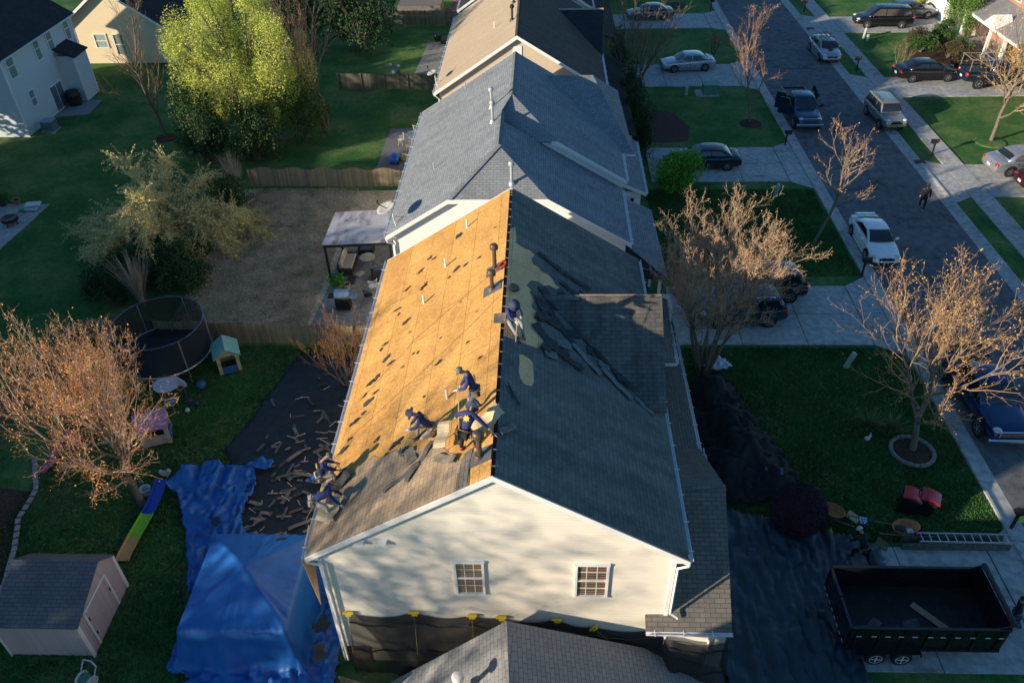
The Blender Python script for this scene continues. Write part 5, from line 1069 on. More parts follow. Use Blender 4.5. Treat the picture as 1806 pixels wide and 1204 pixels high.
# safety net under the gable + clips
def netmat():
    m, t, b = nodes('black_debris_netting'); b.inputs['Base Color'].default_value = (.012, .012, .011, 1); b.inputs['Roughness'].default_value = .7
    tr = N(t, 'ShaderNodeBsdfTransparent'); mx = N(t, 'ShaderNodeMixShader'); mx.inputs[0].default_value = .80; t.links.new(tr.outputs[0], mx.inputs[1]); t.links.new(b.outputs[0], mx.inputs[2])
    t.links.new(mx.outputs[0], t.nodes['Material Output'].inputs[0]); return m
clips = [(-6.25, 2.93), (-4.09, 3.0), (-2.22, 2.88), (-1.27, 2.80), (.53, 2.72), (1.75, 2.3), (4.2, 2.35), (6.0, 2.3)]
net = thing('debris_net', (0, 0, 0), 0, 'black debris netting hung along the wall below the two gable windows', 'netting'); V = []; F = []; nx, nz = 90, 16
for i in range(nx+1):
    x = -6.25+(12.3)*i/nx; k = max(j for j in range(len(clips)) if clips[j][0] <= x+1e-6); k = min(k, len(clips)-2); (xa, za), (xb, zb) = clips[k], clips[k+1]; t = (x-xa)/(xb-xa); zt = za+(zb-za)*t-.28*min(1, (xb-xa)/2)*math.sin(math.pi*t)
    for j in range(nz+1):
        v = j/nz; V.append((x+.06*vn(x*2, v*3, 1), 14.86-.62*v**.8+.16*vn(x*1.4, v*2, 2)*v-(.45 if x > 4 else 0), zt*(1-v)+.35*v+.12*vn(x*1.5, v*4, 4)*v))
for i in range(nx):
    for j in range(nz): a = i*(nz+1)+j; F.append((a, a+nz+1, a+nz+2, a+1))
npmesh('mesh_sheet', np.array(V), np.array(F), [netmat()], None, net, True)
for v in (.13, .62):
    g = MB(); j = int(v*nz); pts = [Vector(V[i*(nz+1)+j])+Vector((0, -.03, .03*math.sin(i*1.1))) for i in range(0, nx+1)]; g.path(pts, .028, 5); g.build('hem_cord', DARK, net)
YEL = plain('yellow_plastic', (.72, .50, .02), .45, var=.08, bstr=0)
cwords = ['by the left downpipe', 'second from the left downpipe', 'left of the near roof peak', 'directly above the near roof peak', 'right of the near roof peak', 'lowest, tilted one']
for i, (x, z) in enumerate(clips[:6]):
    c = thing('net_clamp', (x, 14.86, z+.03), 0, 'yellow clamp holding the black netting, '+cwords[i], 'clamp', 'yellow clamps along the netting'); r = .7 if i == 5 else 0
    if i == 5: c.rotation_euler = (0, -.9, 0)
    g = MB(); g.box((0, -.05, .03), (.34, .10, .045), bev=.01); g.build('jaw', YEL, c); g = MB(); g.box((.02, -.07, -.03), (.20, .12, .05), bev=.01); g.build('grip', YEL, c)
    g = MB(); g.tube((0, -.05, 0), (.05, -.62, -1.5 if i != 3 else -.2), .006); g.build('strap', plain('dull_strap', (.30, .26, .05), .8, bstr=0), c)
# wooden gate bottom between houses
gt = thing('wooden_gate', (-6.6, 13.6, 0), -.25, 'low tan wooden fence section between the two nearest houses', 'fence')
for k in range(7): g = MB(); g.box((.1+k*.17, 0, .62), (.13, .03, 1.15)); g.build('picket', WOOD, gt)
for z in (.3, 1.12): g = MB(); g.box((.6, .03, z), (1.25, .05, .09)); g.build('rail', WOOD, gt)
# roof pipes
VENTW = plain('white_vent_pipe', (.72, .72, .68), .5, bstr=0); VENTB = plain('brown_vent_pipe', (.12, .085, .06), .5, .3, bstr=.05); VENTG = plain('grey_vent_pipe', (.42, .45, .46), .45, .3, bstr=.05)
def pipe(name, label, x, y, z, h, r, mat, hood=True, group=None, flash=None, slope=None):
    p = thing(name, (x, y, z), 0, label, 'vent', group); g = MB(); g.tube((0, 0, -.08), (0, 0, h), r, r, 14); g.build('pipe', mat, p, False)
    if hood: g = MB(); g.lathe([(r*1.7, h-.02), (r*2.1, h+.02), (r*2.1, h+.14), (r*1.5, h+.20), (r*.3, h+.22)], n=16); g.build('cap', mat, p, False); g = MB(); g.lathe([(r*1.5, .12), (r*1.7, .10), (r*2.6, -.10)], n=14); g.build('collar', mat, p)
    if flash:
        g = MB(); k = slope; g.prism([(-.32, -.28, -.32*k+.03), (.34, -.28, .34*k+.03), (.34, .30, .34*k+.03), (-.32, .30, -.32*k+.03)], (0, 0, -.012)); g.build('flashing', plain('grey_flashing', (.16, .17, .18), .5, .4), p)
    return p
for i, (x, y) in enumerate(((-3.0, 18.95), (-3.9, 27.5), (-4.61, 25.57), (-3.17, 29.85))):
    pipe('vent_pipe', 'short white pipe in the bare orange roof '+['nearest the kneeling worker', 'in the middle of the far half', 'lower down towards the left eave', 'closest to the white house behind'][i], x, y, zl(x), .40, .045, VENTW, False, 'white pipes in the bare roof')
pipe('flue', 'tall brown flue on the bare roof nearer the orange rope', -1.78, 23.94, zl(-1.78), .62, .075, VENTB, True, None, True, K)
pipe('flue', 'tall brown flue on the bare roof farther up the ridge', -1.74, 25.2, zl(-1.74), .9, .075, VENTB, True, None, True, K)
pipe('flue', 'dark flue with a round cap beside the bending worker near the gable', -1.72, 15.62, zl(-1.72), .80, .08, VENTB, True, None, True, K)
z2l = lambda x: 5.65+.63*(x+7.62)
for x, y, h, l in ((-2.57, 40.2, .95, 'grey flue on the grey roof, nearer of the two by its ridge'), (-2.74, 42.4, .9, 'grey flue on the grey roof, farther of the two by its ridge')): pipe('flue', l, x, y, z2l(x), h, .07, VENTG)
for x, y, l in ((-4.69, 48.3, 'short pipe high on the far part of the grey roof'), (-5.65, 38.7, 'short pipe low on the lit slope of the grey roof')): pipe('vent_pipe', l, x, y, z2l(x), .42, .035, VENTG, False)
pipe('flue', 'pale flue standing right behind the far end of the bare ridge', -1.42, 34.75, 8.05, .95, .07, VENTG)
for y, h, l in ((55.3, .8, 'dark flue by the tan roof ridge, nearer one'), (59.2, .8, 'dark flue by the tan roof ridge, farther one')): pipe('flue', l, -1.98, y, 9.47, h, .07, DARK)
pipe('vent_pipe', 'short white pipe on the tan roof', -3.25, 56.5, 8.65, .4, .04, VENTW, False)
pipe('flue', 'white flue with a blue-grey round cap on the nearest roof at the bottom', -2.45, 12.45, 2.75, .55, .09, VENTW)
def dish(label, x, y, z, s, hd):
    d = thing('satellite_dish', (x, y, z), hd, label, 'dish'); g = MB(); q = Vector((-.35, 0, .75)).to_track_quat('Z', 'Y') if s > .3 else Vector((-.8, -.3, .5)).to_track_quat('Z', 'Y')
    pr = [(.001, 0), (s*.4, s*.04), (s*.75, s*.13), (s, s*.24), (s, s*.27), (s*.7, s*.14), (.001, .02)]; c = (-.45*s, 0, 1.05); g.lathe(pr, c, 22, q); g.build('reflector', plain('dish_grey', (.42, .42, .38), .5), d, True)
    g = MB(); g.path([(.3, 0, .05), (.05, 0, .35), (0, 0, .95)], .03); g.path([(.1, -.4, .1), (.0, 0, .6)], .018); g.path([(.5, .3, .3), (.0, 0, .6)], .018); g.build('mast', VENTW, d)
    g = MB(); g.path([(-.2*s, 0, 1.0), (-1.2*s, 0, 1.35), (-1.25*s, 0, 1.5)], .022); g.ell((-1.28*s, 0, 1.52), (.06, .06, .09)); g.build('feed_arm', DARK, d)
dish('large grey satellite dish on the gutter of the white gabled house', -7.35, 34.75, 5.7, .50, .3)
dish('round pale satellite dish on the gutter of the tan roofed house', -7.1, 52.6, 5.9, .34, .3)
# dark scraps on the bare roof
spots = [(-3.54, 29.5, .3), (-4.78, 29.0, .2), (-4.55, 28.73, .16), (-5.11, 28.3, .28), (-5.6, 27.4, .2), (-3.38, 26.8, .22), (-3.02, 26.74, .14), (-3.66, 26.46, .12), (-4.76, 26.89, .26), (-5.9, 26.2, .2), (-5.71, 25.77, .12), (-6.01, 24.11, .2), (-6.16, 23.88, .14), (-5.79, 23.08, .24), (-5.53, 22.62, .2), (-6.03, 22.18, .26), (-6.25, 22.0, .3), (-6.4, 21.4, .15), (-6.18, 20.91, .30), (-5.95, 21.26, .16), (-6.54, 20.13, .24), (-4.65, 22.44, .10), (-4.47, 22.36, .10), (-3.53, 21.11, .2), (-2.5, 21.42, .1), (-3.62, 22.54, .08), (-5.01, 21.97, .08), (-2.44, 26.7, .12), (-2.0, 20.2, .1), (-5.25, 24.93, .24), (-6.25, 20.37, .2), (-6.7, 18.9, .3), (-6.56, 19.32, .16), (-1.9, 28.4, .1), (-5.0, 24.0, .07), (-3.0, 24.2, .06), (-2.3, 23.0, .06), (-3.9, 19.6, .08), (-4.8, 19.2, .06), (-5.4, 18.6, .16), (-4.6, 17.9, .4), (-4.2, 17.4, .35), (-4.9, 17.6, .2), (-3.8, 17.7, .25), (-6.9, 18.1, .2)]
for k, (x, y, s) in enumerate(spots):
    s *= .68
    g = MB(); n = 13; ang = rr.uniform(-.5, .5); el = rr.uniform(1.1, 2.0); P_ = []
    for a in np.linspace(0, 5.6, n):
        jj = rr.uniform(.35, 1.25); u = math.cos(a)*s*el*jj*.85; v = math.sin(a)*s*.6*jj; X = u*math.cos(ang+.7)-v*math.sin(ang+.7); Y = u*math.sin(ang+.7)+v*math.cos(ang+.7); P_.append((X, Y, K*X+.02*rr.random()))
    g.prism(P_, (0, 0, .012)); o = g.build('felt_scrap', SC[2] if k % 4 else plain('black_felt', (.022, .024, .026), .8)); o.location = (x, y, zl(x)+.02); o.rotation_euler = (rr.uniform(-.07, .07), 0, 0); tag(o, 'dark torn felt scrap on the bare orange roof', 'scrap', 'felt scraps on the bare roof')
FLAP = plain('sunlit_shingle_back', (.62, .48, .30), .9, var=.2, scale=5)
def rstrip(name, label, x, y, L, w_, rz, side='L', lift=.05, mat=None, group=None, curl=.04, tilt=0):
    g = MB(); n = 7
    for i in range(n):
        a, b = -L/2+L*i/n, -L/2+L*(i+1)/n; za, zb = curl*math.sin(i*1.3), curl*math.sin((i+1)*1.3); g.prism([(a, -w_/2, za), (b, -w_/2, zb), (b, w_/2, zb+tilt), (a, w_/2, za+tilt)], (0, 0, .014))
    o = g.build(name, mat or SC[0]); k = K if side == 'L' else -K; nrm = Vector((-k, 0, 1)).normalized(); q = nrm.to_track_quat('Z', 'Y'); X = Vector((math.cos(rz), math.sin(rz), k*math.cos(rz))).normalized(); Y = nrm.cross(X); o.matrix_world = Matrix.Translation(Vector((x, y, (zl(x) if side == 'L' else zr_(x))))+nrm*lift) @ Matrix((X, Y, nrm)).transposed().to_4x4()
    return tag(o, label, 'shingle strip', group)
rstrip('shingle_strip', 'long tan shingle strip fallen across the remaining shingles, upper one', -3.6, 16.55, 1.5, .2, 1.05, mat=SC[1]); rstrip('shingle_strip', 'long tan shingle strip lying along the slope below the torn edge', -4.15, 16.2, 1.4, .18, .45, mat=SC[1])
rstrip('shingle_strip', 'short wide shingle pile at the torn edge beside the spade', -3.95, 17.0, .7, .35, 1.9, mat=SC[0]); rstrip('shingle_strip', 'slanting tan shingle flap left of the bending worker', -2.75, 16.1, .9, .3, -.6, mat=SC[0], lift=.10)
rstrip('shingle_flap', 'tan shingle sheet standing upright against the bending worker', -2.72, 16.85, 1.05, .36, 1.5, mat=FLAP, lift=.30, tilt=.12); rstrip('shingle_flap', 'folded tan shingle bundle at the ridge right of the bending worker', -1.42, 16.75, 1.0, .5, .6, mat=FLAP, lift=.15, tilt=.15)
rstrip('shingle_flap', 'curled shingle bundle on the eave at the crouching worker', -6.35, 16.0, .9, .5, 1.2, mat=FLAP, lift=.15, tilt=.2); rstrip('shingle_flap', 'dark shingle pile between the two workers at the left eave', -6.4, 17.2, .9, .5, .6, mat=SC[2], lift=.12, tilt=.1)
cc = [((0.9, 22.6), 1.4, .22, -.95, 2), ((1.55, 21.75), 1.5, .22, -.78, 0), ((2.6, 21.2), 1.5, .2, -.70, 0), ((3.6, 20.75), .9, .18, -.6, 1), ((.3, 21.0), .5, .3, .3, 1), ((.75, 21.9), .6, .35, .2, 1), ((1.2, 22.9), .7, .4, .6, 2), ((.4, 22.9), .8, .4, -.2, 2), ((.0, 22.9), .6, .4, .9, 2), ((1.9, 22.4), .7, .4, .2, 2), ((.6, 24.0), .6, .4, .4, 2), ((.15, 21.3), .5, .4, 1.2, 2), ((2.2, 21.9), .5, .3, -.1, 1), ((2.9, 21.6), .6, .3, .3, 2), ((.9, 24.9), .6, .3, -.4, 2), ((.5, 23.2), 1.8, .3, -1.0, 2), ((1.6, 22.9), 2.2, .25, -.85, 2), ((2.5, 22.0), 2.0, .25, -.8, 2), ((.1, 21.9), 1.2, .35, -.8, 2), ((.55, 21.5), .9, .4, -.6, 2), ((0.0, 23.6), .9, .4, -1.2, 2), ((.2, 24.4), .9, .4, -1.0, 2), ((1.0, 21.2), 1.0, .25, -.4, 2), ((1.35, 26.4), 1.3, .2, -.2, 2), ((1.1, 25.6), 1.0, .25, -.5, 2), ((.3, 26.8), 1.2, .2, -.5, 2), ((1.9, 25.5), 1.3, .12, -.5, 2), ((2.3, 25.0), .8, .2, .8, 2), ((-.9, 18.2), .9, .07, -1.1, 2), ((-1.0, 16.6), .7, .2, .9, 1)]
for i, ((x, y), L, w_, a, m_) in enumerate(cc): rstrip('shingle_strip', 'dark torn shingle strip in the valley of the shaded right slope', x, y, L, w_, a, 'R', .05+.022*(i % 3), [plain('valley_strip', (.19, .18, .165), .9, var=.3), plain('valley_scrap_grey', (.15, .155, .15), .9, var=.3), plain('valley_scrap_dark', (.035, .04, .042), .9, var=.5)][m_], 'torn strips on the shaded slope', .02, .015)
g = MB(); 
for k in range(3): g.lathe([(.16+.012*k, 0), (.175+.012*k, .02), (.16+.012*k, .04)], (0, 0, .03*k), 20)
o = g.build('rope_coil', DARK); o.location = (-.98, 23.75, zr_(-.98)+.06); o.rotation_euler = (0, .56, 0); tag(o, 'black cable coil on the bare board strip by the ridge', 'cable')
def rope(label, pts, mat, r=.012, name='rope'):
    g = MB(); P_ = []
    for (x, y, h) in pts: P_.append(Vector((x, y, (zl(x) if x < XR else zr_(x))+h)))
    Q = []
    for a, b in zip(P_[:-1], P_[1:]):
        n = 8
        for i in range(n): t = i/n; Q.append(a+(b-a)*t+Vector((0, 0, .008*math.sin(i*2.1))))
    Q.append(P_[-1]); g.path(Q, r, 5); return tag(g.build(name, mat), label, 'rope')
RP_ = plain('dirty_rope', (.40, .30, .18), .9, bstr=0)
rope('thin rope crossing the bare roof towards the bending worker', [(-7.0, 17.4, .03), (-5.2, 17.5, .05), (-3.5, 17.0, .04), (-2.5, 17.1, .04)], RP_); rope('thin rope across the remaining shingles to the crouching worker', [(-6.9, 15.2, .03), (-5.9, 16.1, .04), (-4.0, 16.4, .05), (-2.2, 16.6, .04)], RP_)
rope('long thin dark line running diagonally over the bare roof, nearer one', [(-6.5, 19.4, .02), (-4.5, 20.8, .02), (-2.5, 22.3, .02), (-1.4, 23.3, .02)], plain('dark_line', (.14, .09, .05), .9, bstr=0), .005); rope('long thin dark line running diagonally over the bare roof, farther one', [(-6.6, 21.2, .02), (-4.6, 23.4, .02), (-2.6, 24.6, .02), (-1.8, 25.0, .02)], plain('dark_line', (.14, .09, .05), .9, bstr=0), .005)  # thin dark lines laid diagonally across the boards
OR = plain('orange_strap', (.55, .06, .015), .6, bstr=0)
g = MB(); g.path([(-.25, -.2, 0), (-.1, 0, .10), (.0, .12, .16), (.12, .1, .12), (.05, -.05, .06), (-.15, -.1, .04), (.1, .25, .08)], .035, 6); o = g.build('safety_strap', OR); o.location = (-1.42, 25.0, zl(-1.42)+.05); tag(o, 'bunched orange safety strap by the flues on the ridge', 'strap')
g = MB(); g.prism([(-.35, -.25, 0), (.35, -.25, 0), (.35, .25, .1), (-.35, .25, .02)], (0, 0, .02)); o = g.build('seat_pad', SC[0]); o.location = (-1.25, 21.75, ZR+.0); tag(o, 'tan shingle bundle the ridge worker sits on', 'bundle')
# fences
def fence(label, p0, p1, h, arch, mat, dog=True):
    p0 = Vector((*p0, 0)); p1 = Vector((*p1, 0)); L = (p1-p0).length; rz = math.atan2(p1.y-p0.y, p1.x-p0.x); f = thing('fence', p0, rz, label, 'fence'); nb = int(L/2.45)+1; bl = L/nb
    for b in range(nb):
        g = MB(); n = 17
        for k in range(n):
            x = b*bl+.06+(bl-.12)*(k+.5)/n; t = (k+.5)/n; hh = h+arch*math.sin(math.pi*t); g.prism([(x-.058, 0, .05), (x+.058, 0, .05), (x+.058, 0, hh-.04), (x+.03, 0, hh), (x-.03, 0, hh), (x-.058, 0, hh-.04)], (0, .02, 0))
        p = g.build('picket_panel', mat, f); r = MB()
        for z in (.35, h*.8): r.box((b*bl+bl/2, .05, z), (bl, .06, .09))
        r.each('rail', mat, p)
    for b in range(nb+1): g = MB(); g.box((b*bl, -.03, h*.52), (.11, .11, h*1.04), bev=.01); g.build('post', mat, f)
    return f
fence('tan picket fence behind the trampoline and the green roofed playhouse', (-24.0, 32.9), (-7.3, 32.3), 1.25, .12, FENCE)
fence('arched picket fence beyond the dry lawn', (-20.2, 50.1), (-7.6, 49.8), 1.25, .22, FENCE)
fence('dark old fence behind the second yard', (-17.6, 68.0), (-7.5, 67.7), 1.4, .0, FENCE_D); fence('dark old fence at the back of the farthest yard', (-21, 85.7), (-7.5, 85.3), 1.5, .05, FENCE_D); fence('weathered side fence in the far left corner of the near yard', (-25.5, 23.5), (-24.2, 32.6), 1.3, .1, FENCE_D)
# trampoline
tp = thing('trampoline', (-18.9, 31.0, 0), 0, 'round black trampoline with a tall enclosure net in the near back yard', 'trampoline')
g = MB(); g.lathe([(.001, .80), (1.85, .80), (1.86, .78), (.001, .78)], n=36); g.build('jumping_mat', DARK, tp); g = MB(); g.lathe([(1.86, .79), (2.15, .80), (2.15, .74), (1.86, .74)], n=36); g.build('edge_pad', plain('dark_blue_pad', (.015, .025, .045), .5), tp)
g = MB(); R = 2.2; pts = [(R*math.cos(a), R*math.sin(a), .78) for a in np.linspace(0, 6.2832, 37)]; g.path(pts, .035, 6); g.build('frame_ring', STEEL, tp)
g = MB(); pts = [(R*math.cos(a), R*math.sin(a), 2.55) for a in np.linspace(0, 6.2832, 37)]; g.path(pts, .03, 6); g.build('top_ring', plain('blue_sleeve', (.04, .07, .14), .6), tp)
def thinnet(name, al):
    m, t, b = nodes(name); b.inputs['Base Color'].default_value = (.012, .016, .02, 1); tr = N(t, 'ShaderNodeBsdfTransparent'); mx = N(t, 'ShaderNodeMixShader'); mx.inputs[0].default_value = al; t.links.new(tr.outputs[0], mx.inputs[1]); t.links.new(b.outputs[0], mx.inputs[2]); t.links.new(mx.outputs[0], t.nodes['Material Output'].inputs[0]); return m
g = MB(); g.add([(R*math.cos(a), R*math.sin(a), z) for z in (.8, 2.55) for a in np.linspace(0, 6.2832, 37)[:-1]], [(i, (i+1) % 36, 36+(i+1) % 36, 36+i) for i in range(36)]); g.build('enclosure_net', thinnet('enclosure_mesh', .72), tp, True)
for k in range(6): a = k*1.047+.3; g = MB(); g.tube((R*math.cos(a), R*math.sin(a), 0), (R*math.cos(a), R*math.sin(a), 2.55), .03); g.build('leg', STEEL, tp)
def mk(name, label, cat, loc, rz=0, group=None): return thing(name, loc, rz, label, cat, group)
# playhouse (mint roof)
def playhouse(label, loc, rz, s, wall, roofc, extra=None):
    p = mk('playhouse', label, 'playhouse', loc, rz); g = MB()
    for x in (-.5, .5):
        for y in (-.45, .45): g.box((x*s, y*s, .55*s), (.16*s, .16*s, 1.1*s), bev=.03)
    g.each('corner_post', wall, p); g = MB(); g.box((-.5*s, 0, .5*s), (.05, .8*s, 1.0*s)); g.box((0, .45*s, .28*s), (.9*s, .05, .5*s)); g.box((0, -.45*s, .28*s), (.9*s, .05, .5*s)); g.build('wall', wall, p)
    for e in (-.5, .5): g = MB(); g.prism([(e*s, -.5*s, 1.05*s), (e*s, .5*s, 1.05*s), (e*s, 0, 1.42*s)], (.05 if e > 0 else -.05, 0, 0)); g.build('gable', wall, p)
    for sg in (-1, 1): g = MB(); g.prism([(-.68*s, 0, 1.5*s), (.68*s, 0, 1.5*s), (.68*s, sg*.66*s, 1.02*s), (-.68*s, sg*.66*s, 1.02*s)], (0, 0, .05)); g.build('roof', roofc, p)
    g = MB(); g.box((.55*s, 0, .22*s), (.10, .7*s, .4*s), bev=.02); g.build('half_door', plain('toy_blue', (.03, .12, .26), .4), p); return p
playhouse('toddler playhouse with a mint green roof in front of the picket fence', (-15.75, 30.7, 0), -1.15, 1.0, plain('toy_beige', (.42, .36, .24), .5), plain('mint_roof', (.20, .42, .33), .5))
pz = playhouse('playhouse with a wide pink-purple roof under the budding maple', (-17.5, 25.6, 0), .35, 1.05, plain('toy_tan', (.40, .34, .28), .5), plain('lilac_roof', (.36, .18, .34), .5)); g = MB(); g.box((-.3, .25, 1.55), (.22, .22, .35), bev=.03); g.build('chimney', plain('toy_maroon', (.16, .03, .03), .5), pz)
s_ = mk('toy_slide', 'pink children slide left of the budding maple trunk', 'slide', (-21.5, 24.2, 0), 1.1)
g = MB(); g.prism([(-.9, -.2, .05), (-.5, -.2, .12), (.8, -.2, .95), (.8, .2, .95), (-.5, .2, .12), (-.9, .2, .05)], (0, 0, .04)); g.build('chute', plain('toy_pink', (.35, .06, .14), .5), s_); g = MB(); g.box((.95, 0, .48), (.3, .42, .95), bev=.04); g.build('steps', plain('toy_pink', (.35, .06, .14), .5), s_)
# long slide blue-green-yellow
sl_ = mk('long_slide', 'long play slide in blue, lime and orange sections lying on the lawn', 'slide', (-16.2, 20.5, 0), 0)
for nm, y0, y1, c in (('blue_section', .5, 2.2, (.01, .06, .40)), ('lime_section', -.6, .5, (.22, .52, .03)), ('orange_section', -1.7, -.6, (.60, .34, .12))):
    g = MB(); n = 6
    for i in range(n):
        a = y0+(y1-y0)*i/n; b = y0+(y1-y0)*(i+1)/n; f = lambda y: (.12*math.sin(y*1.2), .10+.16*max(0, y+1.0)**1.15/2)
        (xa, za), (xb, zb) = f(a), f(b)
        g.prism([(xa-.20, a, za), (xa+.20, a, za), (xb+.20, b, zb), (xb-.20, b, zb)], (0, 0, .03))
        for s in (-1, 1): g.prism([(xa+s*.20, a, za), (xa+s*.23, a, za+.14), (xb+s*.23, b, zb+.14), (xb+s*.20, b, zb)], (s*.03, 0, 0))
    g.build(nm, plain(nm, c, .4, var=.05, bstr=0), sl_)
def rtable(label, loc, r, h, mat, glass_=False):
    t = mk('garden_table', label, 'table', loc); g = MB(); g.lathe([(.001, h-.03), (r, h-.03), (r+.02, h-.01), (r, h+.01), (r*.55, h+.005), (r*.5, h+.02), (r*.45, h+.005), (.001, h+.006)], n=26); g.build('table_top', mat, t)
    for k in range(4): a = k*1.571+.5; g = MB(); g.tube((r*.75*math.cos(a), r*.75*math.sin(a), 0), (r*.6*math.cos(a), r*.6*math.sin(a), h-.03), .022); g.build('leg', STEEL, t)
    return t
WG = plain('weathered_white', (.50, .54, .58), .5)
rtable('round white table beside the trampoline', (-18.0, 28.5, 0), .62, .75, WG); rtable('small round grey side table near the white trampoline table', (-17.5, 27.55, 0), .32, .5, plain('smoky_top', (.14, .18, .18), .3))
tb = mk('toy_basketball_hoop', 'toy basketball hoop with an oval white backboard on the near lawn', 'toy', (-17.0, 28.1, 0), 1.2); g = MB(); g.tube((0, 0, 0), (0, 0, .9), .04); g.lathe([(.25, 0), (.2, .12), (.05, .16)], n=16); g.build('stand', plain('charcoal_toy', (.05, .05, .06), .5), tb)
g = MB(); g.ell((.0, 0, 1.15), (.04, .30, .26), 16, 10); g.build('backboard', WG, tb); g = MB(); g.path([(-.18+.15*math.cos(a), .15*math.sin(a), .98) for a in np.linspace(0, 6.28, 15)], .022); g.build('hoop', plain('toy_coral', (.45, .14, .10), .5), tb)
def ball(label, loc, r, mat): g = MB(); g.ell((0, 0, r), (r, r, r), 16, 10); o = g.build('ball', mat, None, True); o.location = loc; tag(o, label, 'ball')
ball('blue play ball on the near lawn left of the black tarp', (-16.6, 29.0, 0), .24, plain('ball_blue', (.02, .09, .22), .4)); ball('small white ball near the toy basketball hoop', (-16.75, 27.35, 0), .11, WG); ball('tiny white ball below the trampoline net', (-16.35, 32.0, 0), .09, WG)
ball('dark blue ball just left of the small white ball', (-16.45, 27.75, 0), .16, plain('ball_navy', (.01, .02, .07), .5)); ball('white ball on the far yard lawn, left one', (-14.0, 73.6, 0), .14, WG); ball('white ball on the far yard lawn, right one', (-13.2, 73.2, 0), .16, WG)
# garden ornament dog-like cluster
d_ = mk('garden_ornament', 'pale stone ornament beside the slide by the maple trunk', 'ornament', (-16.3, 23.3, 0)); g = MB(); g.ell((0, 0, .16), (.24, .14, .15)); g.ell((.2, 0, .32), (.11, .10, .11)); g.ell((-.2, .05, .2), (.1, .1, .13)); g.tube((.12, .07, 0), (.12, .07, .15), .04); g.tube((.12, -.07, 0), (.12, -.07, .15), .04); g.build('figure', plain('pale_stone', (.40, .39, .36), .8), d_, True)
g = MB(); g.lathe([(.16, 0), (.22, .3), (.24, .34), (.2, .34), (.14, .05)], n=16); o = g.build('bucket', WG); o.location = (-16.75, 22.3, 0); tag(o, 'pale plastic bucket at the maple trunk', 'bucket')
ra = mk('garden_rabbit', 'small white rabbit ornament by the yuccas', 'ornament', (14.5, 25.75, 0)); g = MB(); g.ell((0, 0, .13), (.13, .10, .13)); g.ell((.09, 0, .29), (.07, .06, .07)); g.ell((.08, .03, .40), (.02, .015, .08)); g.ell((.08, -.03, .40), (.02, .015, .08)); g.build('figure', plain('white_plaster', (.6, .6, .58), .7), ra, True)
# shed
sd = mk('garden_shed', 'pale pink wooden shed with a grey shingle roof at the lower left', 'shed', (-17.8, 16.3, 0)); PK = boards('pale_pink_boards', (.46, .37, .36), (.52, .43, .41), .10, .12)
x0, x1, y0, y1 = -.85, 2.1, -1.42, 1.42; g = MB(); g.prism([(x0, y0, 0), (x0, y1, 0), (x0, y1, 1.9), (x0, y1-.75, 2.55), (x0, y0, 1.9)], (x1-x0, 0, 0)); g.build('wall', PK, sd)
SS = shingle('shed_shingle', (.13, .14, .15), (.165, .17, .175), w=.33, h=.14, mort=.5); g = MB(); g.slab([(x0-.08, y0-.1, 1.87), (x1+.08, y0-.1, 1.87), (x1+.08, y1-.75, 2.62), (x0-.08, y1-.75, 2.62)], .05); g.build('roof', SS, sd); g = MB(); g.slab([(x0-.08, y1-.75, 2.62), (x1+.08, y1-.75, 2.62), (x1+.08, y1+.08, 1.88), (x0-.08, y1+.08, 1.88)], .05); g.build('roof', SS, sd)
g = MB()
for x, y in ((x1, y0), (x1, y1), (x0, y0)): g.box((x+(.012 if x > 0 else -.012), y, .93), (.05, .14, 1.86))
g.each('corner_trim', WHITE, sd); g = MB(); g.box((x1+.01, -.15, .95), (.03, 1.6, 1.75)); dr = g.build('double_door', PK, sd); g = MB()
for y in (-.95, .65): g.box((x1+.03, y, .95), (.03, .09, 1.8))
g.box((x1+.03, -.15, 1.84), (.03, 1.65, .09)); g.each('door_trim', WHITE, dr); g = MB()
for y, z in ((-.86, 1.4), (-.86, .6), (.56, 1.1)): g.box((x1+.05, y, z), (.02, .05, .16))
g.each('hinge', DARK, dr)
hr = mk('hose_reel', 'white hose reel cart with green hose below the shed', 'hose reel', (-15.35, 13.75, 0), -.4); g = MB(); g.lathe([(.26, -.25), (.26, -.22), (.15, -.2), (.15, .2), (.26, .22), (.26, .25)], (0, 0, .42), 20, rot_to((1, 0, 0))); g.build('drum', WG, hr); g = MB(); g.lathe([(.2, -.19), (.22, 0), (.2, .19)], (0, 0, .42), 20, rot_to((1, 0, 0))); g.build('hose', plain('green_hose', (.03, .16, .12), .5), hr)
for s in (-1, 1): g = MB(); g.path([(s*.3, -.3, 0), (s*.3, 0, .42), (s*.3, .35, .95), (0, .42, .98)], .025); g.build('frame', WG, hr)
# front yard
rg = mk('tree_ring', 'scalloped brick ring around the maple by the front kerb', 'edging', (16.22, 25.05, 0)); g = MB()
for k in range(22): a = k*.2856; g.box((.88*math.cos(a), .88*math.sin(a), .09), (.17, .25, .18), a, bev=.04)
g.build('brick_course', plain('ring_brick', (.24, .19, .17), .9, var=.3, scale=9), rg); g = MB(); g.lathe([(.8, .05), (.7, .11), (.001, .14)], n=24); g.build('mulch_fill', MULCH, rg)
def edgering(label, loc, r, mat=None): g = MB(); g.lathe([(r, 0), (r, .06), (r*.9, .09), (.001, .12)], n=22); o = g.build('tree_ring', mat or MULCH); o.location = loc; tag(o, label, 'edging')
edgering('mulched ring under the sunlit tree across the road', (33.0, 56.5, 0), 1.1, GRASS); edgering('small mulch ring under the bare reddish tree', (16.25, 60.1, 0), .8); edgering('small mulch ring under the slender bare tree', (-29.3, 58.2, 0), .8); edgering('dark mulch ring on the far lawn by the top mailbox', (14.6, 91.5, 0), 1.0)
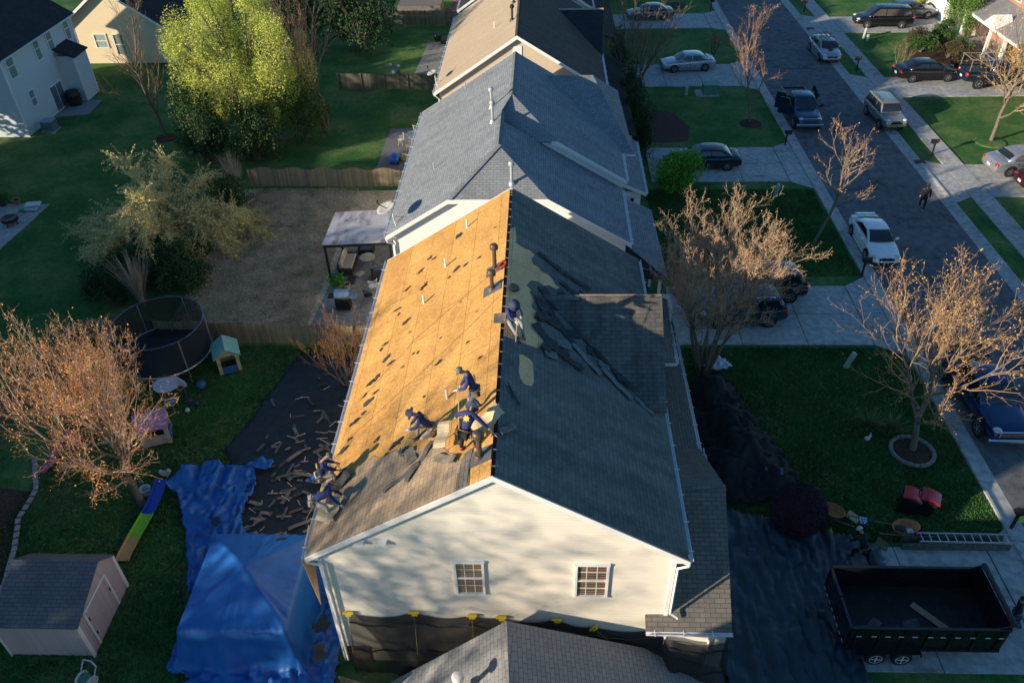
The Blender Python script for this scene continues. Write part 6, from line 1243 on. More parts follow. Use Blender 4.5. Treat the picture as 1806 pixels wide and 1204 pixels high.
def mailbox(label, x, y, rz, yel=False):
    m = mk('mailbox', label, 'mailbox', (x, y, 0), rz, 'black mailboxes along the street'); g = MB(); g.box((0, 0, .55), (.09, .09, 1.1)); g.box((.1, 0, .95), (.5, .07, .07)); g.tube((-.02, 0, .7), (.2, 0, .93), .025); g.build('post', DARK, m)
    g = MB(); pr = [(-.1, 0), (.1, 0), (.1, .13)]+[(.1*math.cos(a), .13+.1*math.sin(a)) for a in np.linspace(.3, 2.85, 7)]+[(-.1, .13)]; g.prism([(-.2, y_, 1.0+z_) for y_, z_ in pr], (.52, 0, 0)); g.build('box', plain('mailbox_black', (.014, .014, .016), .4), m); g = MB(); g.box((-.05, .11, 1.17), (.14, .015, .05)); g.build('flag', plain('flag_red', (.35, .02, .02), .5), m)
    if yel: g = MB(); g.box((.2, -.02, .62), (.34, .2, .18), bev=.02); g.build('newspaper_holder', plain('lime_plastic', (.50, .62, .05), .5), m)
for i, (x, y) in enumerate(((17.9, 89.3), (17.95, 73.4), (17.98, 56.1), (18.3, 38.9), (27.5, 88.5), (27.8, 71.4), (28.0, 54.4), (18.6, 20.9))):
    mailbox('black mailbox '+['left of the road at the top of the photo', 'on the left verge above the silver saloon driveway', 'on the left verge at the blue pickup', 'in front of the white coupe', 'right of the road at the top of the photo', 'right of the road below the rack-carrying hatchback', 'right of the road below the champagne four-wheel drive', 'with a lime newspaper holder at the lower right kerb'][i], x, y, 0 if x < 20 else math.pi, i == 7)
tr_ = mk('transformer_box', 'green utility transformer box on a pale pad', 'utility box', (14.1, 66.3, 0)); g = MB(); g.box((0, 0, .45), (1.25, .95, .8), bev=.03); g.box((0, 0, .87), (1.32, 1.0, .08), bev=.02); g.build('cabinet', plain('utility_green', (.10, .22, .18), .5), tr_); g = MB(); g.box((-.25, 0, .03), (1.9, 1.3, .1)); g.build('pad', CONC, tr_)
PG_ = plain('utility_pale_green', (.34, .40, .34), .5)
for i, (x, y, h, a) in enumerate(((12.1, 66.1, .7, 0), (15.5, 48.3, .95, .1), (15.05, 30.8, .95, .25), (31.05, 80.0, 1.0, .1), (31.2, 79.3, .6, 0))):
    m = mk('utility_pedestal', 'pale utility pedestal '+['left of the green transformer box', 'on the lawn between the two blue cars driveways', 'leaning on the lawn near the brick-ringed tree', 'taller of two by the black minivan', 'shorter of two by the black minivan'][i], 'utility post', (x, y, 0), 0); m.rotation_euler = (0, a, 0); g = MB(); g.lathe([(.12, 0), (.13, .03), (.12, h*.5), (.135, h*.52), (.135, h-.05), (.08, h)], n=12); g.build('shell', PG_, m, False); g = MB(); g.lathe([(.15, 0), (.15, .08)], n=12); g.build('base', PG_, m)
for i, (x, y) in enumerate(((26.7, 53.2), (26.7, 82.9))): g = MB(); g.box((0, 0, .10), (.7, .5, .04)); [g.box((-.25+k*.1, 0, .125), (.04, .4, .01)) for k in range(6)]; o = g.build('storm_drain', DARK); o.location = (x, y, 0); tag(o, ['dark storm drain grate by the silver saloon driveway', 'dark storm drain grate by the black minivan driveway'][i], 'drain')
# bins
def bin_(label, x, y, rz, tilt):
    b = mk('wheelie_bin', label, 'bin', (x, y, 0), rz, 'red-lidded bins on the front lawn'); b.rotation_euler = (0, tilt, rz); g = MB()
    P_ = []; 
    for z, a, c in ((.06, .24, .26), (.95, .31, .34)): P_ += [(-a, -c, z), (a, -c, z), (a, c, z), (-a, c, z)]
    g.add(P_, [(3, 2, 1, 0), (4, 5, 6, 7)]+[(i, (i+1) % 4, 4+(i+1) % 4, 4+i) for i in range(4)]); g.box((0, 0, .96), (.68, .74, .05), bev=.02); g.build('body', DARK, b)
    g = MB(); V_ = []; n = 6
    for i in range(n+1):
        t = i/n; x_ = -.34+.72*t; z_ = 1.0+.09*math.sin(math.pi*t); V_ += [(x_, -.36, z_-.03), (x_, -.3, z_), (x_, .3, z_), (x_, .36, z_-.03)]
    g.add(V_, [(i*4+j, i*4+j+1, i*4+5+j, i*4+4+j) for i in range(n) for j in range(3)]); o = g.build('lid', plain('lid_red', (.50, .012, .02), .35, coat=.5, bstr=0), b); md = o.modifiers.new('s', 'SOLIDIFY'); md.thickness = .03
    g = MB(); g.path([(-.38, -.25, .98), (-.44, -.25, 1.0), (-.44, .25, 1.0), (-.38, .25, .98)], .02); g.build('handle', DARK, b)
    for s in (-1, 1): g = MB(); g.lathe([(.11, -.03), (.11, .03)], (-.26, s*.3, .11), 14, rot_to((0, 1, 0))); g.build('wheel', RUB, b)
bin_('black bin with a glossy red lid, left one of the pair', 14.75, 21.85, -.45, .12); bin_('black bin with a glossy red lid, right one of the pair', 15.42, 21.75, -.45, .12)
def barrow(label, x, y, rz, cargo=False, pitch=0.):
    w = mk('wheelbarrow', label, 'wheelbarrow', (x, y, 0), rz); w.rotation_euler = (0, pitch, rz); OC = plain('orange_tray', (.48, .20, .07), .6, var=.3, scale=4); g = MB(); n = 16; R1 = [(.50*math.cos(a)*(1.15 if math.cos(a) > 0 else .95), .36*math.sin(a), .68+.05*math.cos(a)) for a in np.linspace(0, 6.2832, n+1)[:-1]]; R0 = [(p[0]*.62-.02, p[1]*.62, .42) for p in R1]; R2 = [(p[0]*.95, p[1]*.95, p[2]) for p in R1]; R3 = [(p[0]*.58-.02, p[1]*.58, .45) for p in R1]
    V_ = R0+R1+R2+R3; F_ = []
    for k in range(3):
        for i in range(n): j = (i+1) % n; F_.append((k*n+i, k*n+j, k*n+n+j, k*n+n+i))
    F_ += [tuple(range(n-1, -1, -1)), tuple(range(3*n, 4*n))]; g.add(V_, F_); g.build('tray', OC, w)
    for s in (-1, 1): g = MB(); g.path([(.62, s*.06, .2), (0, s*.24, .40), (-1.1, s*.30, .66)], .022); g.build('handle', plain('barrow_wood', (.22, .16, .10), .8), w); g = MB(); g.path([(-.15, s*.2, .40), (-.32, s*.24, .02), (-.5, s*.26, .46)], .018); g.build('leg', DARK, w)
    wh = MB(); q = rot_to((0, 1, 0)); wh.lathe([(.12, -.04), (.19, -.045), (.2, 0), (.19, .045), (.12, .04)], (.66, 0, .2), 18, q); wh.build('wheel', RUB, w); return w
barrow('orange wheelbarrow pushed beside the purple bush', 11.75, 21.1, 2.25, pitch=.25); barrow('orange wheelbarrow parked at the near end of the ladder with tools in its tray', 14.15, 20.45, .05)
g = MB(); g.ell((0, 0, .09), (.2, .17, .09)); o = g.build('tool_bag', DARK, None, True); o.location = (14.0, 20.42, .46); tag(o, 'dark round bag in the parked wheelbarrow tray', 'bag'); g = MB(); g.box((0, 0, .05), (.26, .2, .1), bev=.02); o = g.build('white_box', WG); o.location = (14.35, 20.35, .46); tag(o, 'white box in the parked wheelbarrow tray', 'box')
la = mk('ladder', 'long aluminium ladder lying along the driveway edge', 'ladder', (16.35, 20.1, 0), -.01)
for s in (-1, 1): g = MB(); g.box((0, s*.2, .42), (3.5, .03, .09)); g.build('rail', plain('aluminium', (.6, .63, .66), .35, .6, bstr=0), la)
for k in range(11): g = MB(); g.tube((-1.6+k*.32, -.2, .42), (-1.6+k*.32, .2, .42), .018); g.build('rung', plain('aluminium', (.6, .63, .66), .35, .6, bstr=0), la)
g = MB(); g.box((16.0, 19.85, .17), (4.1, .10, .34), .0, bev=.01); g.box((16.0, 20.25, .17), (3.9, .06, .36), .02); tag(g.build('scaffold_plank', plain('old_plank', (.11, .11, .09), .9, var=.4)), 'long weathered plank standing on edge under the ladder', 'board')
plank('plywood_offcut', 'small square plywood offcut leaning on the wheelbarrow', 'board', (13.3, 20.0, .12), (.55, .42, .03), -.6, plain('dull_ply', (.13, .12, .075), .9), .35)
plank('plywood_offcut', 'yellowish board sticking out behind the pushed wheelbarrow', 'board', (12.45, 21.15, .35), (.5, .4, .03), -.7, plain('pale_ply', (.36, .33, .18), .9), .2)
g = MB(); g.lathe([(.17, 0), (.2, .12), (.08, .32), (.03, .45), (.001, .46)], n=14); o = g.build('yellow_sack', plain('dull_yellow', (.42, .38, .04), .6)); o.location = (11.35, 20.45, .03); tag(o, 'yellow sack tied at the neck beside the purple bush', 'sack')
ct = mk('sign_card', 'square blue and white patterned bucket lid held up near the wheelbarrow man', 'sign', (12.5, 20.5, .0), -.2); g = MB(); g.box((0, 0, .92), (.34, .34, .03), 0, 0, .35, bev=.02); g.build('panel', plain('sign_blue', (.02, .04, .22), .4), ct); g = MB()
for a_, b_ in ((-.1, .09), (.0, .09), (.1, .09), (-.1, -.0), (.02, -.0), (.1, -.01), (-.06, -.09), (.06, -.09)): g.box((a_, b_*.94, .942+b_*.34), (.07, .05, .012), 0, 0, .35)
g.each('white_mark', plain('sign_white', (.7, .72, .75), .4, bstr=0), ct); g = MB(); g.tube((0, .02, 0), (0, .02, .92), .02); g.build('stick', DARK, ct)
# right tarps
sheet('driveway_tarp', 'large wrinkled black tarp covering the driveway beside the dump trailer', 'tarp', [(6.35, 22.0), (8.5, 21.3), (10.9, 20.6), (13.0, 19.9), (13.0, 18.2), (11.2, 17.9), (10.9, 15.2), (11.3, 12.6), (6.2, 12.2)], lambda x, y: .075+fold(x*.8, y*.35, 3, .30, 1.3)+.05*abs(math.sin(3*math.atan2(y-16.5, x-11)*2+vn(x, y, 1)*2)), .09, plain('driveway_tarp_plastic', (.022, .045, .062), .42, var=.25, scale=1.5, bstr=.3))
bm_ = lambda x, y: .05+sum(h*math.exp(-((x-a)**2+(y-b)**2)/s) for a, b, h, s in ((8.1, 28.6, .95, .6), (8.5, 26.6, .8, .8), (8.9, 24.8, 1.0, .9), (9.6, 23.4, .6, .5), (8.0, 23.6, .7, .6)))+fold(x, y, 13, .36)
sheet('shrub_cover', 'black cloth draped over the shrubs in front of the porch', 'tarp', [(7.2, 29.4), (8.6, 29.8), (9.3, 28.6), (9.6, 26.8), (10.6, 24.4), (10.9, 23.2), (9.9, 22.3), (8.6, 21.9), (6.8, 22.0), (6.9, 25.5)], bm_, .12, plain('black_cloth', (.008, .009, .010), .8, var=.4))
plank('panel', 'dull blue-grey panel lying among the black covered shrubs', 'panel', (9.75, 23.3, .75), (.75, .4, .04), -.25, plain('dull_blue_panel', (.06, .10, .13), .6), .15)
sheet('white_bag', 'white plastic sheet by the crepe myrtle trunks', 'bag', [(7.9, 30.2), (8.2, 30.9), (9.0, 30.8), (9.4, 30.3), (8.8, 29.9)], lambda x, y: .35+fold(x, y, 15, .3, 2), .08, plain('white_plastic', (.50, .56, .64), .4))
l2 = mk('step_ladder', 'short white ladder leaning on the porch gutter', 'ladder', (6.75, 22.2, 0), .1)
for s in (-1, 1): g = MB(); g.tube((.35, s*.18, 0), (-.35, s*.18, 2.95), .03, .03, 5); g.build('rail', WG, l2)
for k in range(8): t = (k+.5)/8; g = MB(); g.tube((.35-.7*t, -.18, 2.95*t), (.35-.7*t, .18, 2.95*t), .018); g.build('rung', WG, l2)
# patio behind the white house: pergola etc.
pgl = mk('pergola', 'patio cover with a ribbed metal roof behind the white gabled house', 'pergola', (-10.3, 40.0, 0)); g = MB(); n = 44; V_ = []
for i in range(n+1):
    yy = -1.85+3.75*i/n; V_ += [(-1.95, yy, 2.55+.03*(i % 2)), (1.95, yy, 2.75+.03*(i % 2))]
g.add(V_, [(2*i, 2*i+1, 2*i+3, 2*i+2) for i in range(n)])
def pgmat():
    m, t, b = nodes('ribbed_metal_sheet'); co = coords(t, 'Object', (1.0, .45, 1)); f = noise(t, co, .9, 6, .7); t.links.new(ramp(t, f, [(.35, (.12, .10, .12)), (.52, (.42, .43, .48))]), b.inputs['Base Color']); b.inputs['Roughness'].default_value = .45; b.inputs['Metallic'].default_value = .3; return m
o = g.build('roof_sheet', pgmat(), pgl); md = o.modifiers.new('s', 'SOLIDIFY'); md.thickness = .02
for x in (-1.85, 1.85):
    for y in (-1.7, 1.75): g = MB(); g.box((x, y, 1.25), (.12, .12, 2.5)); g.build('post', DARK, pgl)
for y in (-1.7, 1.75): g = MB(); g.box((0, y, 2.48), (3.9, .10, .16), 0, -.05); g.build('beam', DARK, pgl)
CUSH = plain('cream_cushion', (.42, .39, .33), .8); WICK = plain('dark_wicker', (.03, .025, .022), .8)
def seat(name, label, x, y, rz, L, cm=CUSH, sc=1):
    s = mk(name, label, 'seat', (x, y, .05), rz); g = MB(); g.box((0, 0, .2), (.8, L, .38), bev=.03); g.box((-.36, 0, .5), (.12, L, .45), bev=.04)
    for k in (-1, 1): g.box((0, k*(L/2-.05), .42), (.8, .1, .25), bev=.03)
    g.build('frame', WICK, s); g = MB(); g.box((.04, 0, .44), (.68, L-.24, .13), bev=.04); g.build('seat_cushion', cm, s); g = MB(); g.box((-.24, 0, .68), (.14, L-.3, .4), 0, -.15, bev=.05); g.build('back_cushion', cm, s); return s
seat('garden_sofa', 'cream cushioned wicker sofa under the ribbed patio cover', -11.4, 39.7, 0, 1.9); seat('garden_armchair', 'cream wicker armchair near the house wall under the patio cover', -8.3, 40.0, math.pi, .85); seat('garden_armchair', 'blue-grey armchair at the back of the covered patio', -10.6, 41.4, -1.57, .9, plain('slate_cushion', (.06, .09, .16), .8)); seat('garden_armchair', 'low blue-grey chair in front of the covered patio', -9.4, 38.6, 1.9, .8, plain('slate_cushion', (.06, .09, .16), .8))
rtable('round stone topped table under the patio cover', (-10.3, 40.1, .05), .45, .5, plain('stone_top', (.40, .36, .30), .6)); g = MB(); g.box((0, 0, 0), (.55, .38, .16), .8, bev=.06); o = g.build('floor_cushion', CUSH); o.location = (-10.55, 38.9, .14); tag(o, 'pale floor cushion in front of the stone topped table', 'cushion')
gr = mk('barbecue_grill', 'stainless gas barbecue on the open patio slab', 'grill', (-10.85, 35.6, .05)); SSM = plain('stainless_lid', (.45, .50, .55), .25, .8, bstr=0)
g = MB(); g.box((0, 0, .45), (.8, .5, .75), bev=.02); g.build('cabinet', DARK, gr); g = MB(); g.prism([(-.4, -.26, .85), (-.4, -.28, 1.0), (-.4, -.1, 1.2), (-.4, .15, 1.2), (-.4, .26, 1.05), (-.4, .26, .85)], (.8, 0, 0)); g.build('lid', SSM, gr); g = MB(); g.tube((-.3, -.32, 1.0), (.3, -.32, 1.0), .018); g.build('handle', SSM, gr)
for s in (-1, 1): g = MB(); g.box((s*.6, 0, .86), (.36, .48, .05), bev=.01); g.build('side_shelf', SSM if s > 0 else DARK, gr)
def pot(label, x, y, r, h, pm, leaf=None, z=.05):
    p = mk('plant_pot', label, 'pot', (x, y, z)); g = MB(); g.lathe([(r*.65, 0), (r*.95, h*.85), (r*1.05, h*.86), (r*1.05, h), (r*.9, h), (r*.85, h*.8)], n=18); g.build('pot', pm, p); g = MB(); g.lathe([(r*.88, h*.84), (.001, h*.9)], n=16); g.build('soil', MULCH, p)
    if leaf: rng = np.random.RandomState(int(r*1000)); q = rng.normal(size=(700, 3))*np.array([r*.8, r*.8, h*.45])+np.array([0, 0, h*1.5]); V_, F_ = leaf_mesh(q, .12, rng); npmesh('plant_leaves', V_, F_, [leaf], None, p)
TERR = plain('terracotta', (.40, .17, .08), .8); pot('terracotta pot with a leafy green plant on the patio edge', -11.55, 37.4, .26, .42, TERR, leafmat('pot_leaf', (.06, .22, .03))); pot('cream pot next to the terracotta pot', -11.05, 37.5, .2, .36, plain('cream_pot', (.42, .40, .28), .7)); pot('dark round bowl with a pale rim on the patio', -10.95, 38.1, .3, .3, plain('dark_bowl', (.05, .05, .055), .5))
pot('terracotta pot on the slab at the left edge of the photo', -35.6, 47.6, .26, .35, TERR); pot('dark pot at the left edge of the photo', -36.5, 47.4, .28, .35, plain('dark_bowl', (.05, .05, .055), .5), EVG2); pot('small terracotta pot beside the wire chairs', -8.6, 36.9, .14, .2, TERR)
def wire_chair(label, x, y, rz, mat=None):
    c = mk('wire_chair', label, 'chair', (x, y, .05), rz); mat = mat or STEEL; g = MB()
    for k in range(9): a = -1.3+k*.325; g.tube((.22*math.cos(a+3.14), .22*math.sin(a+3.14), .42), (.28*math.cos(a+3.14), .28*math.sin(a+3.14), .88), .010, .010, 4)
    g.path([(.28*math.cos(a+3.14), .28*math.sin(a+3.14), .88) for a in np.linspace(-1.3, 1.3, 9)], .014); g.build('backrest', mat, c); g = MB(); g.lathe([(.22, .40), (.24, .42), (.2, .43), (.001, .43)], n=16); g.build('seat', mat, c)
    for k in range(4): a = .785+k*1.571; g = MB(); g.tube((.17*math.cos(a), .17*math.sin(a), .42), (.24*math.cos(a), .24*math.sin(a), 0), .012); g.build('leg', mat, c)
WI = plain('white_wire', (.55, .54, .50), .5, bstr=0)
wire_chair('white wire chair nearest the left gutter on the open patio', -9.5, 37.2, 2.2, WI); wire_chair('dark wire chair beside the white wire chair', -9.6, 36.3, .5, DARK)
rtable('round glass table on the dark patio of the grey roofed house', (-9.6, 57.0, .05), .6, .72, plain('blue_glass_top', (.16, .22, .26), .15)); wire_chair('white garden chair behind the round glass table', -9.6, 58.3, 1.6, WI); wire_chair('white garden chair left of the round glass table', -10.6, 56.6, 2.9, WI); wire_chair('pale garden chair in front of the round glass table', -9.9, 55.6, -1.6, plain('tan_wire', (.35, .30, .24), .6))
tc = mk('toy_car', 'bright blue ride-on toy on the dark patio', 'toy', (-10.6, 53.6, .05), 1.5); g = MB(); g.box((0, 0, .3), (.9, .5, .35), bev=.1); g.box((-.15, 0, .62), (.4, .42, .4), bev=.08); g.build('body', plain('toy_bright_blue', (.02, .12, .55), .4), tc)
for x in (-.28, .28):
    for s in (-1, 1): g = MB(); g.lathe([(.13, -.04), (.13, .04)], (x, s*.26, .13), 12, rot_to((0, 1, 0))); g.build('wheel', DARK, tc)
g = MB(); g.box((0, 0, .25), (.35, .4, .5), bev=.08); o = g.build('toy_bin', plain('toy_yellow', (.5, .46, .14), .5)); o.location = (-10.0, 54.0, .05); tag(o, 'yellow toy box beside the blue ride-on toy', 'toy'); g = MB(); g.box((0, 0, .4), (.7, .5, .8), bev=.05); g.box((0, 0, .84), (.75, .55, .08)); o = g.build('storage_box', plain('pale_blue_box', (.25, .36, .48), .5)); o.location = (-8.6, 61.0, 0); tag(o, 'pale blue storage box by the grey roofed house eave', 'box')
def keg(label, x, y, m_, s=1): g = MB(); g.lathe([(.2*s, 0), (.27*s, .1), (.3*s, .45*s), (.26*s, .6*s), (.001, .62*s)], n=14); o = g.build('garden_bin', m_); o.location = (x, y, .05); tag(o, label, 'bin')
keg('black bin at the far patio corner, left one', -10.3, 80.6, DARK, 1.2); keg('black bin at the far patio corner, front one', -9.6, 79.6, DARK); keg('white bin at the far patio corner', -8.9, 80.0, WG, 1.1); keg('dark bin on the far lawn before the old fence', -12.9, 70.3, plain('dark_teal', (.02, .05, .06), .6), 1.4)
fp = mk('fire_pit', 'round black fire pit on the slab at the left edge', 'fire pit', (-34.6, 44.9, .05)); g = MB(); g.lathe([(.3, .2), (.52, .3), (.55, .48), (.45, .5), (.001, .4)], n=20); g.build('bowl', DARK, fp)
for k in range(4): a = k*1.57; g = MB(); g.tube((.42*math.cos(a), .42*math.sin(a), 0), (.4*math.cos(a), .4*math.sin(a), .35), .03); g.build('leg', DARK, fp)
for i, (dx, dy, dz, c, l) in enumerate(((0, 0, .1, (.45, .50, .55), 'lowest white sack of the pile on the left slab'), (.1, .15, .3, (.55, .58, .6), 'top white sack of the pile on the left slab'), (-.55, -.05, .12, (.03, .35, .15), 'green and white sack at the end of the pile on the left slab'))):
    g = MB(); g.box((0, 0, 0), (1.0 if i < 2 else .5, .6, .2), .2*i, bev=.08); o = g.build('garden_sack', plain('sack_%d' % i, c, .5)); o.location = (-34.2+dx, 46.8+dy, .08+dz); tag(o, l, 'sack')
keg('dark covered kettle grill by the patio door of the two-storey house', -39.6, 65.0, DARK, 2.0)
ac = mk('air_conditioner', 'square grey air conditioning unit at the corner of the two-storey house', 'air conditioner', (-39.3, 59.9, 0)); g = MB(); g.box((0, 0, .42), (.9, .9, .75), bev=.03); g.build('cabinet', plain('ac_grey', (.12, .15, .18), .6), ac); g = MB(); g.box((0, 0, .82), (.95, .95, .06), bev=.02); g.lathe([(.3, .86), (.3, .88)], n=18); g.build('top_grille', plain('ac_light', (.30, .36, .42), .5), ac); g = MB(); g.box((0, 0, .02), (1.1, 1.1, .06)); g.build('pad', CONC, ac)
g = MB(); g.box((-13.1, 90.5, .5), (4.6, 3.2, 1.0), 0); dk = tag(g.build('deck', plain('old_deck_wood', (.17, .15, .13), .9)), 'weathered wooden deck at the top edge behind the far fence', 'deck')
sheet('red_mat', 'faded red paving patch beside the far deck', 'paving', [(-10.4, 86), (-8, 86), (-8, 95), (-10, 95)], lambda x, y: .02, .5, plain('red_paver', (.14, .06, .07), .9))
# ================= PEOPLE
def skinmesh(name, V, E, Rr, mat, parent, root=0, sub=1):
    me = bpy.data.meshes.new(name); me.from_pydata([tuple(v) for v in V], E, []); me.update(); o = bpy.data.objects.new(name, me); COL.objects.link(o); o.parent = parent
    sk = o.modifiers.new('skin', 'SKIN'); sk.use_smooth_shade = True; sk.branch_smoothing = .4
    me.materials.append(mat); ly = me.skin_vertices[0] if len(me.skin_vertices) else None
    if ly is None:
        bm = bmesh.new(); bm.from_mesh(me); bm.verts.layers.skin.verify(); bm.to_mesh(me); bm.free(); ly = me.skin_vertices[0]
    for i, r in enumerate(Rr):
        r = (r, r) if not isinstance(r, tuple) else r; ly.data[i].radius = r
    ly.data[root].use_root = True
    s = o.modifiers.new('sub', 'SUBSURF'); s.levels = sub; s.render_levels = sub; return o
def ik(a, b, l1, l2, pole):
    a, b = Vector(a), Vector(b); d = b-a; L = d.length; 
    if L > (l1+l2)*.995: b = a+d.normalized()*(l1+l2)*.995; d = b-a; L = d.length
    n = d.normalized(); x = (l1*l1-l2*l2+L*L)/(2*L); h = math.sqrt(max(0, l1*l1-x*x)); p = Vector(pole); p = (p-n*p.dot(n)).normalized(); return a+n*x+p*h, b
SKIN = plain('skin', (.42, .24, .15), .6, var=.05, bstr=0); GLOVE = plain('white_glove', (.62, .60, .56), .8, bstr=0)
def person(label, loc, hd, pelvis, chest, head, feet, hands, shirt, pants, boots, hat=None, hatc=None, glove=None, logo=False, kneep=(1, 0, .2), footdir=(1, 0, 0), group=None, elbp=(-.4, 0, -1), skirt=0):
    root = thing('person', loc, hd, label, 'person', group); pe, ch, hdp = Vector(pelvis), Vector(chest), Vector(head)
    up = (ch-pe).normalized(); side = Vector((0, 1, 0)); side = (side-up*side.dot(up)).normalized(); neck = ch+up*.16+(hdp-ch).normalized()*.04; sh = [ch+side*s*.19+up*.09 for s in (1, -1)]; hp = [pe+side*s*.10-up*.03 for s in (1, -1)]
    kn, an = [], []
    for i in (0, 1): k, a = ik(hp[i], feet[i], .45, .44, Vector(kneep)+Vector((0, (1, -1)[i]*.25, 0))); kn.append(k); an.append(a)
    el, wr = [], []
    for i in (0, 1): k, a = ik(sh[i], hands[i], .30, .27, Vector(elbp)+Vector((0, (1, -1)[i]*.7, 0))); el.append(k); wr.append(a)
    # body
    V = [pe, (pe+ch)/2, ch, neck, hdp]; E = [(0, 1), (1, 2), (2, 3), (3, 4)]; Rr = [(.11, .09), (.10, .085), (.10, .09), .055, .085]
    face = Vector((1, 0, -.15)); face = (face-(hdp-neck).normalized()*face.dot((hdp-neck).normalized())*.4).normalized()
    V.append(hdp+(hdp-neck).normalized()*.08); E.append((4, 5)); Rr.append(.08); V.append(hdp+face*.10-Vector((0, 0, .01))); E.append((4, 6)); Rr.append(.022)
    for i in (0, 1):
        b = len(V); V += [hp[i], kn[i], an[i], an[i]+Vector(footdir).normalized()*.17+Vector((0, 0, -.03))]; E += [(0, b), (b, b+1), (b+1, b+2), (b+2, b+3)]; Rr += [.09, .058, .042, .04]
    for i in (0, 1):
        b = len(V); d = (wr[i]-el[i]).normalized(); pm = wr[i]+d*.07; V += [sh[i], el[i], wr[i], pm]; E += [(2, b), (b, b+1), (b+1, b+2), (b+2, b+3)]; Rr += [.052, .040, .028, (.040, .022)]
        s = d.cross(Vector((0, 0, 1))); s = s.normalized() if s.length > .1 else Vector((0, 1, 0)); nrm = s.cross(d).normalized()*-1
        for f_ in range(4): o_ = s*(-.03+.02*f_); L = (.075, .085, .08, .065)[f_]; c = len(V); V += [pm+o_+d*.035, pm+o_+d*(.035+L*.5)+nrm*.012, pm+o_+d*(.03+L*.8)+nrm*.04]; E += [(b+3, c), (c, c+1), (c+1, c+2)]; Rr += [.010, .009, .008]
        c = len(V); V += [wr[i]+d*.03+s*.045, wr[i]+d*.07+s*.065+nrm*.02]; E += [(b+3, c), (c, c+1)]; Rr += [.011, .009]
    skinmesh('body', V, E, Rr, SKIN, root)
    # clothes
    V = [pe+up*.02, (pe+ch)/2, ch, neck]; E = [(0, 1), (1, 2), (2, 3)]; Rr = [(.165, .145), (.155, .14), (.185, .15), .088]
    for i in (0, 1): b = len(V); V += [sh[i], el[i], wr[i]-(wr[i]-el[i]).normalized()*.03]; E += [(2, b), (b, b+1), (b+1, b+2)]; Rr += [.085, .062, .045]
    st = skinmesh('shirt', V, E, Rr, shirt, root)
    V = [pe-up*.02]; E = []; Rr = [(.155, .13)]
    for i in (0, 1): b = len(V); V += [hp[i], (hp[i]+kn[i])/2, kn[i], an[i]+Vector((0, 0, .05))]; E += [(0, b), (b, b+1), (b+1, b+2), (b+2, b+3)]; Rr += [.11, .092, .075, .062]
    skinmesh('trousers', V, E, Rr, pants, root)
    g = MB(); ub = pe+up*.05; fa = up.cross(side); g.path([ub+side*math.cos(a)*.20+fa*math.sin(a)*.155 for a in np.linspace(0, 6.2832, 15)], .022, 5); 
    for s_ in (1, -1): g.box(ub+side*s_*.2-up*.09, (.13, .09, .17), bev=.02)
    if glove: g.build('tool_belt', plain('leather_belt', (.20, .12, .06), .7), root)
    for i in (0, 1): f = Vector(footdir).normalized(); skinmesh('boot', [an[i]+Vector((0, 0, .07)), an[i]-Vector((0, 0, .02)), an[i]+f*.12-Vector((0, 0, .04)), an[i]+f*.19-Vector((0, 0, .045))], [(0, 1), (1, 2), (2, 3)], [.058, .056, (.052, .042), (.04, .03)], boots, root)
    if glove:
        for i in (0, 1): d = (wr[i]-el[i]).normalized(); skinmesh('glove', [wr[i]-d*.03, wr[i]+d*.04, wr[i]+d*.11, wr[i]+d*.16+Vector((0, 0, -.03))], [(0, 1), (1, 2), (2, 3)], [.042, (.045, .03), (.045, .028), (.035, .022)], glove, root)
    hu = (hdp-neck).normalized(); q = hu.to_track_quat('Z', 'Y')
    for s in (-1, 1): g = MB(); g.ell(hdp+face*.082+Vector((0, s*.033, .02)), (.012, .012, .012), 8, 6); g.build('eye', DARK, root)
    if hat == 'bucket': g = MB(); g.lathe([(.20, .02), (.205, .035), (.115, .075), (.105, .15), (.07, .175), (.001, .18)], hdp, 18, q); g.build('hat', hatc, root, True)
    elif hat == 'cap': g = MB(); g.lathe([(.112, .02), (.115, .06), (.10, .12), (.06, .155), (.001, .165)], hdp, 16, q); c = hdp+hu*.05; fw = (face-hu*face.dot(hu)).normalized(); sd_ = fw.cross(hu); g.prism([c+fw*.10+sd_*.08, c+fw*.2+sd_*.05, c+fw*.2-sd_*.05, c+fw*.10-sd_*.08], hu*.012); g.build('cap', hatc, root, True)
    elif hat == 'hood': g = MB(); g.ell(hdp+hu*.03-face*.025, (.125, .125, .15), 14, 10); g.build('hood', hatc, root, True)
    else: g = MB(); g.ell(hdp+hu*.04-face*.02, (.095, .095, .10), 12, 8); g.build('hair', DARK, root, True)
    if logo:
        back = -side.cross(up).normalized()
        if back.dot(Vector((1, 0, 0))) > 0: back = -back
        g = MB(); c = ch+back*.150-up*.03; P_ = []
        for k in range(14): a = 2*math.pi*k/14; r = (.11, .06)[k % 2]; P_.append(c+side*math.cos(a)*r*1.05+up*math.sin(a)*r)
        g.prism(P_, back*.012); g.build('back_emblem', plain('emblem_yellow', (.75, .48, .04), .6, bstr=0), root)
    return root, wr
NAVY = plain('navy_hoodie', (.028, .036, .13), .85, var=.25, scale=5); TANP = plain('tan_trousers', (.42, .36, .28), .85); JEAN = plain('blue_jeans', (.06, .09, .16), .85); GPANT = plain('grey_trousers', (.26, .27, .30), .85); BLKC = plain('black_clothes', (.010, .010, .012), .85)
REDB = plain('red_boots', (.34, .05, .02), .6); DRKB = plain('dark_red_boots', (.10, .02, .03), .6); DKB = plain('dark_boots', (.03, .025, .022), .7); HNAV = plain('navy_hat', (.032, .045, .10), .8); HGRY = plain('grey_camo_cap', (.13, .14, .12), .8, var=.5, scale=20)
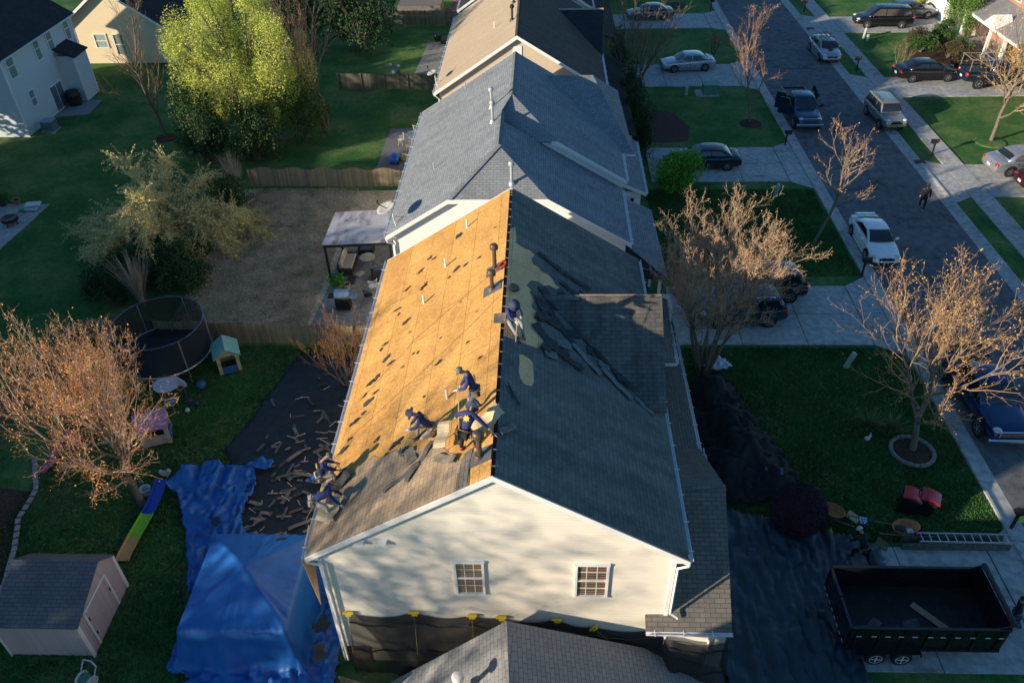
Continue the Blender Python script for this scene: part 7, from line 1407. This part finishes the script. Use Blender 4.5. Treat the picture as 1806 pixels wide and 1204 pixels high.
def tool(label, p0, p1, mat, r=.016, name='pry_bar', blade=None):
    p0, p1 = Vector(p0), Vector(p1); t = thing(name, p0, 0, label, 'tool'); g = MB(); g.tube((0, 0, 0), p1-p0, r, r, 7); g.build('shaft', mat, t)
    if blade: d = (p1-p0).normalized(); g = MB(); q = d.to_track_quat('Z', 'Y'); g.add([(p1-p0)+q @ Vector(v) for v in ((-.12, -.01, 0), (.12, -.01, 0), (.11, -.01, .26), (0, -.01, .32), (-.11, -.01, .26), (-.12, .015, 0), (.12, .015, 0), (.11, .015, .26), (0, .015, .32), (-.11, .015, .26))], [(0, 1, 2, 3, 4), (9, 8, 7, 6, 5), (0, 5, 6, 1), (1, 6, 7, 2), (2, 7, 8, 3), (3, 8, 9, 4), (4, 9, 5, 0)]); g.build('blade', blade, t)
    return t
def W(loc, hd, p): c, s = math.cos(hd), math.sin(hd); return (loc[0]+p[0]*c-p[1]*s, loc[1]+p[0]*s+p[1]*c, loc[2]+p[2])
HW = plain('hickory_handle', (.48, .34, .18), .6, bstr=0); BT = plain('blue_steel_blade', (.10, .15, .32), .35, .5, bstr=0)
# A on the ridge
lo, hd = (-1.02, 21.75, zr_(-1.02)), R_(-62)
zz = lambda x, y: (zl(x) if x < XR else zr_(x))
def rz_at(lo, hd, px, py): x, y, _ = W(lo, hd, (px, py, 0)); return zz(x, y)-lo[2]
_, wr = person('worker in navy and a wide navy hat sitting on the ridge of the bare roof', lo, hd, (0, 0, .20), (.10, 0, .62), (.28, 0, .92), [(.62, .14, rz_at(lo, hd, .62, .14)+.09), (.80, -.12, rz_at(lo, hd, .8, -.12)+.09)], [(.58, .10, .62), (.62, -.12, .50)], NAVY, GPANT, DRKB, 'bucket', HNAV, GLOVE, True)
tool('pry bar with a pale handle held by the worker sitting on the ridge', W(lo, hd, (.60, -.05, .60)), W(lo, hd, (1.05, -.35, .02)), HW)
# B standing
lo, hd = (-1.95, 17.62, zl(-1.95)), R_(183)
person('worker standing upright on the bare roof in a camouflage cap and jeans', lo, hd, (0, 0, .90), (.14, 0, 1.36), (.36, 0, 1.64), [(.10, .14, rz_at(lo, hd, .10, .14)+.09), (-.10, -.14, rz_at(lo, hd, -.1, -.14)+.09)], [(.50, .16, 1.05), (.46, -.12, .88)], NAVY, JEAN, DKB, 'cap', HGRY, GLOVE, True)
tool('long handled shingle scraper held by the standing worker', W(lo, hd, (.46, .12, 1.18)), W(lo, hd, (.52, .5, rz_at(lo, hd, .52, .5)+.1)), HW, .018, 'roof_scraper', STEEL)
# C kneeling
lo, hd = (-3.40, 17.55, zl(-3.40)), R_(188)
person('kneeling worker in navy with a bucket hat and tan knee-padded trousers', lo, hd, (-.05, 0, .32), (.22, 0, .74), (.50, 0, .98), [(-.10, .16, rz_at(lo, hd, -.1, .16)+.09), (.42, -.18, rz_at(lo, hd, .42, -.18)+.09)], [(.62, .10, .42), (.60, -.16, .34)], NAVY, TANP, DKB, 'bucket', HNAV, GLOVE, True)
tool('blue bladed roofing spade held by the kneeling worker', W(lo, hd, (.42, -.05, .55)), W(lo, hd, (.95, .05, rz_at(lo, hd, .95, .05)+.12)), HW, .018, 'roofing_spade', BT)
# D bending, back to viewer
lo, hd = (-2.12, 16.1, zl(-2.12)), R_(68)
person('bending worker seen from behind with a yellow emblem and orange boots', lo, hd, (-.05, 0, .80), (.24, 0, 1.12), (.50, .02, 1.26), [(.02, .20, rz_at(lo, hd, .02, .20)+.09), (.05, -.22, rz_at(lo, hd, .05, -.22)+.09)], [(.42, .52, .80), (.40, -.55, .72)], NAVY, BLKC, REDB, 'bucket', HNAV, GLOVE, True, elbp=(-.2, 0, -.3))
tool('long pale pry bar gripped by the bending worker', W(lo, hd, (.50, -.05, 1.1)), W(lo, hd, (.45, -.95, .25)), HW, .016)
# E left eave
lo, hd = (-6.80, 17.45, zl(-6.80)), R_(28)
person('worker in a grey cap at the left eave with a yellow emblem on the back', lo, hd, (-.30, 0, .55), (-.18, 0, 1.0), (.06, 0, 1.26), [(.12, .16, rz_at(lo, hd, .12, .16)+.09), (.05, -.16, rz_at(lo, hd, .05, -.16)+.09)], [(.30, .14, .72), (.32, -.15, .62)], NAVY, TANP, DKB, 'cap', HGRY, GLOVE, True)
tool('pry bar crossed over another in front of the worker at the left eave', W(lo, hd, (.30, .12, .75)), W(lo, hd, (.52, -.22, .10)), HW); tool('second pry bar slanting the other way at the left eave', W(lo, hd, (.32, -.15, .66)), W(lo, hd, (.55, .2, .12)), HW)
# F crouching nearest
lo, hd = (-6.55, 16.15, zl(-6.55)), R_(5)
person('worker bent double at the near left eave in pale trousers and red boots', lo, hd, (-.42, 0, .60), (.02, .05, .92), (.26, .22, .90), [(.02, .16, rz_at(lo, hd, .02, .16)+.09), (-.02, -.22, rz_at(lo, hd, -.02, -.22)+.09)], [(.48, .20, .46), (.50, -.18, .38)], NAVY, plain('pale_trousers', (.52, .48, .42), .85), REDB, 'cap', plain('tan_cap', (.34, .25, .15), .8), GLOVE, True)
# ground people
lo, hd = (24.35, 46.45, .012), R_(70)
person('person in a black hooded jacket walking away down the road', lo, hd, (0, 0, .90), (.04, 0, 1.38), (.08, 0, 1.66), [(.22, .10, .09), (-.28, -.08, .12)], [(.20, .26, .90), (-.12, -.28, .88)], BLKC, BLKC, plain('tan_shoes', (.45, .34, .22), .7), 'hood', BLKC)
lo, hd = (12.15, 19.15, .06), R_(118)
person('person in black striding behind the pushed wheelbarrow with a white cap', lo, hd, (0, 0, .86), (.22, 0, 1.28), (.42, 0, 1.50), [(.30, .10, .09), (-.50, -.10, .14)], [(.62, .26, .80), (.60, -.26, .80)], BLKC, BLKC, BLKC, 'cap', plain('cap_white', (.55, .52, .48), .8), plain('orange_glove', (.50, .11, .05), .7))
lo, hd = (16.55, 16.5, .06), R_(150)
person('person in blue jeans walking at the right edge beside the trailer', lo, hd, (0, 0, .88), (.06, 0, 1.36), (.10, 0, 1.64), [(.30, .10, .09), (-.32, -.10, .14)], [(.16, .28, .88), (-.10, -.28, .90)], BLKC, JEAN, DKB, None, None)
lo, hd = (22.1, 63.6, .012), R_(200)
person('person in dark clothes leaning at the far side of the blue pickup truck', lo, hd, (0, 0, .90), (.22, 0, 1.30), (.40, 0, 1.52), [(.05, .12, .09), (-.05, -.12, .09)], [(.55, .2, 1.1), (.55, -.2, 1.1)], BLKC, BLKC, DKB, 'hood', BLKC)
